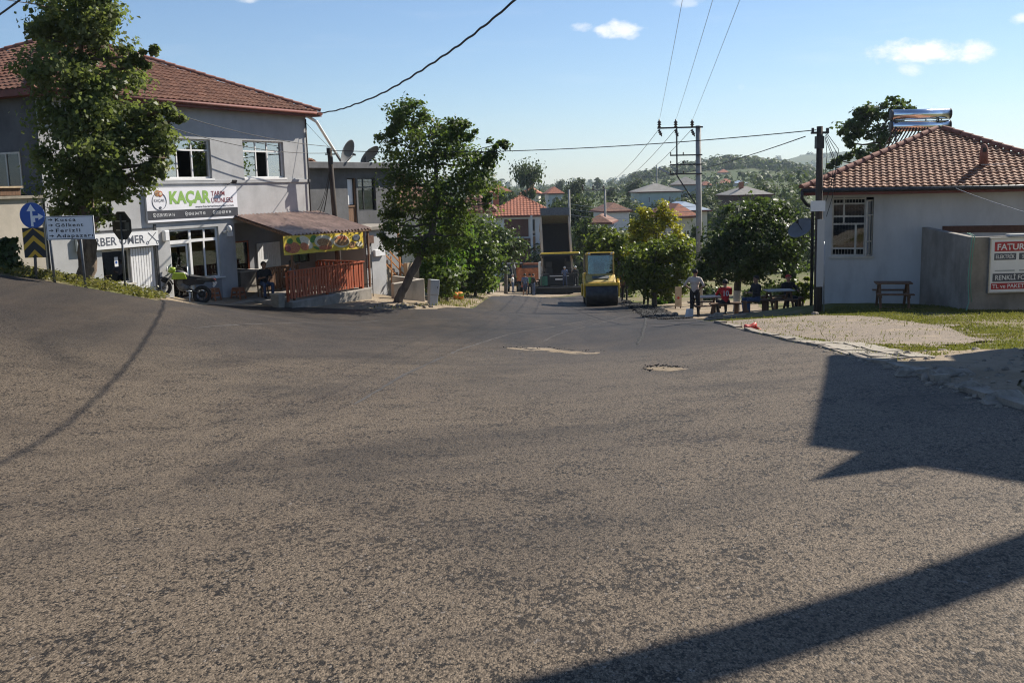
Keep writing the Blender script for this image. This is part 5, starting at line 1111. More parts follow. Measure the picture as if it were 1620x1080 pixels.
# dish on the side wall
c = at(1269, 364, 31.6); dd = thing('satellite_dish', 'satellite dish seen edge on beside the white house downpipe', 'satellite dish', (HO.x, 31.6, c.z - .3), 0); off = c - Vector((HO.x, 31.6, c.z - .3))
ax = Matrix.Rotation(R_(-38), 3, 'Y') @ Matrix.Rotation(R_(25), 3, 'X'); rw = .42; prof = [(rw * k / 7, .26 * rw * (k / 7) ** 2) for k in range(1, 8)] + [(rw * k / 7, .26 * rw * (k / 7) ** 2 + .012) for k in range(7, 0, -1)]
MB().lathe(prof, 26, off, ax).build('reflector', K['dish'], dd, smooth=True); MB().tube([(-.02, 0, .05), (-.2, 0, .05), off], .022, 6).build('bracket', K['dark_steel'], dd); MB().tube([off, off + ax @ Vector((0, 0, .38))], .012, 5).obox(off + ax @ Vector((0, 0, .38)), (.07, .07, .1)).build('feed_arm', K['black'], dd)
# roofless cement enclosure with the advertising sign
ED = 26.5; cz = at(1457, 357, 30.0).z; cx = at(1537, 373, ED).x; E_ = thing('cement_enclosure', 'roofless grey cement enclosure built against the white house', 'wall', (cx, ED, -2.3), 0); top = cz + 2.2; LE = 3.45
MB().hexa([(0, .2, -.5), (.2, .2, -.5), (.3, LE, -.5), (.1, LE, -.5), (0, .2, top - .06), (.2, .2, top - .06), (.3, LE, top + .06), (.1, LE, top + .06)]).build('side_wall', K['render_grey'], E_, bevel=.015)
MB().box(0, 5.6, 0, .2, -.5, top - .06).build('front_wall', K['render_grey'], E_, bevel=.015); MB().box(5.4, 5.6, .2, 1.6, -.5, top - .06).build('far_wall', K['render_grey'], E_)
MB().box(.2, 5.4, .2, 1.6, -.5, .1).build('floor', K['concrete'], E_); MB().hexa([(1.0, -.03, top - .06), (2.2, -.03, top - .06), (2.2, .23, top - .06), (1.0, .23, top - .06), (1.02, -.01, top - .01), (2.1, -.01, top - .0), (2.1, .2, top + .0), (1.0, .2, top - .01)]).build('coping', K['plaster_white'], E_)
MB().box(3.6, 7.3, -.03, -.004, top + HO.z * 0 - .22, top - .02).build('stain_strip', K['brown_cloth'], H)
sx0 = at(1569, 378, ED - .1).x; st = at(1569, 378, ED - .1).z; sb = at(1564, 462, ED - .1).z; Wd = 1.70
G = thing('advert_sign', 'red and white bill payment sign on the grey cement wall at right edge', 'sign', (sx0, ED - .08, sb), 0); hS = st - sb
MB().box(0, Wd, 0, .05, 0, hS).build('panel', K['sign_white'], G); MB().box(-.03, 0, -.02, .06, -.03, hS + .03).box(Wd, Wd + .03, -.02, .06, -.03, hS + .03).box(0, Wd, -.02, .06, hS, hS + .03).box(0, Wd, -.02, .06, -.03, 0).build('frame', K['steel'], G)
def bar_(x0, x1, z0, z1, mat): return MB().box(x0, x1, -.006, -.001, z0 * hS, z1 * hS).build('field', mat, G)
bar_(.10, Wd - .1, .76, .94, K['sign_red']); text(G, 'FATURA', .17, .79 * hS, -.009, .165, K['sign_white'], .88, .02)
bar_(.10, .68, .60, .725, K['sign_slate']); text(G, 'ELEKTRİK', .14, .63 * hS, -.009, .10, K['sign_white'], .50, .01); bar_(.76, 1.06, .60, .725, K['sign_slate']); text(G, 'SU', .84, .63 * hS, -.009, .10, K['sign_white'], .14, .01); bar_(1.14, 1.65, .60, .725, K['sign_slate'])
MB().disc((1.0, -.004, .50 * hS), .05, 16, Matrix.Rotation(math.pi / 2, 3, 'X')).build('emblem', K['banner_maroon'], G); MB().box(.13, .66, -.004, -.001, .385 * hS, .41 * hS).build('small_print', K['house_grey'], G); MB().box(.78, 1.3, -.004, -.001, .385 * hS, .41 * hS).build('small_print', K['house_grey'], G)
bar_(.08, Wd - .08, .19, .345, K['sign_slate']); text(G, 'RENKLİ FOTOKOPİ', .15, .225 * hS, -.009, .13, K['sign_white'], 1.42, .012)
bar_(.05, Wd - .05, .045, .165, K['sign_red']); text(G, 'TL ve PAKET YÜKLEME', .08, .072 * hS, -.009, .105, K['sign_white'], 1.55, .01)
hs = at(1541, 374, ED - .1); mb = MB(); he = at(1529, 489, ED - .2); 
pts = [Vector((hs.x - .05, ED + .2, cz - .06)), Vector((hs.x - .02, ED - .04, cz - .12)), Vector((hs.x - .06, ED - .06, cz - .6)), Vector((hs.x - .09, ED - .06, cz - 1.3)), Vector((he.x + .08, ED - .15, gz(he.x, ED - .1) + .25)), Vector((he.x - .15, ED - .5, gz(he.x - .1, ED - .5) + .03))]
tag(mb.tube(pts, .013, 6).tube([p + Vector((.06, -.01, 0)) for p in pts[:5]], .011, 6).build('garden_hose', K['hose'], smooth=True), 'pale green garden hose hanging over the corner of the cement enclosure', 'hose')

# ------------------------------------------------------------------ tables
def picnic(lbl, px, py, D, yaw, top_mat, wd=1.15, pg=None):
    p = gpt(px, py, D); t = thing('picnic_table', lbl, 'table', p, yaw)
    for i in range(4): MB().box(-wd / 2, wd / 2, -.30 + i * .155, -.30 + i * .155 + .145, .70, .735).build('plank', top_mat, t)
    for s in (-1, 1):
        MB().bar((s * wd * .38, -.55, 0), (s * wd * .38, -.12, .70), .07, .05).build('leg', K['wood_brown'], t); MB().bar((s * wd * .38, .55, 0), (s * wd * .38, .12, .70), .07, .05).build('leg', K['wood_brown'], t)
        MB().bar((s * wd * .38, -.62, .38), (s * wd * .38, .62, .38), .05, .08).build('cross_bar', K['wood_brown'], t)
        MB().box(-wd / 2, wd / 2, s * .62 - .11, s * .62 + .11, .425, .46).build('bench_plank', K['wood_brown'], t)
    return t
picnic('dark weathered picnic table standing against the white house wall', 1412, 478, 28.6, -.25, K['wood_brown'], 1.0)
picnic('picnic table with pale top beside the standing man', 1116, 497, 36.6, .08, K['table_top'], 1.0); picnic('picnic table with pale blue white top near the white house, man in dark beside it', 1232, 492, 34.5, .05, K['table_top'], .95)
p = at(1132, 460, 36.6); p.z = gpt(1116, 497, 36.6).z + .735; t = thing('folded_papers', 'folded newspaper on the first pale table', 'newspaper', p, .3); MB().box(-.14, .14, -.1, .1, 0, .015).build('sheet', K['white_paint'], t); MB().obox((.02, .0, .05), (.2, .14, .01), Matrix.Rotation(.5, 3, 'Y')).build('page', K['banner_dark'], t)
p = gpt(1073, 487, 44); t = thing('notice_board', 'narrow tan board on legs under the trees, left of the standing man', 'board', p, .15); MB().box(-.15, .15, -.02, .02, .12, .98).build('panel', K['wood_pale'], t); MB().box(-.14, -.1, .02, .06, -.1, .9).build('leg', K['wood_brown'], t); MB().box(.1, .14, .02, .06, -.1, .9).build('leg', K['wood_brown'], t); MB().disc((0, -.022, .5), .06, 12, Matrix.Rotation(math.pi / 2, 3, 'X')).build('red_mark', K['red_plastic'], t)
p = gpt(1090, 499, 36.2); t = thing('white_block', 'small white concrete block by the standing man', 'block', p, .2); MB().hexa([(-.12, -.12, 0), (.12, -.12, 0), (.12, .12, 0), (-.12, .12, 0), (-.07, -.1, .3), (.14, -.1, .3), (.14, .1, .3), (-.07, .1, .3)]).build('body', K['white_paint'], t, bevel=.01)
for px, py, s_, lb_ in ((1047, 491, .16, 'pale yellow stone at the road edge left of the park'), (1127, 504, .13, 'pale stone on the grass before the pale tables, left one'), (1135, 503, .17, 'pale stone on the grass before the pale tables, larger one'), (1068, 500, .14, 'stone lying on the pavement edge by the white block'), (1289, 500, .12, 'dark stone at the foot of the right hand pole')):
    p = gp(px, py); mb = MB().ell((0, 0, s_ * .4), (s_, s_ * .8, s_ * .6), 8, 6); mb.v = [tuple(c + rnd.uniform(-.02, .02) for c in v) for v in mb.v]; tag(mb.build('stone', K['stone'], None, loc=p), lb_, 'stone')
p = gp(1187, 523); mb = MB().ell((0, 0, .09), (.16, .12, .12), 12, 8); mb.v = [(x + .03 * math.sin(9 * y), y + .03 * math.sin(11 * x), z * (1 + .35 * math.sin(14 * x + 5))) for x, y, z in mb.v]; mb.hexa([(.1, -.06, 0), (.3, -.05, 0), (.3, .06, 0), (.1, .06, 0), (.1, -.05, .12), (.26, -.03, .03), (.26, .03, .03), (.1, .05, .12)])
tag(mb.build('red_bag', K['red_plastic'], None, loc=p, smooth=True), 'crumpled red bag lying at the edge of the gravel', 'bag')
# kerb stones along the right side of the road
kerb = [gp(*q) for q in ((1128, 513), (1150, 518.5), (1220, 536), (1290, 552), (1340, 566), (1420, 590), (1480, 612), (1560, 640), (1620, 657))]
KT = thing('kerb', 'broken pale concrete kerb along the right edge of the road', 'kerb', (0, 0, 0))
kmesh = [MB().hexa([(-.29, -.09, -.2), (.29, -.09, -.2), (.29, .09, -.2), (-.29, .09, -.2), (-.285, -.075 - e, .07), (.285, -.08, .06 + e), (.285, .085, .075), (-.285, .085, .06)]).mesh('kerb_stone', K['kerb']) for e in (0, .012)]
acc = 0; pts = [(p.x, p.y) for p in kerb]; rs_ = resample(pts, .62, 0, False)
for i in range(len(rs_) - 1):
    a = Vector(rs_[i]); b = Vector(rs_[i + 1]); c = (a + b) / 2 + Vector((.10, .02)); yaw = math.atan2((b - a).y, (b - a).x); ln = (b - a).length
    o = inst(kmesh[i % 2], 'kerb_stone', KT, (c.x, c.y, gz(c.x, c.y) + rnd.uniform(-.02, .03)), (rnd.gauss(0, .05), math.atan2(gz(a.x, a.y) - gz(b.x, b.y), ln) + rnd.gauss(0, .03), yaw + rnd.gauss(0, .03)), (ln / .62 * 1.03, 1, 1))
# broken concrete slabs behind the kerb
slabs = thing('slab_path', 'worn concrete slab path behind the kerb, partly in shadow', 'path', (0, 0, 0))
sp0 = [gp(*q) for q in ((1225, 534.5), (1290, 548), (1340, 560), (1400, 573))]; rs2 = resample([(p.x, p.y) for p in sp0], .40, 0, False)
sms = [MB().hexa([(-.192, -.192, -.06), (.192, -.192, -.06), (.192, .192, -.06), (-.192, .192, -.06), (-.188, -.188, .03 + e), (.188, -.188, .03), (.188, .188, .03 - e), (-.188, .188, .03)]).mesh('slab', K['concrete_pale']) for e in (0, .012)]
for i in range(len(rs2) - 1):
    a = Vector(rs2[i]); b = Vector(rs2[i + 1]); d = (b - a).normalized(); n_ = Vector((d.y, -d.x)); n_ = n_ if n_.x > 0 else -n_; yaw = math.atan2(d.y, d.x); ln = (b - a).length
    for r in range(2 if i > 5 else 1):
        c = (a + b) / 2 + n_ * (.14 + r * .40)
        inst(sms[(i + r) % 2], 'slab', slabs, (c.x, c.y, gz(c.x, c.y) + .025 + rnd.uniform(-.008, .008)), (rnd.gauss(0, .02), math.atan2(gz(a.x, a.y) - gz(b.x, b.y), ln) + rnd.gauss(0, .02), yaw + rnd.gauss(0, .02)), (ln / .40, 1, 1))
for px, py, a, b, lb_ in ((1440, 597, .42, .2, 'broken concrete lump at the road edge in the shadow, left one'), (1500, 598, .55, .3, 'broken flat concrete slab leaning on the bank'), (1590, 640, .6, .22, 'long broken kerb block at the right picture edge'), (1545, 622, .4, .2, 'broken concrete lump before the long kerb block'), (1475, 606, .3, .16, 'small broken concrete lump beside the flat slab')):
    p = gp(px, py); mb = MB(); n1, n2 = 9, 6; ph = rnd.uniform(0, 6)
    for i in range(n2 + 1):
        v = i / n2; r = math.sin(math.pi * min(max(v, .02), .98)) ** .45
        for j in range(n1):
            u = 2 * math.pi * j / n1; k = 1 + .12 * math.sin(2 * u + ph) + rnd.uniform(-.06, .06); mb.v.append((a * .55 * r * k * math.cos(u), b * .75 * r * k * math.sin(u), -.06 + v * .17 + rnd.uniform(-.015, .015) + .04 * math.cos(u + ph)))
    for i in range(n2):
        for j in range(n1): q = i * n1 + j; e = i * n1 + (j + 1) % n1; mb.f.append((q, e, e + n1, q + n1)); mb.m.append(0)
    mb.f.append(tuple(n2 * n1 + j for j in range(n1))); mb.m.append(0)
    tag(mb.build('concrete_lump', K['kerb'], None, loc=p, rot=(rnd.uniform(-.1, .1), rnd.uniform(-.1, .1), rnd.uniform(.2, .9))), lb_, 'rubble')

# ------------------------------------------------------------------ poles and cables
def spline(pts, n=24):
    pts = [Vector(p) for p in pts]; out = []
    for i in range(len(pts) - 1):
        p0 = pts[max(i - 1, 0)]; p1 = pts[i]; p2 = pts[i + 1]; p3 = pts[min(i + 2, len(pts) - 1)]
        for k in range(n):
            t = k / n; out.append(.5 * ((2 * p1) + (p2 - p0) * t + (2 * p0 - 5 * p1 + 4 * p2 - p3) * t * t + (3 * p1 - p0 - 3 * p2 + p3) * t ** 3))
    out.append(pts[-1]); return out
def cable(lbl, a, b, sag, r, mat=None, name='overhead_cable', grp=None, n=24, wob=0):
    a = Vector(a); b = Vector(b); pts = [a.lerp(b, i / n) - Vector((0, 0, sag * 4 * (i / n) * (1 - i / n) + (rnd.uniform(-wob, wob) if 0 < i < n else 0))) for i in range(n + 1)]
    return tag(MB().tube(pts, r, 6).build(name, mat or K['cable'], None, smooth=True, fix=False), lbl, 'cable', grp)
def planline(px, py, a, b):
    """point of the photo ray that lies over the plan line a-b"""
    d = ray(px, py); a = Vector(a); b = Vector(b); n = Vector((-(b - a).y, (b - a).x)); t = (a - CAMP.xy).dot(n) / d.xy.dot(n); return CAMP + d * t
A_ = (-7.6, 40.3); Bp = (1.6, 16.6)
pp = [planline(*q, A_, Bp) for q in ((502, 180), (535, 174), (560, 166), (600, 150), (640, 128), (680, 103), (720, 76), (765, 42), (815, 0))]
d_ = (pp[-1] - pp[-2]).normalized(); pp += [pp[-1] + d_ * 2.5 + Vector((0, 0, .08)), pp[-1] + d_ * 5 + Vector((0, 0, .3)), pp[-1] + d_ * 11 + Vector((0, 0, 1.4))]
cp_ = spline(pp, 10); cp_ = [p + Vector((0, 0, .011 * math.sin(i * 1.3) + rnd.uniform(-.006, .006))) for i, p in enumerate(cp_)]
tag(MB().tube(cp_, .024, 6).build('overhead_cable', K['cable'], None, smooth=True, fix=False), 'thick black twisted cable rising from the shop eaves across the sky', 'cable')
wp = at(1297, 200, 29.0); wf = at(1294, 497, 29.0); wf.z = gz(wf.x, wf.y)
W_ = thing('wooden_utility_pole', 'dark wooden utility pole before the white house with a white plate', 'utility pole', wf, 0); q = wp - wf
MB().tube([Vector((0, 0, -.5)), q * .3, q * .65, q], [.125, .115, .10, .085], 10).build('pole', K['wood_pole'], W_, smooth=True)
MB().obox(q * .26 + Vector((.0, -.15, .35)), (.2, .03, 1.95)).build('white_board', K['plaster_white'], W_); c = at(1294, 326, 28.85) - wf; MB().obox(c, (.42, .02, .3)).build('plate', K['sign_white'], W_)
MB().tube([Vector((.13, -.14, -.2)), q * .5 + Vector((.12, -.12, -.6))], .02, 6).build('conduit', K['steel'], W_, smooth=True)
MB().obox(q + Vector((.0, -.02, -.18)), (.5, .09, .06)).obox(q + Vector((-.2, 0, -.1)), (.06, .06, .12)).obox(q + Vector((.22, 0, -.12)), (.07, .07, .14)).obox(q + Vector((0, 0, -.45)), (.22, .2, .35)).build('clamp', K['dark_steel'], W_)
lc = MB()
for k in range(5):
    x = rnd.uniform(.08, .5); a = q + Vector((.15, -.05, -.15 - k * .05)); b = q + Vector((x * .6, -.1, -1.4 - rnd.uniform(0, 1.2))); lc.tube([a, a.lerp(b, .4) + Vector((x * .8, 0, .1)), a.lerp(b, .75) + Vector((x * .5, 0, 0)), b], .010, 5)
lc.build('cable_loop', K['cable'], W_)
cable('black cable crossing the street from the shop pole to the right hand pole', pt + Vector((0, 0, -.1)), wp + Vector((-.1, 0, -.1)), .28, .015)
cable('thin cable from the right hand pole back over the village', at(1274, 216, 29.0), at(985, 276, 90), .6, .014, K['cable'])
cable('upper of two thin cables along the shop front', at(20, 78, 28.8), pt + Vector((0, 0, .05)), .5, .012); cable('lower of two thin cables along the shop front', at(20, 92, 28.8), pt + Vector((0, 0, -.2)), .75, .013)
cable('short cable over the top left corner of the picture', at(-120, 96, 28), at(90, -45, 18), .1, .02); cable('guy wire from the shop eaves to the utility pole', LW(-.1, -.1, EZ - .4), pt + Vector((0, 0, .02)), .02, .008)
cable('service wire from the white house wall to the right', at(1486, 287, 30.6), at(1640, 341, 24), .05, .008, K['wire'])
# concrete pole with crossarms
CD = 46.0; ct = at(1104.5, 199, CD); cf = Vector((at(1107, 484, CD).x, CD, 0)); cf.z = gz(cf.x, cf.y); q = ct - cf
P_ = thing('concrete_utility_pole', 'tall grey concrete utility pole with steel crossarms and insulators', 'utility pole', cf, 0)
MB().tube([Vector((0, 0, -.5)), q], [.16, .115], 12).build('pole', K['concrete_pole'], P_, smooth=True)
def c_(px, py, dy=-.16): return at(px, py, CD + dy) - cf
for (x0, y0, x1, y1, w_) in ((1040, 203, 1112, 201, .07), (1060, 246, 1111, 245, .06), (1060, 261, 1111, 260, .06), (1060, 275.5, 1111, 275, .06)): MB().bar(c_(x0, y0), c_(x1, y1), w_).build('crossarm', K['dark_steel'], P_)
MB().bar(c_(1070.5, 202, -.2), c_(1071, 278, -.2), .06).bar(c_(1071, 278), c_(1101, 324), .05).build('strut', K['dark_steel'], P_)
ins = MB().lathe([(.03, 0), (.07, .03), (.03, .07), (.08, .1), (.035, .15), (.08, .18), (.03, .24), (.02, .3)], 10).mesh('insulator', K['porcelain'], True)
tops = []
for px in (1043, 1069, 1095): 
    inst(ins, 'insulator', P_, c_(px, 202), (0, 0, 0), (1.25, 1.25, 1.25)); inst(ins, 'insulator', P_, c_(px - 1, 205), (R_(180), R_(-25), 0), (1.15, 1.15, 1.15)); tops.append(c_(px, 191) + cf)
for px, py in ((1061, 245), (1081, 245), (1061, 259), (1081, 259), (1061, 274), (1081, 274)): inst(ins, 'insulator', P_, c_(px, py), (0, 0, 0), (.45, .45, .45))
lp = MB().tube([c_(1062, 276), c_(1055, 273), c_(1052, 271)], .03, 6).obox(c_(1047, 268.5), (.34, .14, .09), Matrix.Rotation(R_(35), 3, 'Y')).build('street_lamp', K['steel'], P_)
for i, (tp, (px, py)) in enumerate(zip(tops, ((1078, 0), (1125, 0), (1167, 0)))):
    b = at(px, py, 22); e = b + (b - tp) * .75; lb_ = ('left', 'middle', 'right')[i]
    cable(f'thin overhead wire from the concrete pole towards the sky, {lb_} of the three', tp, e, .12, .0055, K['wire'], 'overhead_wire')
# distant poles
def far_pole(lbl, px, top, foot, D, arms):
    t = at(px, top, D); f = Vector((t.x, D, gz(t.x, D))); o = thing('distant_pole', lbl, 'utility pole', f, 0); MB().tube([(0, 0, -.3), t - f], [.17, .12], 8).build('pole', K['concrete_pole'], o, smooth=True)
    for i, (x0, x1, y) in enumerate(arms):
        a = at(x0, y, D) - f; b = at(x1, y, D) - f; MB().bar(a, b, .12).build('crossarm', K['dark_steel'], o)
        for k in range(3): c = a.lerp(b, k / 2.2); inst(ins, 'insulator', o, c, (0, 0, 0), (2.2, 2.2, 2.2))
    return f
far_pole('distant pole with one long crossarm and three insulators', 957, 299, 358, 120, ((922, 958, 301),)); far_pole('plain thin distant pole beside the raised truck bed', 900, 300, 350, 110, ()); far_pole('slim mast above the mint coloured house', 1039, 261, 300, 230, ())
for i, (px, tp) in enumerate(zip((923, 937, 951), tops)):
    cable(f'thin wire from the concrete pole down to the distant crossarm pole, {("left", "middle", "right")[i]} one', tp + Vector((-.05, .2, -.45)), at(px, 297, 120), 1.2, .012, K['wire'], 'overhead_wire')
for i, (y0, y1) in enumerate(((322, 326), (330, 334), (339, 341))): cable(f'pale service wire strung across the village, {("upper", "middle", "lower")[i]} one', at(900, y0, 110), at(1104, y1, 46.2), .3, .012, K['wire'], 'overhead_wire')

# ------------------------------------------------------------------ road signs
def arrow(mb, x, z, s, y):
    mb.prism([(x, z - .012 * s), (x + .10 * s, z - .012 * s), (x + .10 * s, z + .012 * s), (x, z + .012 * s)], 'y', y, y + .002); mb.prism([(x + .07 * s, z - .05 * s), (x + .15 * s, z), (x + .07 * s, z + .05 * s), (x + .10 * s, z)], 'y', y - .0005, y + .0015)
f = gpt(54, 440, 24.2); s_ = thing('round_sign', 'round blue straight or right arrow sign above a yellow chevron panel', 'road sign', f, -.05); c = at(51, 341, 24.2) - f; r = 20 * 24.2 / FPX
MB().tube([(0, .06, -.4), (c.x, .06, c.z + .2)], .035, 8).build('post', K['post'], s_, smooth=True)
MB().lathe([(r, 0), (r, .012)], 36, (c.x, .012, c.z), RX90).build('disc', K['sign_blue'], s_); MB().lathe([(r + .006, 0), (r + .006, .004)], 36, (c.x, .018, c.z), RX90).build('rim', K['steel'], s_)
m = MB(); x, z = c.x - .01, c.z
m.prism([(x - .035, z - r * .85), (x + .025, z - r * .85), (x + .02, z + r * .38), (x - .03, z + r * .38)], 'y', -.006, -.002); m.prism([(x - .115, z + r * .34), (x + .105, z + r * .34), (x - .005, z + r * .88)], 'y', -.0065, -.0025)
m.prism([(x + .02, z - r * .52), (x + .075, z - r * .52), (x + .075, z - r * .2), (x + .18, z - r * .2), (x + .18, z - r * .02), (x + .035, z - r * .02), (x + .02, z - r * .1)], 'y', -.0055, -.0015); m.prism([(x + .16, z - r * .36), (x + .29, z - r * .1), (x + .16, z + r * .16)], 'y', -.007, -.003)
m.build('arrow', K['sign_white'], s_)
c = at(54, 384, 24.2) - f; hw_, hh_ = .265, .36; MB().box(c.x - hw_, c.x + hw_, 0, .02, c.z - hh_, c.z + hh_).build('chevron_panel', K['sign_black'], s_)
m = MB()
for k in (-.32, -.02, .28): m.prism([(c.x - hw_, c.z + k - .17), (c.x, c.z + k + .07), (c.x + hw_, c.z + k - .17), (c.x + hw_, c.z + k - .04), (c.x, c.z + min(k + .20, hh_)), (c.x - hw_, c.z + k - .04)] if k > -.3 else [(c.x - .2, c.z - hh_), (c.x, c.z + k + .16), (c.x + .2, c.z - hh_), (c.x + .08, c.z - hh_), (c.x, c.z + k + .05), (c.x - .08, c.z - hh_)], 'y', -.004, -.001)
m.build('chevron', K['sign_yellow'], s_)
f = gpt(86, 447, 24.0); s_ = thing('direction_sign', 'white direction sign listing four towns with right arrows on two posts', 'road sign', f, .02); a = at(70.5, 341, 24) - f; b = at(150, 377, 24) - f; w_ = b.x - a.x; h_ = .565; z0 = (a.z + b.z) / 2 - h_ / 2 - .02
MB().box(a.x, b.x, 0, .02, z0, z0 + h_).build('panel', K['sign_white'], s_); m = MB()
for q in ((a.x + .012, b.x - .012, z0 + .012, z0 + .026), (a.x + .012, b.x - .012, z0 + h_ - .026, z0 + h_ - .012), (a.x + .012, a.x + .026, z0 + .026, z0 + h_ - .026), (b.x - .026, b.x - .012, z0 + .026, z0 + h_ - .026)): m.box(q[0], q[1], -.002, -.0005, q[2], q[3])
m.build('border', K['sign_black'], s_)
for k, (t_, wf_) in enumerate((('Kusca', .49), ('Gölkent', .66), ('Ferizli', .58), ('Adapazarı', .87))):
    zz_ = z0 + h_ - .125 - k * .127; text(s_, t_, a.x + .235, zz_, -.004, .082, K['sign_black'], wf_, .02, space=1.25); m = MB(); arrow(m, a.x + .07, zz_ + .04, .75, -.004); m.build('arrow', K['sign_black'], s_)
for px in (85.6, 133.8):
    e = gpt(px, 448 if px < 100 else 455, 24.0) - f; MB().tube([(e.x, .05, e.z - .3), (e.x - .02, .05, z0 + h_ - .05)], .034, 8).build('post', K['post'], s_, smooth=True)
f = gpt(198.5, 466, 27.0); s_ = thing('stop_sign', 'octagonal sign seen from behind, dark against the barber shop', 'road sign', f, 0); c = at(192.5, 357, 27) - f; rot = Matrix.Rotation(R_(-30), 3, 'Z')
m = MB(); n = 8; pf = []; pb_ = []
for j in range(8): a = math.pi / 8 + j * math.pi / 4; v = Vector((.405 * math.cos(a), 0, .405 * math.sin(a))); pf.append(c + rot @ v); pb_.append(c + rot @ (v + Vector((0, .012, 0))))
m.poly(pf).poly(pb_[::-1])
for j in range(8): k = (j + 1) % 8; m.poly([pf[j], pf[k], pb_[k], pb_[j]])
pl = m.build('plate', K['sign_back'], s_); MB().tube([(0, 0, -.4), (c.x, -.03, c.z + .3)], .03, 8).build('post', K['post'], s_, smooth=True)
MB().obox(c + rot @ Vector((.0, -.02, .12)), (.42, .012, .03), rot).obox(c + rot @ Vector((0, -.02, -.12)), (.42, .012, .03), rot).build('bracket', K['steel'], s_)
MB().obox(c + rot @ Vector((.22, -.008, -.02)), (.18, .004, .22), rot).build('back_label', K['machine_grey'], s_)

# ------------------------------------------------------------------ motorbike
pf_ = gpt(254, 474, 33.0); pr_ = gpt(317, 481, 33.6); hd = pf_ - pr_; yaw = math.atan2(hd.y, hd.x)
MBK = thing('motorbike', 'lime green and black motorbike parked outside the shop door', 'motorbike', pr_, yaw); MBK.rotation_euler = (R_(-7), -math.atan2(pf_.z - pr_.z, hd.xy.length), yaw)
wb_ = 1.30; R0 = .285
def wheel(x, wdt):
    o = MB(); pts = [(x + R0 * .88 * math.cos(a * math.pi / 12), 0, R0 + R0 * .88 * math.sin(a * math.pi / 12)) for a in range(25)]; o.tube(pts, wdt / 2, 8, False); ty = o.build('tyre', K['rubber'], MBK, smooth=True)
    r = MB(); r.tube([(x + R0 * .70 * math.cos(a * math.pi / 12), 0, R0 + R0 * .70 * math.sin(a * math.pi / 12)) for a in range(25)], .022, 6, False)
    for k in range(6): a = k * math.pi / 3; r.bar((x, 0, R0), (x + R0 * .7 * math.cos(a), 0, R0 + R0 * .7 * math.sin(a)), .028, .018)
    r.tube([(x, -.06, R0), (x, .06, R0)], .045, 10); r.tube([(x, -.05, R0), (x, -.045, R0)], .12, 14); r.build('rim', K['dark_steel'], ty, smooth=False)
wheel(0, .13); wheel(wb_, .10)
for s in (-1, 1): MB().tube([(wb_, s * .075, R0), (wb_ - .22, s * .085, .80), (wb_ - .27, s * .085, .95)], .022, 8).build('fork', K['steel'], MBK, smooth=True); MB().tube([(0, s * .09, R0), (.48, s * .07, .42)], .025, 8).build('swingarm', K['dark_steel'], MBK, smooth=True); MB().prism([(.05, .66), (.62, .50), (.74, .62), (.66, .80), (-.05, .84)], 'y', s * .09 - .02, s * .09 + .02).build('side_panel', K['black'], MBK, bevel=.015)
MB().tube([(wb_ - .27, 0, .92), (.75, 0, .72), (.40, 0, .70), (-.12, 0, .80)], .032, 8).tube([(wb_ - .3, 0, .85), (wb_ - .42, 0, .45), (.5, 0, .34), (.42, 0, .68)], .026, 8).build('frame', K['dark_steel'], MBK, smooth=True)
MB().ell((.66, 0, .44), (.2, .15, .16), 12, 8).obox((.78, 0, .56), (.18, .17, .22), Matrix.Rotation(.5, 3, 'Y')).build('engine', K['machine_grey'], MBK, bevel=.01)
MB().ell((.80, 0, .84), (.27, .15, .13), 16, 10, Matrix.Rotation(-.12, 3, 'Y')).build('tank', K['dark_steel'], MBK, smooth=True)
for s in (-1, 1):
    MB().hexa([(.62, s * .13, .74), (1.12, s * .12, .62), (1.12, s * .17, .62), (.62, s * .165, .74), (.74, s * .12, .93), (1.10, s * .11, .86), (1.10, s * .15, .86), (.74, s * .16, .93)]).build('fairing', K['lime'], MBK, bevel=.02)
    MB().hexa([(-.28, s * .06, .80), (.30, s * .10, .70), (.30, s * .14, .70), (-.28, s * .09, .80), (-.30, s * .06, .90), (.32, s * .1, .80), (.32, s * .14, .80), (-.30, s * .09, .90)]).build('tail_panel', K['black'], MBK, bevel=.015)
    MB().tube([(wb_ - .28, 0, 1.02), (wb_ - .33, s * .2, 1.07), (wb_ - .42, s * .36, 1.05)], .014, 6).tube([(wb_ - .36, s * .24, 1.07), (wb_ - .42, s * .37, 1.05)], .022, 8).build('handlebar', K['black'], MBK, smooth=True)
    mi = MB().tube([(wb_ - .36, s * .26, 1.06), (wb_ - .34, s * .32, 1.26)], .008, 6).build('mirror_stalk', K['black'], MBK); MB().ell((wb_ - .34, s * .33, 1.28), (.02, .07, .045), 10, 6).build('mirror', K['black'], mi, smooth=True)
MB().hexa([(-.22, -.09, .86), (.58, -.12, .80), (.58, .12, .80), (-.22, .09, .86), (-.24, -.08, .93), (.56, -.10, .88), (.56, .10, .88), (-.24, .08, .93)]).build('seat', K['black'], MBK, bevel=.03)
MB().hexa([(wb_ - .3, 0, .92)] * 0 + [(wb_ - .26, -.12, .84), (wb_ - .05, -.07, .84), (wb_ - .05, .07, .84), (wb_ - .26, .12, .84), (wb_ - .28, -.1, 1.02), (wb_ - .10, -.08, 1.0), (wb_ - .10, .08, 1.0), (wb_ - .28, .1, 1.02)]).build('headlight_cowl', K['lime'], MBK, smooth=True); MB().lathe([(.08, 0), (.085, .02), (.05, .035)], 14, (wb_ - .02, 0, .92), Matrix.Rotation(math.pi / 2, 3, 'Y')).build('headlight', K['pvc'], MBK, smooth=True)
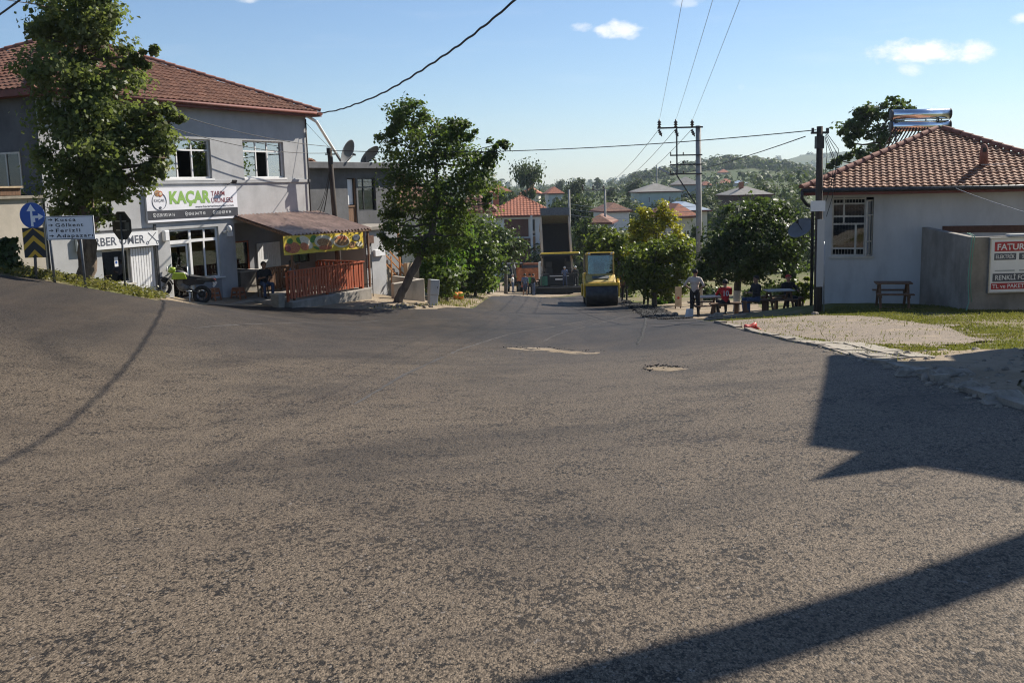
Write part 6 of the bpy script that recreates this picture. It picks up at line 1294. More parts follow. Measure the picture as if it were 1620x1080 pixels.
fd = [(wb_ + .34 * math.cos(a), 0, R0 + .34 * math.sin(a)) for a in [R_(30 + k * 15) for k in range(9)]]; MB().tube(fd, .06, 6, True, .5).build('mudguard', K['black'], MBK, smooth=True)
MB().tube([(.75, -.13, .38), (.5, -.15, .28), (.1, -.17, .34)], [.02, .025, .05], 8).tube([(.1, -.17, .34), (-.3, -.18, .46)], .055, 10).build('exhaust', K['chrome'], MBK, smooth=True)
MB().obox((-.34, 0, .72), (.02, .2, .2), Matrix.Rotation(-.4, 3, 'Y')).bar((-.22, 0, .84), (-.36, 0, .68), .05).build('number_plate', K['sign_white'], MBK); MB().ell((-.29, 0, .87), (.05, .07, .03), 8, 6).build('tail_light', K['red_plastic'], MBK); MB().bar((.45, .1, .3), (.38, .24, -.02), .02).build('side_stand', K['steel'], MBK); MB().bar((-.3, -.12, .95), (.02, -.12, .92), .02).bar((-.3, .12, .95), (.02, .12, .92), .02).bar((-.3, -.12, .95), (-.3, .12, .95), .02).build('grab_rail', K['steel'], MBK)

# ------------------------------------------------------------------ road building machines
def cyl_wheel(par, x, y, r, wdt, name='wheel', mat=None, hub=None):
    o = MB().tube([(x - wdt / 2, y, r), (x - wdt * .42, y, r), (x + wdt * .42, y, r), (x + wdt / 2, y, r)], [r * .93, r, r, r * .93], 22).build(name, mat or K['rubber'], par, smooth=False, bevel=.01)
    MB().tube([(x - wdt / 2 - .012, y, r), (x + wdt / 2 + .012, y, r)], r * .52, 16).build('rim', hub or K['machine_grey'], o); return o
slope = math.atan(.09)
p = gp(952, 485); RO = thing('road_roller', 'yellow tandem road roller facing the camera on the fresh asphalt', 'road roller', p, -.03); RO.rotation_euler = (-slope, 0, -.03)
for y in (0.0, 2.9):
    dm = MB().tube([(-.80, y, .60), (-.78, y, .60), (.78, y, .60), (.80, y, .60)], [.56, .60, .60, .56], 40).build('drum', K['drum'], RO, smooth=False)
    MB().tube([(-.82, y, .6), (.82, y, .6)], .28, 20).build('drum_hub', K['machine_grey'], dm)
for s in (-1, 1):
    MB().prism([(-.25, .5), (.25, .5), (.42, .95), (.5, 1.38), (.1, 1.42), (-.35, 1.1)], 'x', s * .86 - .05, s * .86 + .05).build('drum_fork', K['yellow'], RO, bevel=.02)
    MB().prism([(2.6, .5), (3.2, .5), (3.3, 1.15), (2.5, 1.15)], 'x', s * .86 - .05, s * .86 + .05).build('drum_fork', K['yellow'], RO, bevel=.02)
MB().box(-.9, .9, -.42, -.26, 1.06, 1.22).build('front_beam', K['yellow'], RO, bevel=.02)
MB().hexa([(-.72, -.25, 1.20), (.72, -.25, 1.20), (.78, .6, 1.2), (-.78, .6, 1.2), (-.68, -.18, 1.28), (.68, -.18, 1.28), (.74, .62, 1.62), (-.74, .62, 1.62)]).build('hood', K['yellow_dull'], RO, bevel=.03)
MB().box(-.5, .45, -.26, -.24, 1.09, 1.14).build('beam_print', K['sign_black'], RO); MB().hexa([(-.45, .05, 1.41), (.40, .05, 1.41), (.40, .4, 1.55), (-.45, .4, 1.55), (-.45, .03, 1.43), (.4, .03, 1.43), (.4, .38, 1.57), (-.45, .38, 1.57)]).build('grille', K['machine_grey'], RO)
MB().box(-.75, .75, .62, 2.9, .75, 1.25).build('chassis', K['machine_dark'], RO, bevel=.03); MB().box(-.8, .8, 1.9, 3.6, 1.16, 1.75).build('engine_cover', K['yellow'], RO, bevel=.05)
cabz = 2.78
for x in (-.66, .66):
    for y in (.7, 1.85): MB().bar((x * 1.04, y, 1.26), (x, y + (.06 if y < 1 else -.04), cabz - .12), .08, .08).build('cab_pillar', K['yellow_dull'], RO)
MB().box(-.72, .72, .6, 1.98, cabz - .14, cabz).build('cab_roof', K['yellow'], RO, bevel=.04); MB().box(-.5, .5, .57, .6, cabz - .16, cabz - .05).build('roof_visor', K['machine_dark'], RO)
MB().box(-.64, .64, .70, .715, 1.62, cabz - .15).build('windscreen', K['cab_glass'], RO); MB().box(-.64, .64, 1.84, 1.852, 1.62, cabz - .15).build('rear_window', K['cab_glass'], RO)
for s in (-1, 1): MB().box(s * .665 - .005, s * .665 + .005, .8, 1.8, 1.5, cabz - .15).build('side_window', K['cab_glass'], RO); MB().box(s * .58 - .06, s * .58 + .06, .54, .58, cabz - .1, cabz - .02).build('work_lamp', K['pvc'], RO)
MB().box(-.64, .64, .68, .74, 1.6, 1.66).build('dash_rail', K['yellow_dull'], RO); MB().box(-.3, .3, 1.2, 1.7, 1.3, 1.75).box(-.28, .28, 1.55, 1.7, 1.75, 2.25).build('driver_seat', K['black'], RO, bevel=.03); MB().tube([(-.05, .85, 1.5), (-.05, 1.0, 1.95)], .03, 8).tube([(-.05 + .18 * math.cos(a * .524), 1.0 + .05 * math.sin(a * .524), 1.95 + .17 * math.sin(a * .524)) for a in range(13)], .015, 6).build('steering_wheel', K['black'], RO)
for s in (-1, 1): MB().bar((s * .7, .66, 1.75), (s * .95, .5, 2.1), .02).obox((s * .97, .48, 2.2), (.12, .04, .22)).build('mirror', K['machine_dark'], RO)

p = gp(886, 466); PV = thing('asphalt_paver', 'dark asphalt paver with yellow canopy working behind the roller', 'paver', p, .0); PV.rotation_euler = (-slope, 0, 0)
MB().box(-2.0, 2.0, -.3, .35, .12, .72).build('screed', K['machine_dark'], PV, bevel=.03); MB().box(-2.0, 2.0, -.62, -.3, .55, .62).build('screed_walkway', K['machine_grey'], PV)
for s in (-1, 1): MB().box(s * 2.03 - .03, s * 2.03 + .03, -.6, .9, .05, .75).build('end_plate', K['machine_dark'], PV); MB().bar((s * 1.35, .3, .6), (s * 1.35, 3.4, .75), .14, .2).build('tow_arm', K['machine_grey'], PV); cyl_wheel(PV, s * 1.0, 2.4, .75, .5)
MB().box(-1.35, 1.35, .5, 4.0, .75, 1.75).build('engine_body', K['machine_dark'], PV, bevel=.05); MB().box(-1.6, -1.0, -.1, .5, .75, 1.55).build('auger_motor', K['machine_green'], PV, bevel=.05); MB().box(-.35, .35, .47, .5, 1.2, 1.32).box(-.8, .8, .46, .49, 1.5, 1.56).build('control_panel', K['pvc'], PV)
MB().hexa([(-1.6, 4.0, .5), (1.6, 4.0, .5), (1.6, 5.6, .4), (-1.6, 5.6, .4), (-1.75, 4.0, 1.3), (1.75, 4.0, 1.3), (1.75, 5.8, 1.2), (-1.75, 5.8, 1.2)]).build('hopper', K['machine_dark'], PV)
for x in (-1.3, 1.3):
    for y in (.6, 3.0): MB().bar((x, y, 1.7), (x, y, 3.3), .07).build('canopy_post', K['machine_dark'], PV)
MB().hexa([(-1.55, .1, 3.3), (1.75, .1, 3.3), (1.75, 3.3, 3.3), (-1.55, 3.3, 3.3), (-1.45, .2, 3.48), (1.65, .2, 3.48), (1.65, 3.2, 3.52), (-1.45, 3.2, 3.52)]).build('canopy', K['yellow'], PV, bevel=.03); MB().box(-1.57, 1.77, .06, .1, 3.2, 3.33).build('canopy_edge', K['machine_dark'], PV)
for s in (-1, 1): MB().box(s * .8 - .28, s * .8 + .28, 1.2, 1.75, 1.75, 2.2).box(s * .8 - .26, s * .8 + .26, 1.65, 1.75, 2.2, 2.75).build('seat', K['black'], PV, bevel=.03); MB().bar((s * 1.5, -.2, .7), (s * 1.5, -.2, 1.75), .05).bar((s * 1.5, -.2, 1.72), (s * .9, -.2, 1.72), .05).build('hand_rail', K['machine_grey'], PV)
MB().tube([(.7, 3.5, 1.7), (.7, 3.5, 3.0)], .06, 8).build('exhaust_stack', K['dark_steel'], PV)

def truck(name, lbl, px, py, yaw, tilt, bedm, cabm, Ln=5.4, sd=0):
    p = gp(px, py) if sd == 0 else gpt(px, py, sd); t = thing(name, lbl, 'truck', p, yaw); t.rotation_euler = (-slope, 0, yaw)
    MB().box(-.42, .42, -1.0, 6.8, .75, 1.0).build('chassis', K['machine_dark'], t)
    for y in (.0, 1.35, 5.6):
        for s in (-1, 1): cyl_wheel(t, s * .98, y, .52, .42 if y < 3 else .3)
    MB().box(-1.22, 1.22, 5.2, 7.0, .8, 2.9).build('cab', cabm, t, bevel=.08); MB().box(-1.0, 1.0, 7.0, 7.02, 1.8, 2.7).build('windscreen', K['cab_glass'], t); MB().box(-.9, .9, 5.17, 5.2, 1.9, 2.6).build('rear_window', K['glass_dark'], t)
    ca, sa_ = math.cos(tilt), math.sin(tilt); piv = Vector((0, -.9, 1.08))
    rot = Matrix.Rotation(tilt, 3, 'X'); bd = MB(); W2 = 1.24; hS = 1.25
    def tb(mb): mb.v = [tuple(piv + rot @ Vector(v)) for v in mb.v]; return mb
    b = tb(MB().box(-W2, W2, 0, Ln, 0, .08)).build('bed_floor', K['bed_dark'], t)
    for s in (-1, 1):
        tb(MB().hexa([(s * W2 - .04, .1, .08), (s * W2 + .04, .1, .08), (s * W2 + .04, Ln, .08), (s * W2 - .04, Ln, .08), (s * W2 - .04, .3, hS), (s * W2 + .04, .3, hS), (s * W2 + .04, Ln, hS), (s * W2 - .04, Ln, hS)])).build('bed_side', bedm, t)
        tb(MB().box(s * W2 - .09, s * W2 + .09, .3, Ln, hS + .002, hS + .1)).build('bed_rail', K['plaster_beige'] if tilt > .2 else bedm, t)
        m = MB()
        for k in range(6): m.box(s * (W2 + .04) - .0, s * (W2 + .04) + s * .07, .6 + k * .85, .72 + k * .85, .0, hS - .05) if s > 0 else m.box(-(W2 + .11), -(W2 + .04), .6 + k * .85, .72 + k * .85, .0, hS - .05)
        tb(m).build('bed_rib', bedm, t)
    tb(MB().box(-W2, W2, Ln, Ln + .08, 0, hS + .25).box(-W2, W2, Ln - .02, Ln + .75, hS + .25, hS + .31)).build('headboard', K['machine_grey'], t)
    if tilt < .2: tb(MB().box(-W2, W2, -.06, .0, .02, hS)).build('tailgate', bedm, t); tb(MB().box(-W2 - .03, W2 + .03, -.1, -.06, .55, .65).box(-.9, -.8, -.1, -.06, .05, hS).box(.8, .9, -.1, -.06, .05, hS)).build('tailgate_rib', K['rust'], t)
    else:
        g_ = MB().box(-W2, W2, -.03, .03, -1.15, .0); g_.v = [tuple(piv + rot @ Vector((0, .1, hS)) + Vector(v)) for v in g_.v]; MB().tube([(0, 3.6, .95), tuple(piv + rot @ Vector((0, 3.8, 0)))], [.12, .07], 10).build('lift_ram', K['steel'], t)
    MB().box(-1.15, 1.15, -1.2, -1.1, .5, .7).build('rear_bar', K['machine_grey'], t)
    for s in (-1, 1): MB().box(s * .9 - .15, s * .9 + .15, -1.22, -1.2, .55, .66).build('tail_light', K['red_plastic'], t)
    return t
pv = PV.location
truck('dump_truck', 'dump truck with its dark bed raised high, emptying into the paver', 881, 462, .02, R_(63), K['bed_side'], K['truck_white'], 5.6, 86)
truck('dump_truck', 'rusty orange tipper truck waiting left of the raised bed', 841, 457, .05, 0.0, K['rust'], K['rust'], 4.6, 96)
p = gpt(816, 452, 99); X_ = thing('backhoe_loader', 'muddy backhoe with its folded arm standing upright behind the men', 'excavator', p, .1)
for s in (-1, 1): cyl_wheel(X_, s * .8, .6, .62, .42); cyl_wheel(X_, s * .75, 2.7, .42, .32)
MB().box(-.7, .7, .2, 3.1, .55, 1.2).build('chassis', K['yellow_dull'], X_, bevel=.05); m = MB()
for x in (-.7, .7):
    for y in (.1, 1.5): m.bar((x, y, 1.2), (x, y, 2.7), .08)
m.box(-.8, .8, 0, 1.6, 2.7, 2.82).build('cab', K['machine_dark'], X_); MB().box(-.66, .66, .08, .09, 1.3, 2.65).build('rear_window', K['glass_dark'], X_)
MB().bar((-.1, -.3, .7), (-.35, -.7, 3.1), .26, .3).build('boom', K['machine_grey'], X_); MB().bar((-.35, -.7, 3.1), (.1, -1.1, 1.5), .2, .22).build('dipper', K['machine_grey'], X_); MB().prism([(-1.3, .95), (-.85, .9), (-.75, 1.4), (-1.1, 1.6)], 'x', -.3, .45).build('bucket', K['machine_dark'], X_)
for s in (-1, 1): MB().bar((s * .6, -.1, .8), (s * 1.0, -.35, .05), .12).build('stabiliser', K['machine_grey'], X_); MB().tube([(-.15 + s * .12, -.55, 1.2), (-.3 + s * .1, -.75, 2.6)], .05, 8).build('ram', K['steel'], X_)

# ------------------------------------------------------------------ people
def person(lbl, pos, yaw, shirt, pants, hair='hair', skin='skin', pose='stand', arms='down', h=1.72, voxel=.016, shorts=False, long_sleeve=False, cap=None, shoes='black', head_turn=0.0, lean=0.0):
    t = thing('person', lbl, 'person', pos, yaw); S = []   # segments: (a, b, ra, rb, label); faces -Y
    k = h / 1.75
    def seg(a, b, ra, rb, lab, sq=1.0): S.append((Vector(a) * k, Vector(b) * k, ra * k, rb * k, lab, sq))
    sit = pose == 'sit'; hz = .50 if sit else .93; up = Vector((0, -math.sin(lean), math.cos(lean)))
    hip = Vector((0, 0, hz)); chest = hip + up * .36; nk = hip + up * .54; hd_ = hip + up * .70 + Vector((0, -.02, 0))
    seg(hip + Vector((-.07, 0, 0)), hip + Vector((.07, 0, 0)), .125, .125, 'p'); seg(hip + up * .05, hip + up * .2, .135, .135, 's', 1); seg(hip + up * .2 + Vector((-.04, 0, 0)), hip + up * .2 + Vector((.04, 0, 0)), .125, .125, 's'); seg(chest + Vector((-.08, 0, 0)), chest + Vector((.08, 0, 0)), .13, .13, 's'); seg(hip + up * .2, chest, .125, .13, 's'); seg(chest + up * .1 + Vector((-.13, 0, 0)), chest + up * .1 + Vector((.13, 0, 0)), .085, .085, 's')
    seg(nk - up * .05, nk + up * .07, .058, .055, 'k'); seg(hd_ - up * .06 + Vector((0, -.015, 0)), hd_ + up * .035, .078, .095, 'k'); seg(hd_ + Vector((0, -.09, -.015)), hd_ + Vector((0, -.11, -.035)), .014, .018, 'k'); seg(hd_ + Vector((0, -.06, -.09)), hd_ + Vector((0, -.07, -.10)), .04, .03, 'k')
    for s in (-1, 1): seg(hd_ + Vector((s * .092, .01, -.03)), hd_ + Vector((s * .096, .01, .015)), .014, .018, 'k')
    for s in (-1, 1):
        a = hip + Vector((s * .095, 0, -.03))
        if sit: kn = a + Vector((s * .06, -.43, .03)); an = kn + Vector((0, .03, -.43))
        else: kn = a + Vector((s * .025, -.03, -.43)); an = kn + Vector((s * .02, .045, -.40))
        toe = an + Vector((s * .03, -.17, -.045)); lab2 = 'k' if shorts else 'p'
        seg(a, kn, .098, .068, 'p'); seg(kn, kn.lerp(an, .35), .066, .062, lab2); seg(kn.lerp(an, .35), an, .062, .045, lab2); seg(an + Vector((0, .05, -.045)), toe, .045, .04, 'f')
        sh = chest + up * .1 + Vector((s * .195, 0, 0))
        if arms == 'down': el = sh + Vector((s * .05, .03, -.28)); wr = el + Vector((s * .0, -.09, -.24))
        elif arms == 'hips': el = sh + Vector((s * .17, .09, -.22)); wr = hip + Vector((s * .17, -.03, .08))
        elif arms == 'back': el = sh + Vector((s * .08, .1, -.26)); wr = hip + Vector((s * .05, .16, .06))
        elif arms == 'front': el = sh + Vector((s * .06, -.08, -.26)); wr = el + Vector((-s * .1, -.22, .04))
        elif arms == 'one': el = sh + (Vector((s * .07, -.1, -.25)) if s > 0 else Vector((s * .05, .03, -.28))); wr = el + (Vector((-.08, -.2, .12)) if s > 0 else Vector((0, -.07, -.25)))
        else: el = sh + Vector((s * .08, -.18, -.2)); wr = el + Vector((-s * .06, -.24, .0))
        mid = sh.lerp(el, .6); seg(sh, mid, .068, .055, 's'); seg(mid, el, .052, .045, 's'); seg(el, wr, .043, .031, 's' if long_sleeve else 'k')
        d = (wr - el).normalized(); side = Vector((0, 1, 0)).cross(d) if abs(d.y) < .9 else Vector((1, 0, 0)); side = side.normalized(); fw = d.cross(side).normalized()
        seg(wr, wr + d * .075, .032, .036, 'k')
        for f in range(4): o0 = wr + d * .075 + fw * (f - 1.5) * .019; L_ = (.062, .075, .07, .055)[f]; o1 = o0 + d * L_ * .55; seg(o0, o1, .0105, .010, 'k'); seg(o1, o1 + (d * .75 - side * s * .5) * L_ * .5, .010, .009, 'k')
        seg(wr + d * .02 + fw * -.03, wr + d * .065 + fw * -.062, .013, .012, 'k')
    mb = MB(); CT = []; LB = []
    for a, b, ra, rb, lab, sq in S:
        d = (b - a); ln = max(d.length, 1e-4); dn = d / ln; pts = [a - dn * ra * .75, a - dn * ra * .4, a, b, b + dn * rb * .4, b + dn * rb * .75]; mb.tube(pts, [ra * .55, ra * .88, ra, rb, rb * .88, rb * .55], 10)
        for q in range(5): CT.append(a.lerp(b, q / 4)); LB.append((lab, ra + (rb - ra) * q / 4))
    me = mb.mesh('body', K['black']); o = bpy.data.objects.new('body', me); COL.objects.link(o)
    md = o.modifiers.new('r', 'REMESH'); md.mode = 'VOXEL'; md.voxel_size = voxel; md.use_smooth_shade = True
    sm = o.modifiers.new('s', 'SMOOTH'); sm.iterations = 2; sm.factor = .4
    dg = bpy.context.evaluated_depsgraph_get(); m2 = bpy.data.meshes.new_from_object(o.evaluated_get(dg)); bpy.data.objects.remove(o); m2.name = 'body'
    m2.materials.clear(); labs = ['s', 'p', 'k', 'f']
    for q in (shirt, pants, skin, shoes): m2.materials.append(K[q])
    nP = len(m2.polygons); ce = np.empty(nP * 3); m2.polygons.foreach_get('center', ce); ce = ce.reshape(-1, 3); C_ = np.array([tuple(c) for c in CT]); rr_ = np.array([r for _, r in LB])
    idx = np.empty(nP, int)
    for i0 in range(0, nP, 4000): q = ce[i0:i0 + 4000]; idx[i0:i0 + 4000] = np.argmin(np.linalg.norm(q[:, None] - C_[None], axis=2) - rr_[None], 1)
    mi = np.array([labs.index(l) for l, _ in LB])[idx]; m2.polygons.foreach_set('material_index', mi.astype(np.int32)); m2.polygons.foreach_set('use_smooth', np.ones(nP, bool)); m2.update()
    bo = bpy.data.objects.new('body', m2); COL.objects.link(bo); bo.parent = t
    hc = hd_ * k; hm = MB(); n, mm = 14, 10
    for i in range(mm + 1):
        th = math.pi * .62 * i / mm
        for j in range(n):
            a = 2 * math.pi * j / n; front = max(0, -math.sin(a)); tt = th * (1 - .42 * front); r = .112 * k
            hm.v.append(tuple(hc + Vector((r * .93 * math.sin(tt) * math.cos(a), r * 1.02 * math.sin(tt) * math.sin(a) + .01, r * math.cos(tt) + .015))))
    for i in range(mm):
        for j in range(n): a = i * n + j; c = i * n + (j + 1) % n; hm.f.append((a, c, c + n, a + n)); hm.m.append(0)
    hm.build('cap' if cap else 'hair', K[cap or hair], t, smooth=True)
    if cap: MB().hexa([tuple(hc + Vector(v) * k) for v in ((-.08, -.09, .05), (.08, -.09, .05), (.08, .0, .06), (-.08, .0, .06), (-.06, -.19, .035), (.06, -.19, .035), (.07, -.02, .075), (-.07, -.02, .075))]).build('cap_peak', K[cap], t)
    ey = MB()
    for s in (-1, 1): ey.ell(hc + Vector((s * .034, -.086, .0)) * k, .011, 8, 6)
    ey.build('eyes', K['black'], t); MB().ell(hc + Vector((0, -.092, -.068)) * k, (.026, .008, .006), 8, 5).build('mouth', K['sign_red'], t)
    return t
def st(px, py, D=None): return gpt(px, py, D) if D else gp(px, py)
FAR = .02
person('man in grey blue shirt and black shorts, leftmost on the dirt street', st(788, 462), math.pi, 'greyblue_shirt', 'dark_cloth', shorts=True, arms='front', voxel=FAR)
person('man in pale shirt and khaki trousers standing furthest back on the dirt street', st(801, 450.5), 2.2, 'white_shirt', 'khaki', skin='skin_dark', voxel=FAR)
person('man in white shirt and jeans turned sideways, beside the man in shorts', st(811.5, 463.5), 1.4, 'white_shirt', 'jeans', hair='hair_grey', arms='back', voxel=FAR)
person('man in navy shirt and shorts left of the green vest', st(831, 467.5), math.pi, 'blue_shirt', 'navy', shorts=True, skin='skin_dark', voxel=FAR)
person('worker in green vest and black trousers behind the paver', st(838.5, 466), math.pi - .3, 'green_vest', 'dark_cloth', voxel=FAR)
person('worker in dark clothes right of the green vest, half hidden by the paver', st(844, 467.5), 2.0, 'dark_cloth', 'jeans', arms='front', voxel=FAR)
q = PV.matrix_world.translation if False else PV.location
person('paver operator in blue standing on the machine platform', (q.x + .42, q.y + .05, q.z + .60), math.pi, 'blue_shirt', 'navy', cap='truck_white', arms='front', voxel=FAR)
person('paver operator in dark overall further right on the machine', (q.x + 1.3, q.y + .1, q.z + .60), math.pi + .3, 'dark_cloth', 'dark_cloth', cap='truck_white', arms='one', voxel=FAR)
person('worker in dark clothes in the shade right of the roller', st(988, 477.5), 2.6, 'brown_cloth', 'dark_cloth', voxel=FAR); person('man in grey shirt standing in the shade left of the dark trunk', st(1022, 484), .6, 'greyblue_shirt', 'dark_cloth', arms='front', voxel=FAR)
person('man in pale pink shirt and dark trousers standing beside the first pale table', st(1099, 501), math.pi - .5, 'pale_shirt', 'dark_cloth', arms='hips', long_sleeve=False, voxel=.013, h=1.76)
def bench(lbl, pos, yaw):
    t = thing('bench', lbl, 'bench', pos, yaw); MB().box(-.55, .55, -.16, .16, .40, .45).build('seat', K['wood_brown'], t)
    for s in (-1, 1): MB().box(s * .42 - .04, s * .42 + .04, -.13, .13, 0, .4).build('leg', K['wood_brown'], t)
b1 = st(1147, 499, 35.4); bench('low dark bench under the man in the red football shirt', b1, .1)
rp = person('seated man in red football shirt with white number ten, back turned', b1, math.pi + .1, 'red_shirt', 'dark_cloth', pose='sit', arms='reach', voxel=.013)
text(rp, '10', .105, .72, .147, .19, K['sign_white'], .19, .02, name='shirt_number', rot=(math.pi / 2, 0, math.pi)); text(rp, 'MUTLU', .12, .94, .142, .045, K['sign_white'], .22, .004, name='shirt_name', rot=(math.pi / 2, 0, math.pi)) if False else None
b2 = st(1196, 499, 34.0); bench('low dark bench under the man in dark jacket and jeans', b2, .5)
person('seated man in dark jacket and blue jeans beside the second table', b2, -1.2, 'dark_cloth', 'jeans', pose='sit', arms='front', long_sleeve=True, voxel=.014, skin='skin_dark')
b3 = st(1246, 484, 36.2); bench('low dark bench behind the second table', b3, .0); person('person in red cap and dark clothes sitting behind the second table', b3, .1, 'dark_cloth', 'dark_cloth', pose='sit', arms='reach', cap='red_plastic', long_sleeve=True, voxel=.015)
def cafe_bench(lbl, x, y, yaw): p = LW(x, y, .16); t = thing('chair', lbl, 'chair', p, LA + yaw); MB().box(-.22, .22, -.22, .22, .42, .46).build('seat', K['wood_brown'], t); MB().box(-.22, .22, .2, .24, .46, .9).build('backrest', K['wood_brown'], t); [MB().box(sx * .19 - .02, sx * .19 + .02, sy * .19 - .02, sy * .19 + .02, 0, .42).build('leg', K['wood_brown'], t) for sx in (-1, 1) for sy in (-1, 1)]; return p
p = cafe_bench('dark wooden chair under the seated man in grey shirt on the terrace', -2.9, -1.3, .6); person('seated man in grey shirt behind the terrace fence', p, LA + .6, 'greyblue_shirt', 'dark_cloth', pose='sit', arms='reach', voxel=.016, skin='skin_dark')
p = cafe_bench('dark wooden chair under the man in dark clothes near the cafe door', -3.75, -.7, -.5); person('man in dark clothes sitting in the shade near the cafe door', p, LA - .5, 'dark_cloth', 'jeans', pose='sit', arms='front', voxel=.016, skin='skin_dark')
p = LW(-3.15, -1.75, .16); t = thing('cafe_table', 'small white table between the two seated men on the terrace', 'table', p, LA); MB().box(-.35, .35, -.35, .35, .70, .74).build('table_top', K['table_top'], t); [MB().box(sx * .28 - .02, sx * .28 + .02, sy * .28 - .02, sy * .28 + .02, 0, .7).build('leg', K['wood_brown'], t) for sx in (-1, 1) for sy in (-1, 1)]

# ------------------------------------------------------------------ village behind
def house(lbl, x0, x1, eave, base, D, yaw, wall, roof, rise, depth=8, wins=(), fas=True, name='village_house', chim=None, tiles=False, over=.45, extra=None):
    """front spans photo columns x0..x1 at distance D, eaves at photo row eave"""
    a = at(x0, eave, D); b = at(x1, eave, D); W = (b - a).xy.length / max(.5, math.cos(yaw)); z = min(at((x0 + x1) / 2, base, D).z, gz((a.x + b.x) / 2, D) + .2); hgt = (a.z + b.z) / 2 - z
    t = thing(name, lbl, 'house', (a.x, D, z), yaw); holes = [(W * u0, W * u1, hgt * v0, hgt * v1) for u0, u1, v0, v1 in wins]
    m = MB(); wall_holes(m, 0, W, -1.5, hgt, holes, 0, .2); m.poly([(0, 0, -1.5), (0, depth, -1.5), (0, depth, hgt), (0, 0, hgt)]); m.poly([(W, 0, -1.5), (W, depth, -1.5), (W, depth, hgt), (W, 0, hgt)]); m.poly([(0, depth, -1.5), (W, depth, -1.5), (W, depth, hgt), (0, depth, hgt)]); m.build('wall', wall, t, fix=False)
    for h_ in holes:
        f = MB().box(h_[0], h_[0] + .08, .05, .1, h_[2], h_[3]).box(h_[1] - .08, h_[1], .05, .1, h_[2], h_[3]).box(h_[0] + .08, h_[1] - .08, .05, .1, h_[2], h_[2] + .08).box(h_[0] + .08, h_[1] - .08, .05, .1, h_[3] - .08, h_[3]).box((h_[0] + h_[1]) / 2 - .03, (h_[0] + h_[1]) / 2 + .03, .052, .098, h_[2] + .08, h_[3] - .08).build('window', K['pvc'], t); MB().box(h_[0] + .04, h_[1] - .04, .07, .08, h_[2] + .04, h_[3] - .04).build('pane', K['glass_dark'], f)
    MB().box(.2, W - .2, depth * .5, depth * .5 + .1, -1, hgt - .05).build('room', K['room'], t)
    ro = hip_roof(t, -over, W + over, -over, depth + over, hgt, rise, roof, .18 if fas else 0, tiles=tiles, ridge=False, sides='flr', tw=.4, th=.5)
    if chim: MB().box(W * chim - .35, W * chim + .35, depth * .3, depth * .3 + .7, hgt + .2, hgt + rise + .8).build('chimney', K['tile_orange'], ro)
    return t, W, hgt
t, W, hg = house('cream two storey house with bright orange tiled hip roof left of the raised bed', 772, 878, 341, 452, 122, .0, K['house_white'], K['tile_orange'], 2.4, 9, ((.03, .12, .58, .8),), tiles=True, chim=.12)
MB().box(W * .24, W * .62, -.9, -.02, hg * .64, hg * .68).box(W * .24, W * .62, -.9, -.85, hg * .40, hg * .95 if False else hg * .60).build('balcony', K['house_red'], t); MB().box(W * .24, W * .60, -.03, -.004, hg * .70, hg * .95).build('balcony_wall', K['house_red'], t); MB().box(W * .24, W * .62, -.03, -.005, hg * .30, hg * .62).build('lower_wall', K['house_red'], t); MB().box(W * .63, W * .66, -.9, -.8, .0, hg).box(W * .70, W * .80, -.25, -.01, 0, hg).build('white_pillar', K['house_white'], t); MB().box(W * .66, W * .70, -.2, -.01, hg * .5, hg * .7).build('ochre_panel', K['house_ochre'], t); MB().box(W * .66, W * .70, -.19, -.01, hg * .72, hg * .94).box(W * .66, W * .70, -.19, -.01, hg * .25, hg * .46).build('dark_pane', K['glass_dark'], t)
house('grey house with weathered tile roof half hidden behind the leaning tree', 722, 777, 334, 420, 88, .0, K['house_grey'], K['tile_dark'], 1.6, 8, ((.7, .85, .6, .8),), tiles=True)
house('low house with tiled roof seen between the flat roof house and the tree', 590, 700, 330, 400, 72, .25, K['house_cream'], K['tile'], 2.6, 8, ((.2, .4, .3, .7), (.6, .8, .3, .7)), tiles=True)
house('small house with red roof left of the lone spreading tree', 776, 808, 304, 330, 215, .1, K['house_cream'], K['tile_orange'], 1.6, 7, ((.3, .5, .3, .7), (.65, .85, .3, .7)), chim=.3)
house('small house with red roof just under the lone spreading tree', 824, 852, 306, 322, 225, -.1, K['house_cream'], K['tile_orange'], 1.5, 7, ((.2, .45, .3, .7),), chim=.6); house('pale house with small orange roof right of the lone spreading tree', 868, 890, 306, 324, 210, .1, K['house_white'], K['tile_orange'], 1.4, 6, ((.25, .45, .3, .75), (.6, .8, .3, .75)))
house('brown roofed white house behind the distant crossarm pole', 958, 996, 334, 352, 135, .15, K['house_white'], K['tile_dark'], 1.1, 7, ((.3, .5, .3, .7),)); house('old brown roofed house right of the raised truck bed', 930, 962, 352, 366, 118, -.2, K['house_grey'], K['tile_dark'], .9, 7, ((.4, .6, .3, .7),))
house('long mint coloured house with dark grey hip roof', 1011, 1078, 303, 330, 205, .05, K['house_mint'], K['roof_grey'], 1.7, 10, ((.22, .27, .45, .75), (.42, .46, .25, .6), (.7, .76, .45, .75)), name='village_house')
house('house with grey roof behind the right end of the mint house', 1068, 1108, 292, 330, 235, -.05, K['house_grey'], K['roof_grey'], 1.8, 9, ((.2, .4, .3, .6), (.6, .8, .3, .6)))
house('low building with pale tin roof left of the concrete pole', 1064, 1120, 333, 352, 118, .1, K['house_cream'], K['roof_tin'], 1.0, 8, ((.1, .3, .2, .7), (.4, .6, .2, .7), (.7, .9, .2, .7))); house('small pinkish house with orange roof behind the golden conifer', 1062, 1098, 342, 366, 96, .15, K['house_cream'], K['tile_orange'], 1.2, 7, ((.15, .45, .45, .8), (.55, .85, .45, .8)))
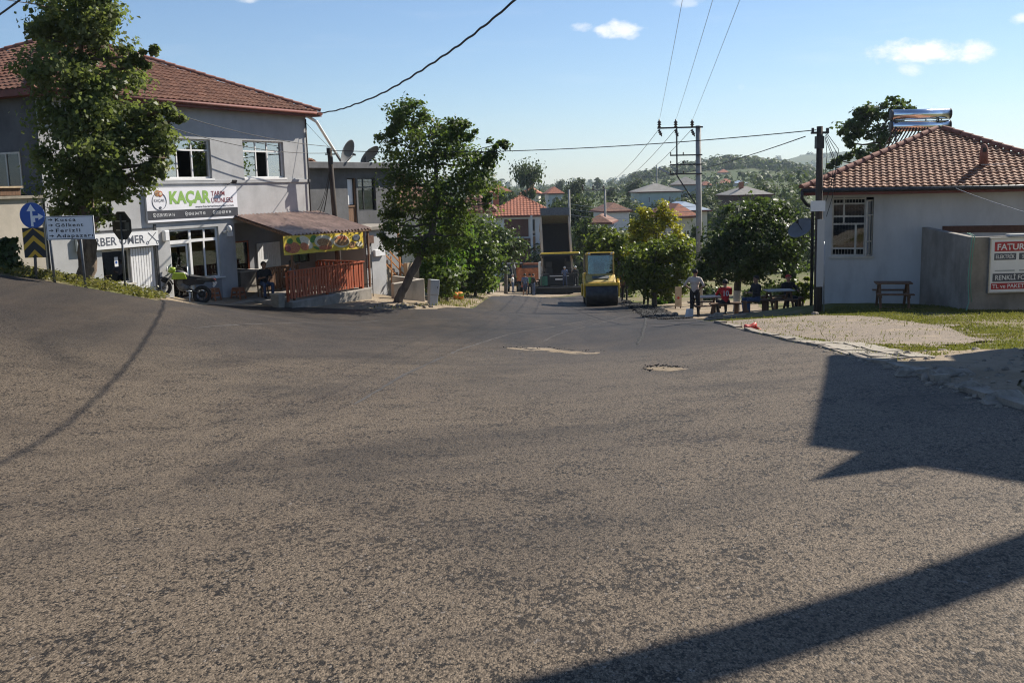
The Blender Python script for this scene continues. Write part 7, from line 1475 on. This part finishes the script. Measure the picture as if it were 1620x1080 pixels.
house('red brown walled house with grey roof and chimneys above the park tree', 1160, 1222, 308, 325, 180, .1, K['house_red'], K['roof_grey'], 1.5, 9, ((.1, .25, .3, .7), (.4, .55, .3, .7)), chim=.35); house('long low white shed at the foot of the far hill', 1258, 1284, 316, 324, 260, .0, K['house_white'], K['roof_tin'], .6, 8, ())
house('house with red roof halfway up the wooded hill', 1139, 1154, 273, 279, 640, .0, K['house_cream'], K['tile_orange'], 2.2, 9, ((.3, .6, .3, .8),)); house('lower red roofed house on the wooded hill', 1142, 1164, 290, 297, 430, .1, K['house_cream'], K['tile_orange'], 2.0, 9, ((.3, .5, .3, .8),)); house('pale roofed house on the slope right of the hill houses', 1165, 1182, 290, 296, 420, .0, K['house_white'], K['roof_tin'], 1.2, 9, ((.3, .6, .3, .8),)); house('small red roofed house near the foot of the wooded hill', 1112, 1126, 293, 300, 400, .0, K['house_cream'], K['tile_orange'], 1.6, 9, ((.3, .6, .3, .8),))

# ------------------------------------------------------------------ unseen house and added slab, shaped to cast the road shadows
zr = 6.0
def up(px, py): g_ = gp(px, py, .045); s = (zr - g_.z) / SUND.z; return (g_ + SUND * s).xy
RP = [up(*q) for q in ((1640, 541), (1530, 573), (1400, 574), (1308, 563), (1275, 705), (1356, 716), (1278, 762), (1450, 738), (1640, 768))]  # roof outline traced back towards the sun from the wanted shadow
A = thing('unseen_shade_house', 'unseen flat roofed house right of the view, roof outline shaped for its road shadow', 'house', (13.5, 17, gz(13.5, 17)), 0); og = A.location
loop = [(p.x - og.x, p.y - og.y) for p in RP] + [(9.5, -5.5), (10, 4.0)]
MB().prism(loop, 'z', zr - .22 - og.z, zr - og.z).build('roof_slab', K['concrete'], A)
body = [(10.9 - og.x, 14.9 - og.y), (12.9 - og.x, 19.3 - og.y), (19.5 - og.x, 20.8 - og.y), (18.8 - og.x, 13.2 - og.y)]
MB().prism(body, 'z', -2.0, zr - .23 - og.z).build('wall', K['plaster_beige'], A)
e = Vector((body[1][0] - body[0][0], body[1][1] - body[0][1], 0)); ya = math.atan2(e.y, e.x)
for f_ in (.25, .65):
    for z in (1.0, 4.0):
        c = Vector((body[0][0], body[0][1], 0)) + e * f_; wo_ = MB().box(-.55, .55, .0, .06, z, z + 1.3).build('window', K['pvc'], A, loc=(c.x - .0, c.y, 0), rot=(0, 0, ya + math.pi)); MB().box(-.48, .48, -.012, -.004, z + .07, z + 1.23).build('pane', K['glass_dark'], wo_); wo_.location = (c.x - .04 * math.sin(ya), c.y + .04 * math.cos(ya), 0)
zr = 8.0
U1, U2, L1, L2 = (gp(*q, .045) for q in ((1620, 847), (830, 1079), (1620, 919), (1138, 1079)))
gl = [U1 + (U1 - U2) * .9, U1, U2, U2 + (U2 - U1) * .7, L2 + (L2 - L1) * 1.2, L2, L1, L1 + (L1 - L2) * 1.6]  # outline of the shadow band; the added slab overhead is shaped from it
CPn = [(p + SUND * ((zr - p.z) / SUND.z)).xy for p in gl]; c0 = sum((Vector(p) for p in CPn), Vector((0, 0))) / len(CPn)
HB = thing('unseen_shadow_slab', 'unseen flat slab on steel posts, added beside the camera to cast the shadow band', 'canopy', (c0.x, c0.y, gz(c0.x, c0.y)), 0); oz = HB.location
MB().prism([(p.x - oz.x, p.y - oz.y) for p in CPn], 'z', zr - .25 - oz.z, zr - oz.z).build('roof_slab', K['concrete'], HB)
for k in (0, 7): q = (CPn[k] - c0) * .9; MB().box(q.x - .12, q.x + .12, q.y - .12, q.y + .12, -2, zr - .26 - oz.z).build('post', K['steel'], HB)

mb = MB(); edge = [(p.x, p.y) for p in RIGHT]
for _ in range(520):
    if rnd.random() < .55: i = rnd.randrange(5); a = rnd.random(); x = edge[i][0] * a + edge[i + 1][0] * (1 - a) + abs(rnd.gauss(0, .35)) - .1; y = edge[i][1] * a + edge[i + 1][1] * (1 - a) + rnd.gauss(0, .15)
    else: i, j = rnd.sample(range(len(bank)), 2); a = rnd.random(); x = bank[i][0] * a + bank[j][0] * (1 - a); y = bank[i][1] * a + bank[j][1] * (1 - a)
    r = rnd.uniform(.012, .05) if rnd.random() < .9 else rnd.uniform(.05, .09); n0 = len(mb.v); mb.ell((x, y, gz(x, y) + .035), (r, r * rnd.uniform(.6, 1.2), r * .6), 6, 4)
    mb.v[n0:] = [tuple(c + rnd.uniform(-.12, .12) * r for c in v) for v in mb.v[n0:]]
tag(mb.build('bank_pebbles', K['stone'], fix=False), 'loose pebbles and crumbs along the right road edge and bank', 'pebbles', kind='stuff')
# ------------------------------------------------------------------ haze over the far country
hm = bpy.data.materials.new('haze'); hm.use_nodes = True; t = NT(hm.node_tree); pv_ = t.n('ShaderNodeVolumePrincipled'); pv_.inputs['Color'].default_value = (.72, .86, 1.0, 1); pv_.inputs['Density'].default_value = 1.5e-4; pv_.inputs['Anisotropy'].default_value = .2
t.put(t.n('ShaderNodeOutputMaterial').inputs['Volume'], pv_.outputs[0])
tag(MB().box(-3650, 3650, -700, 3500, -60, 140).build('haze', hm), 'thin blue haze over the far hills', 'haze', kind='stuff')
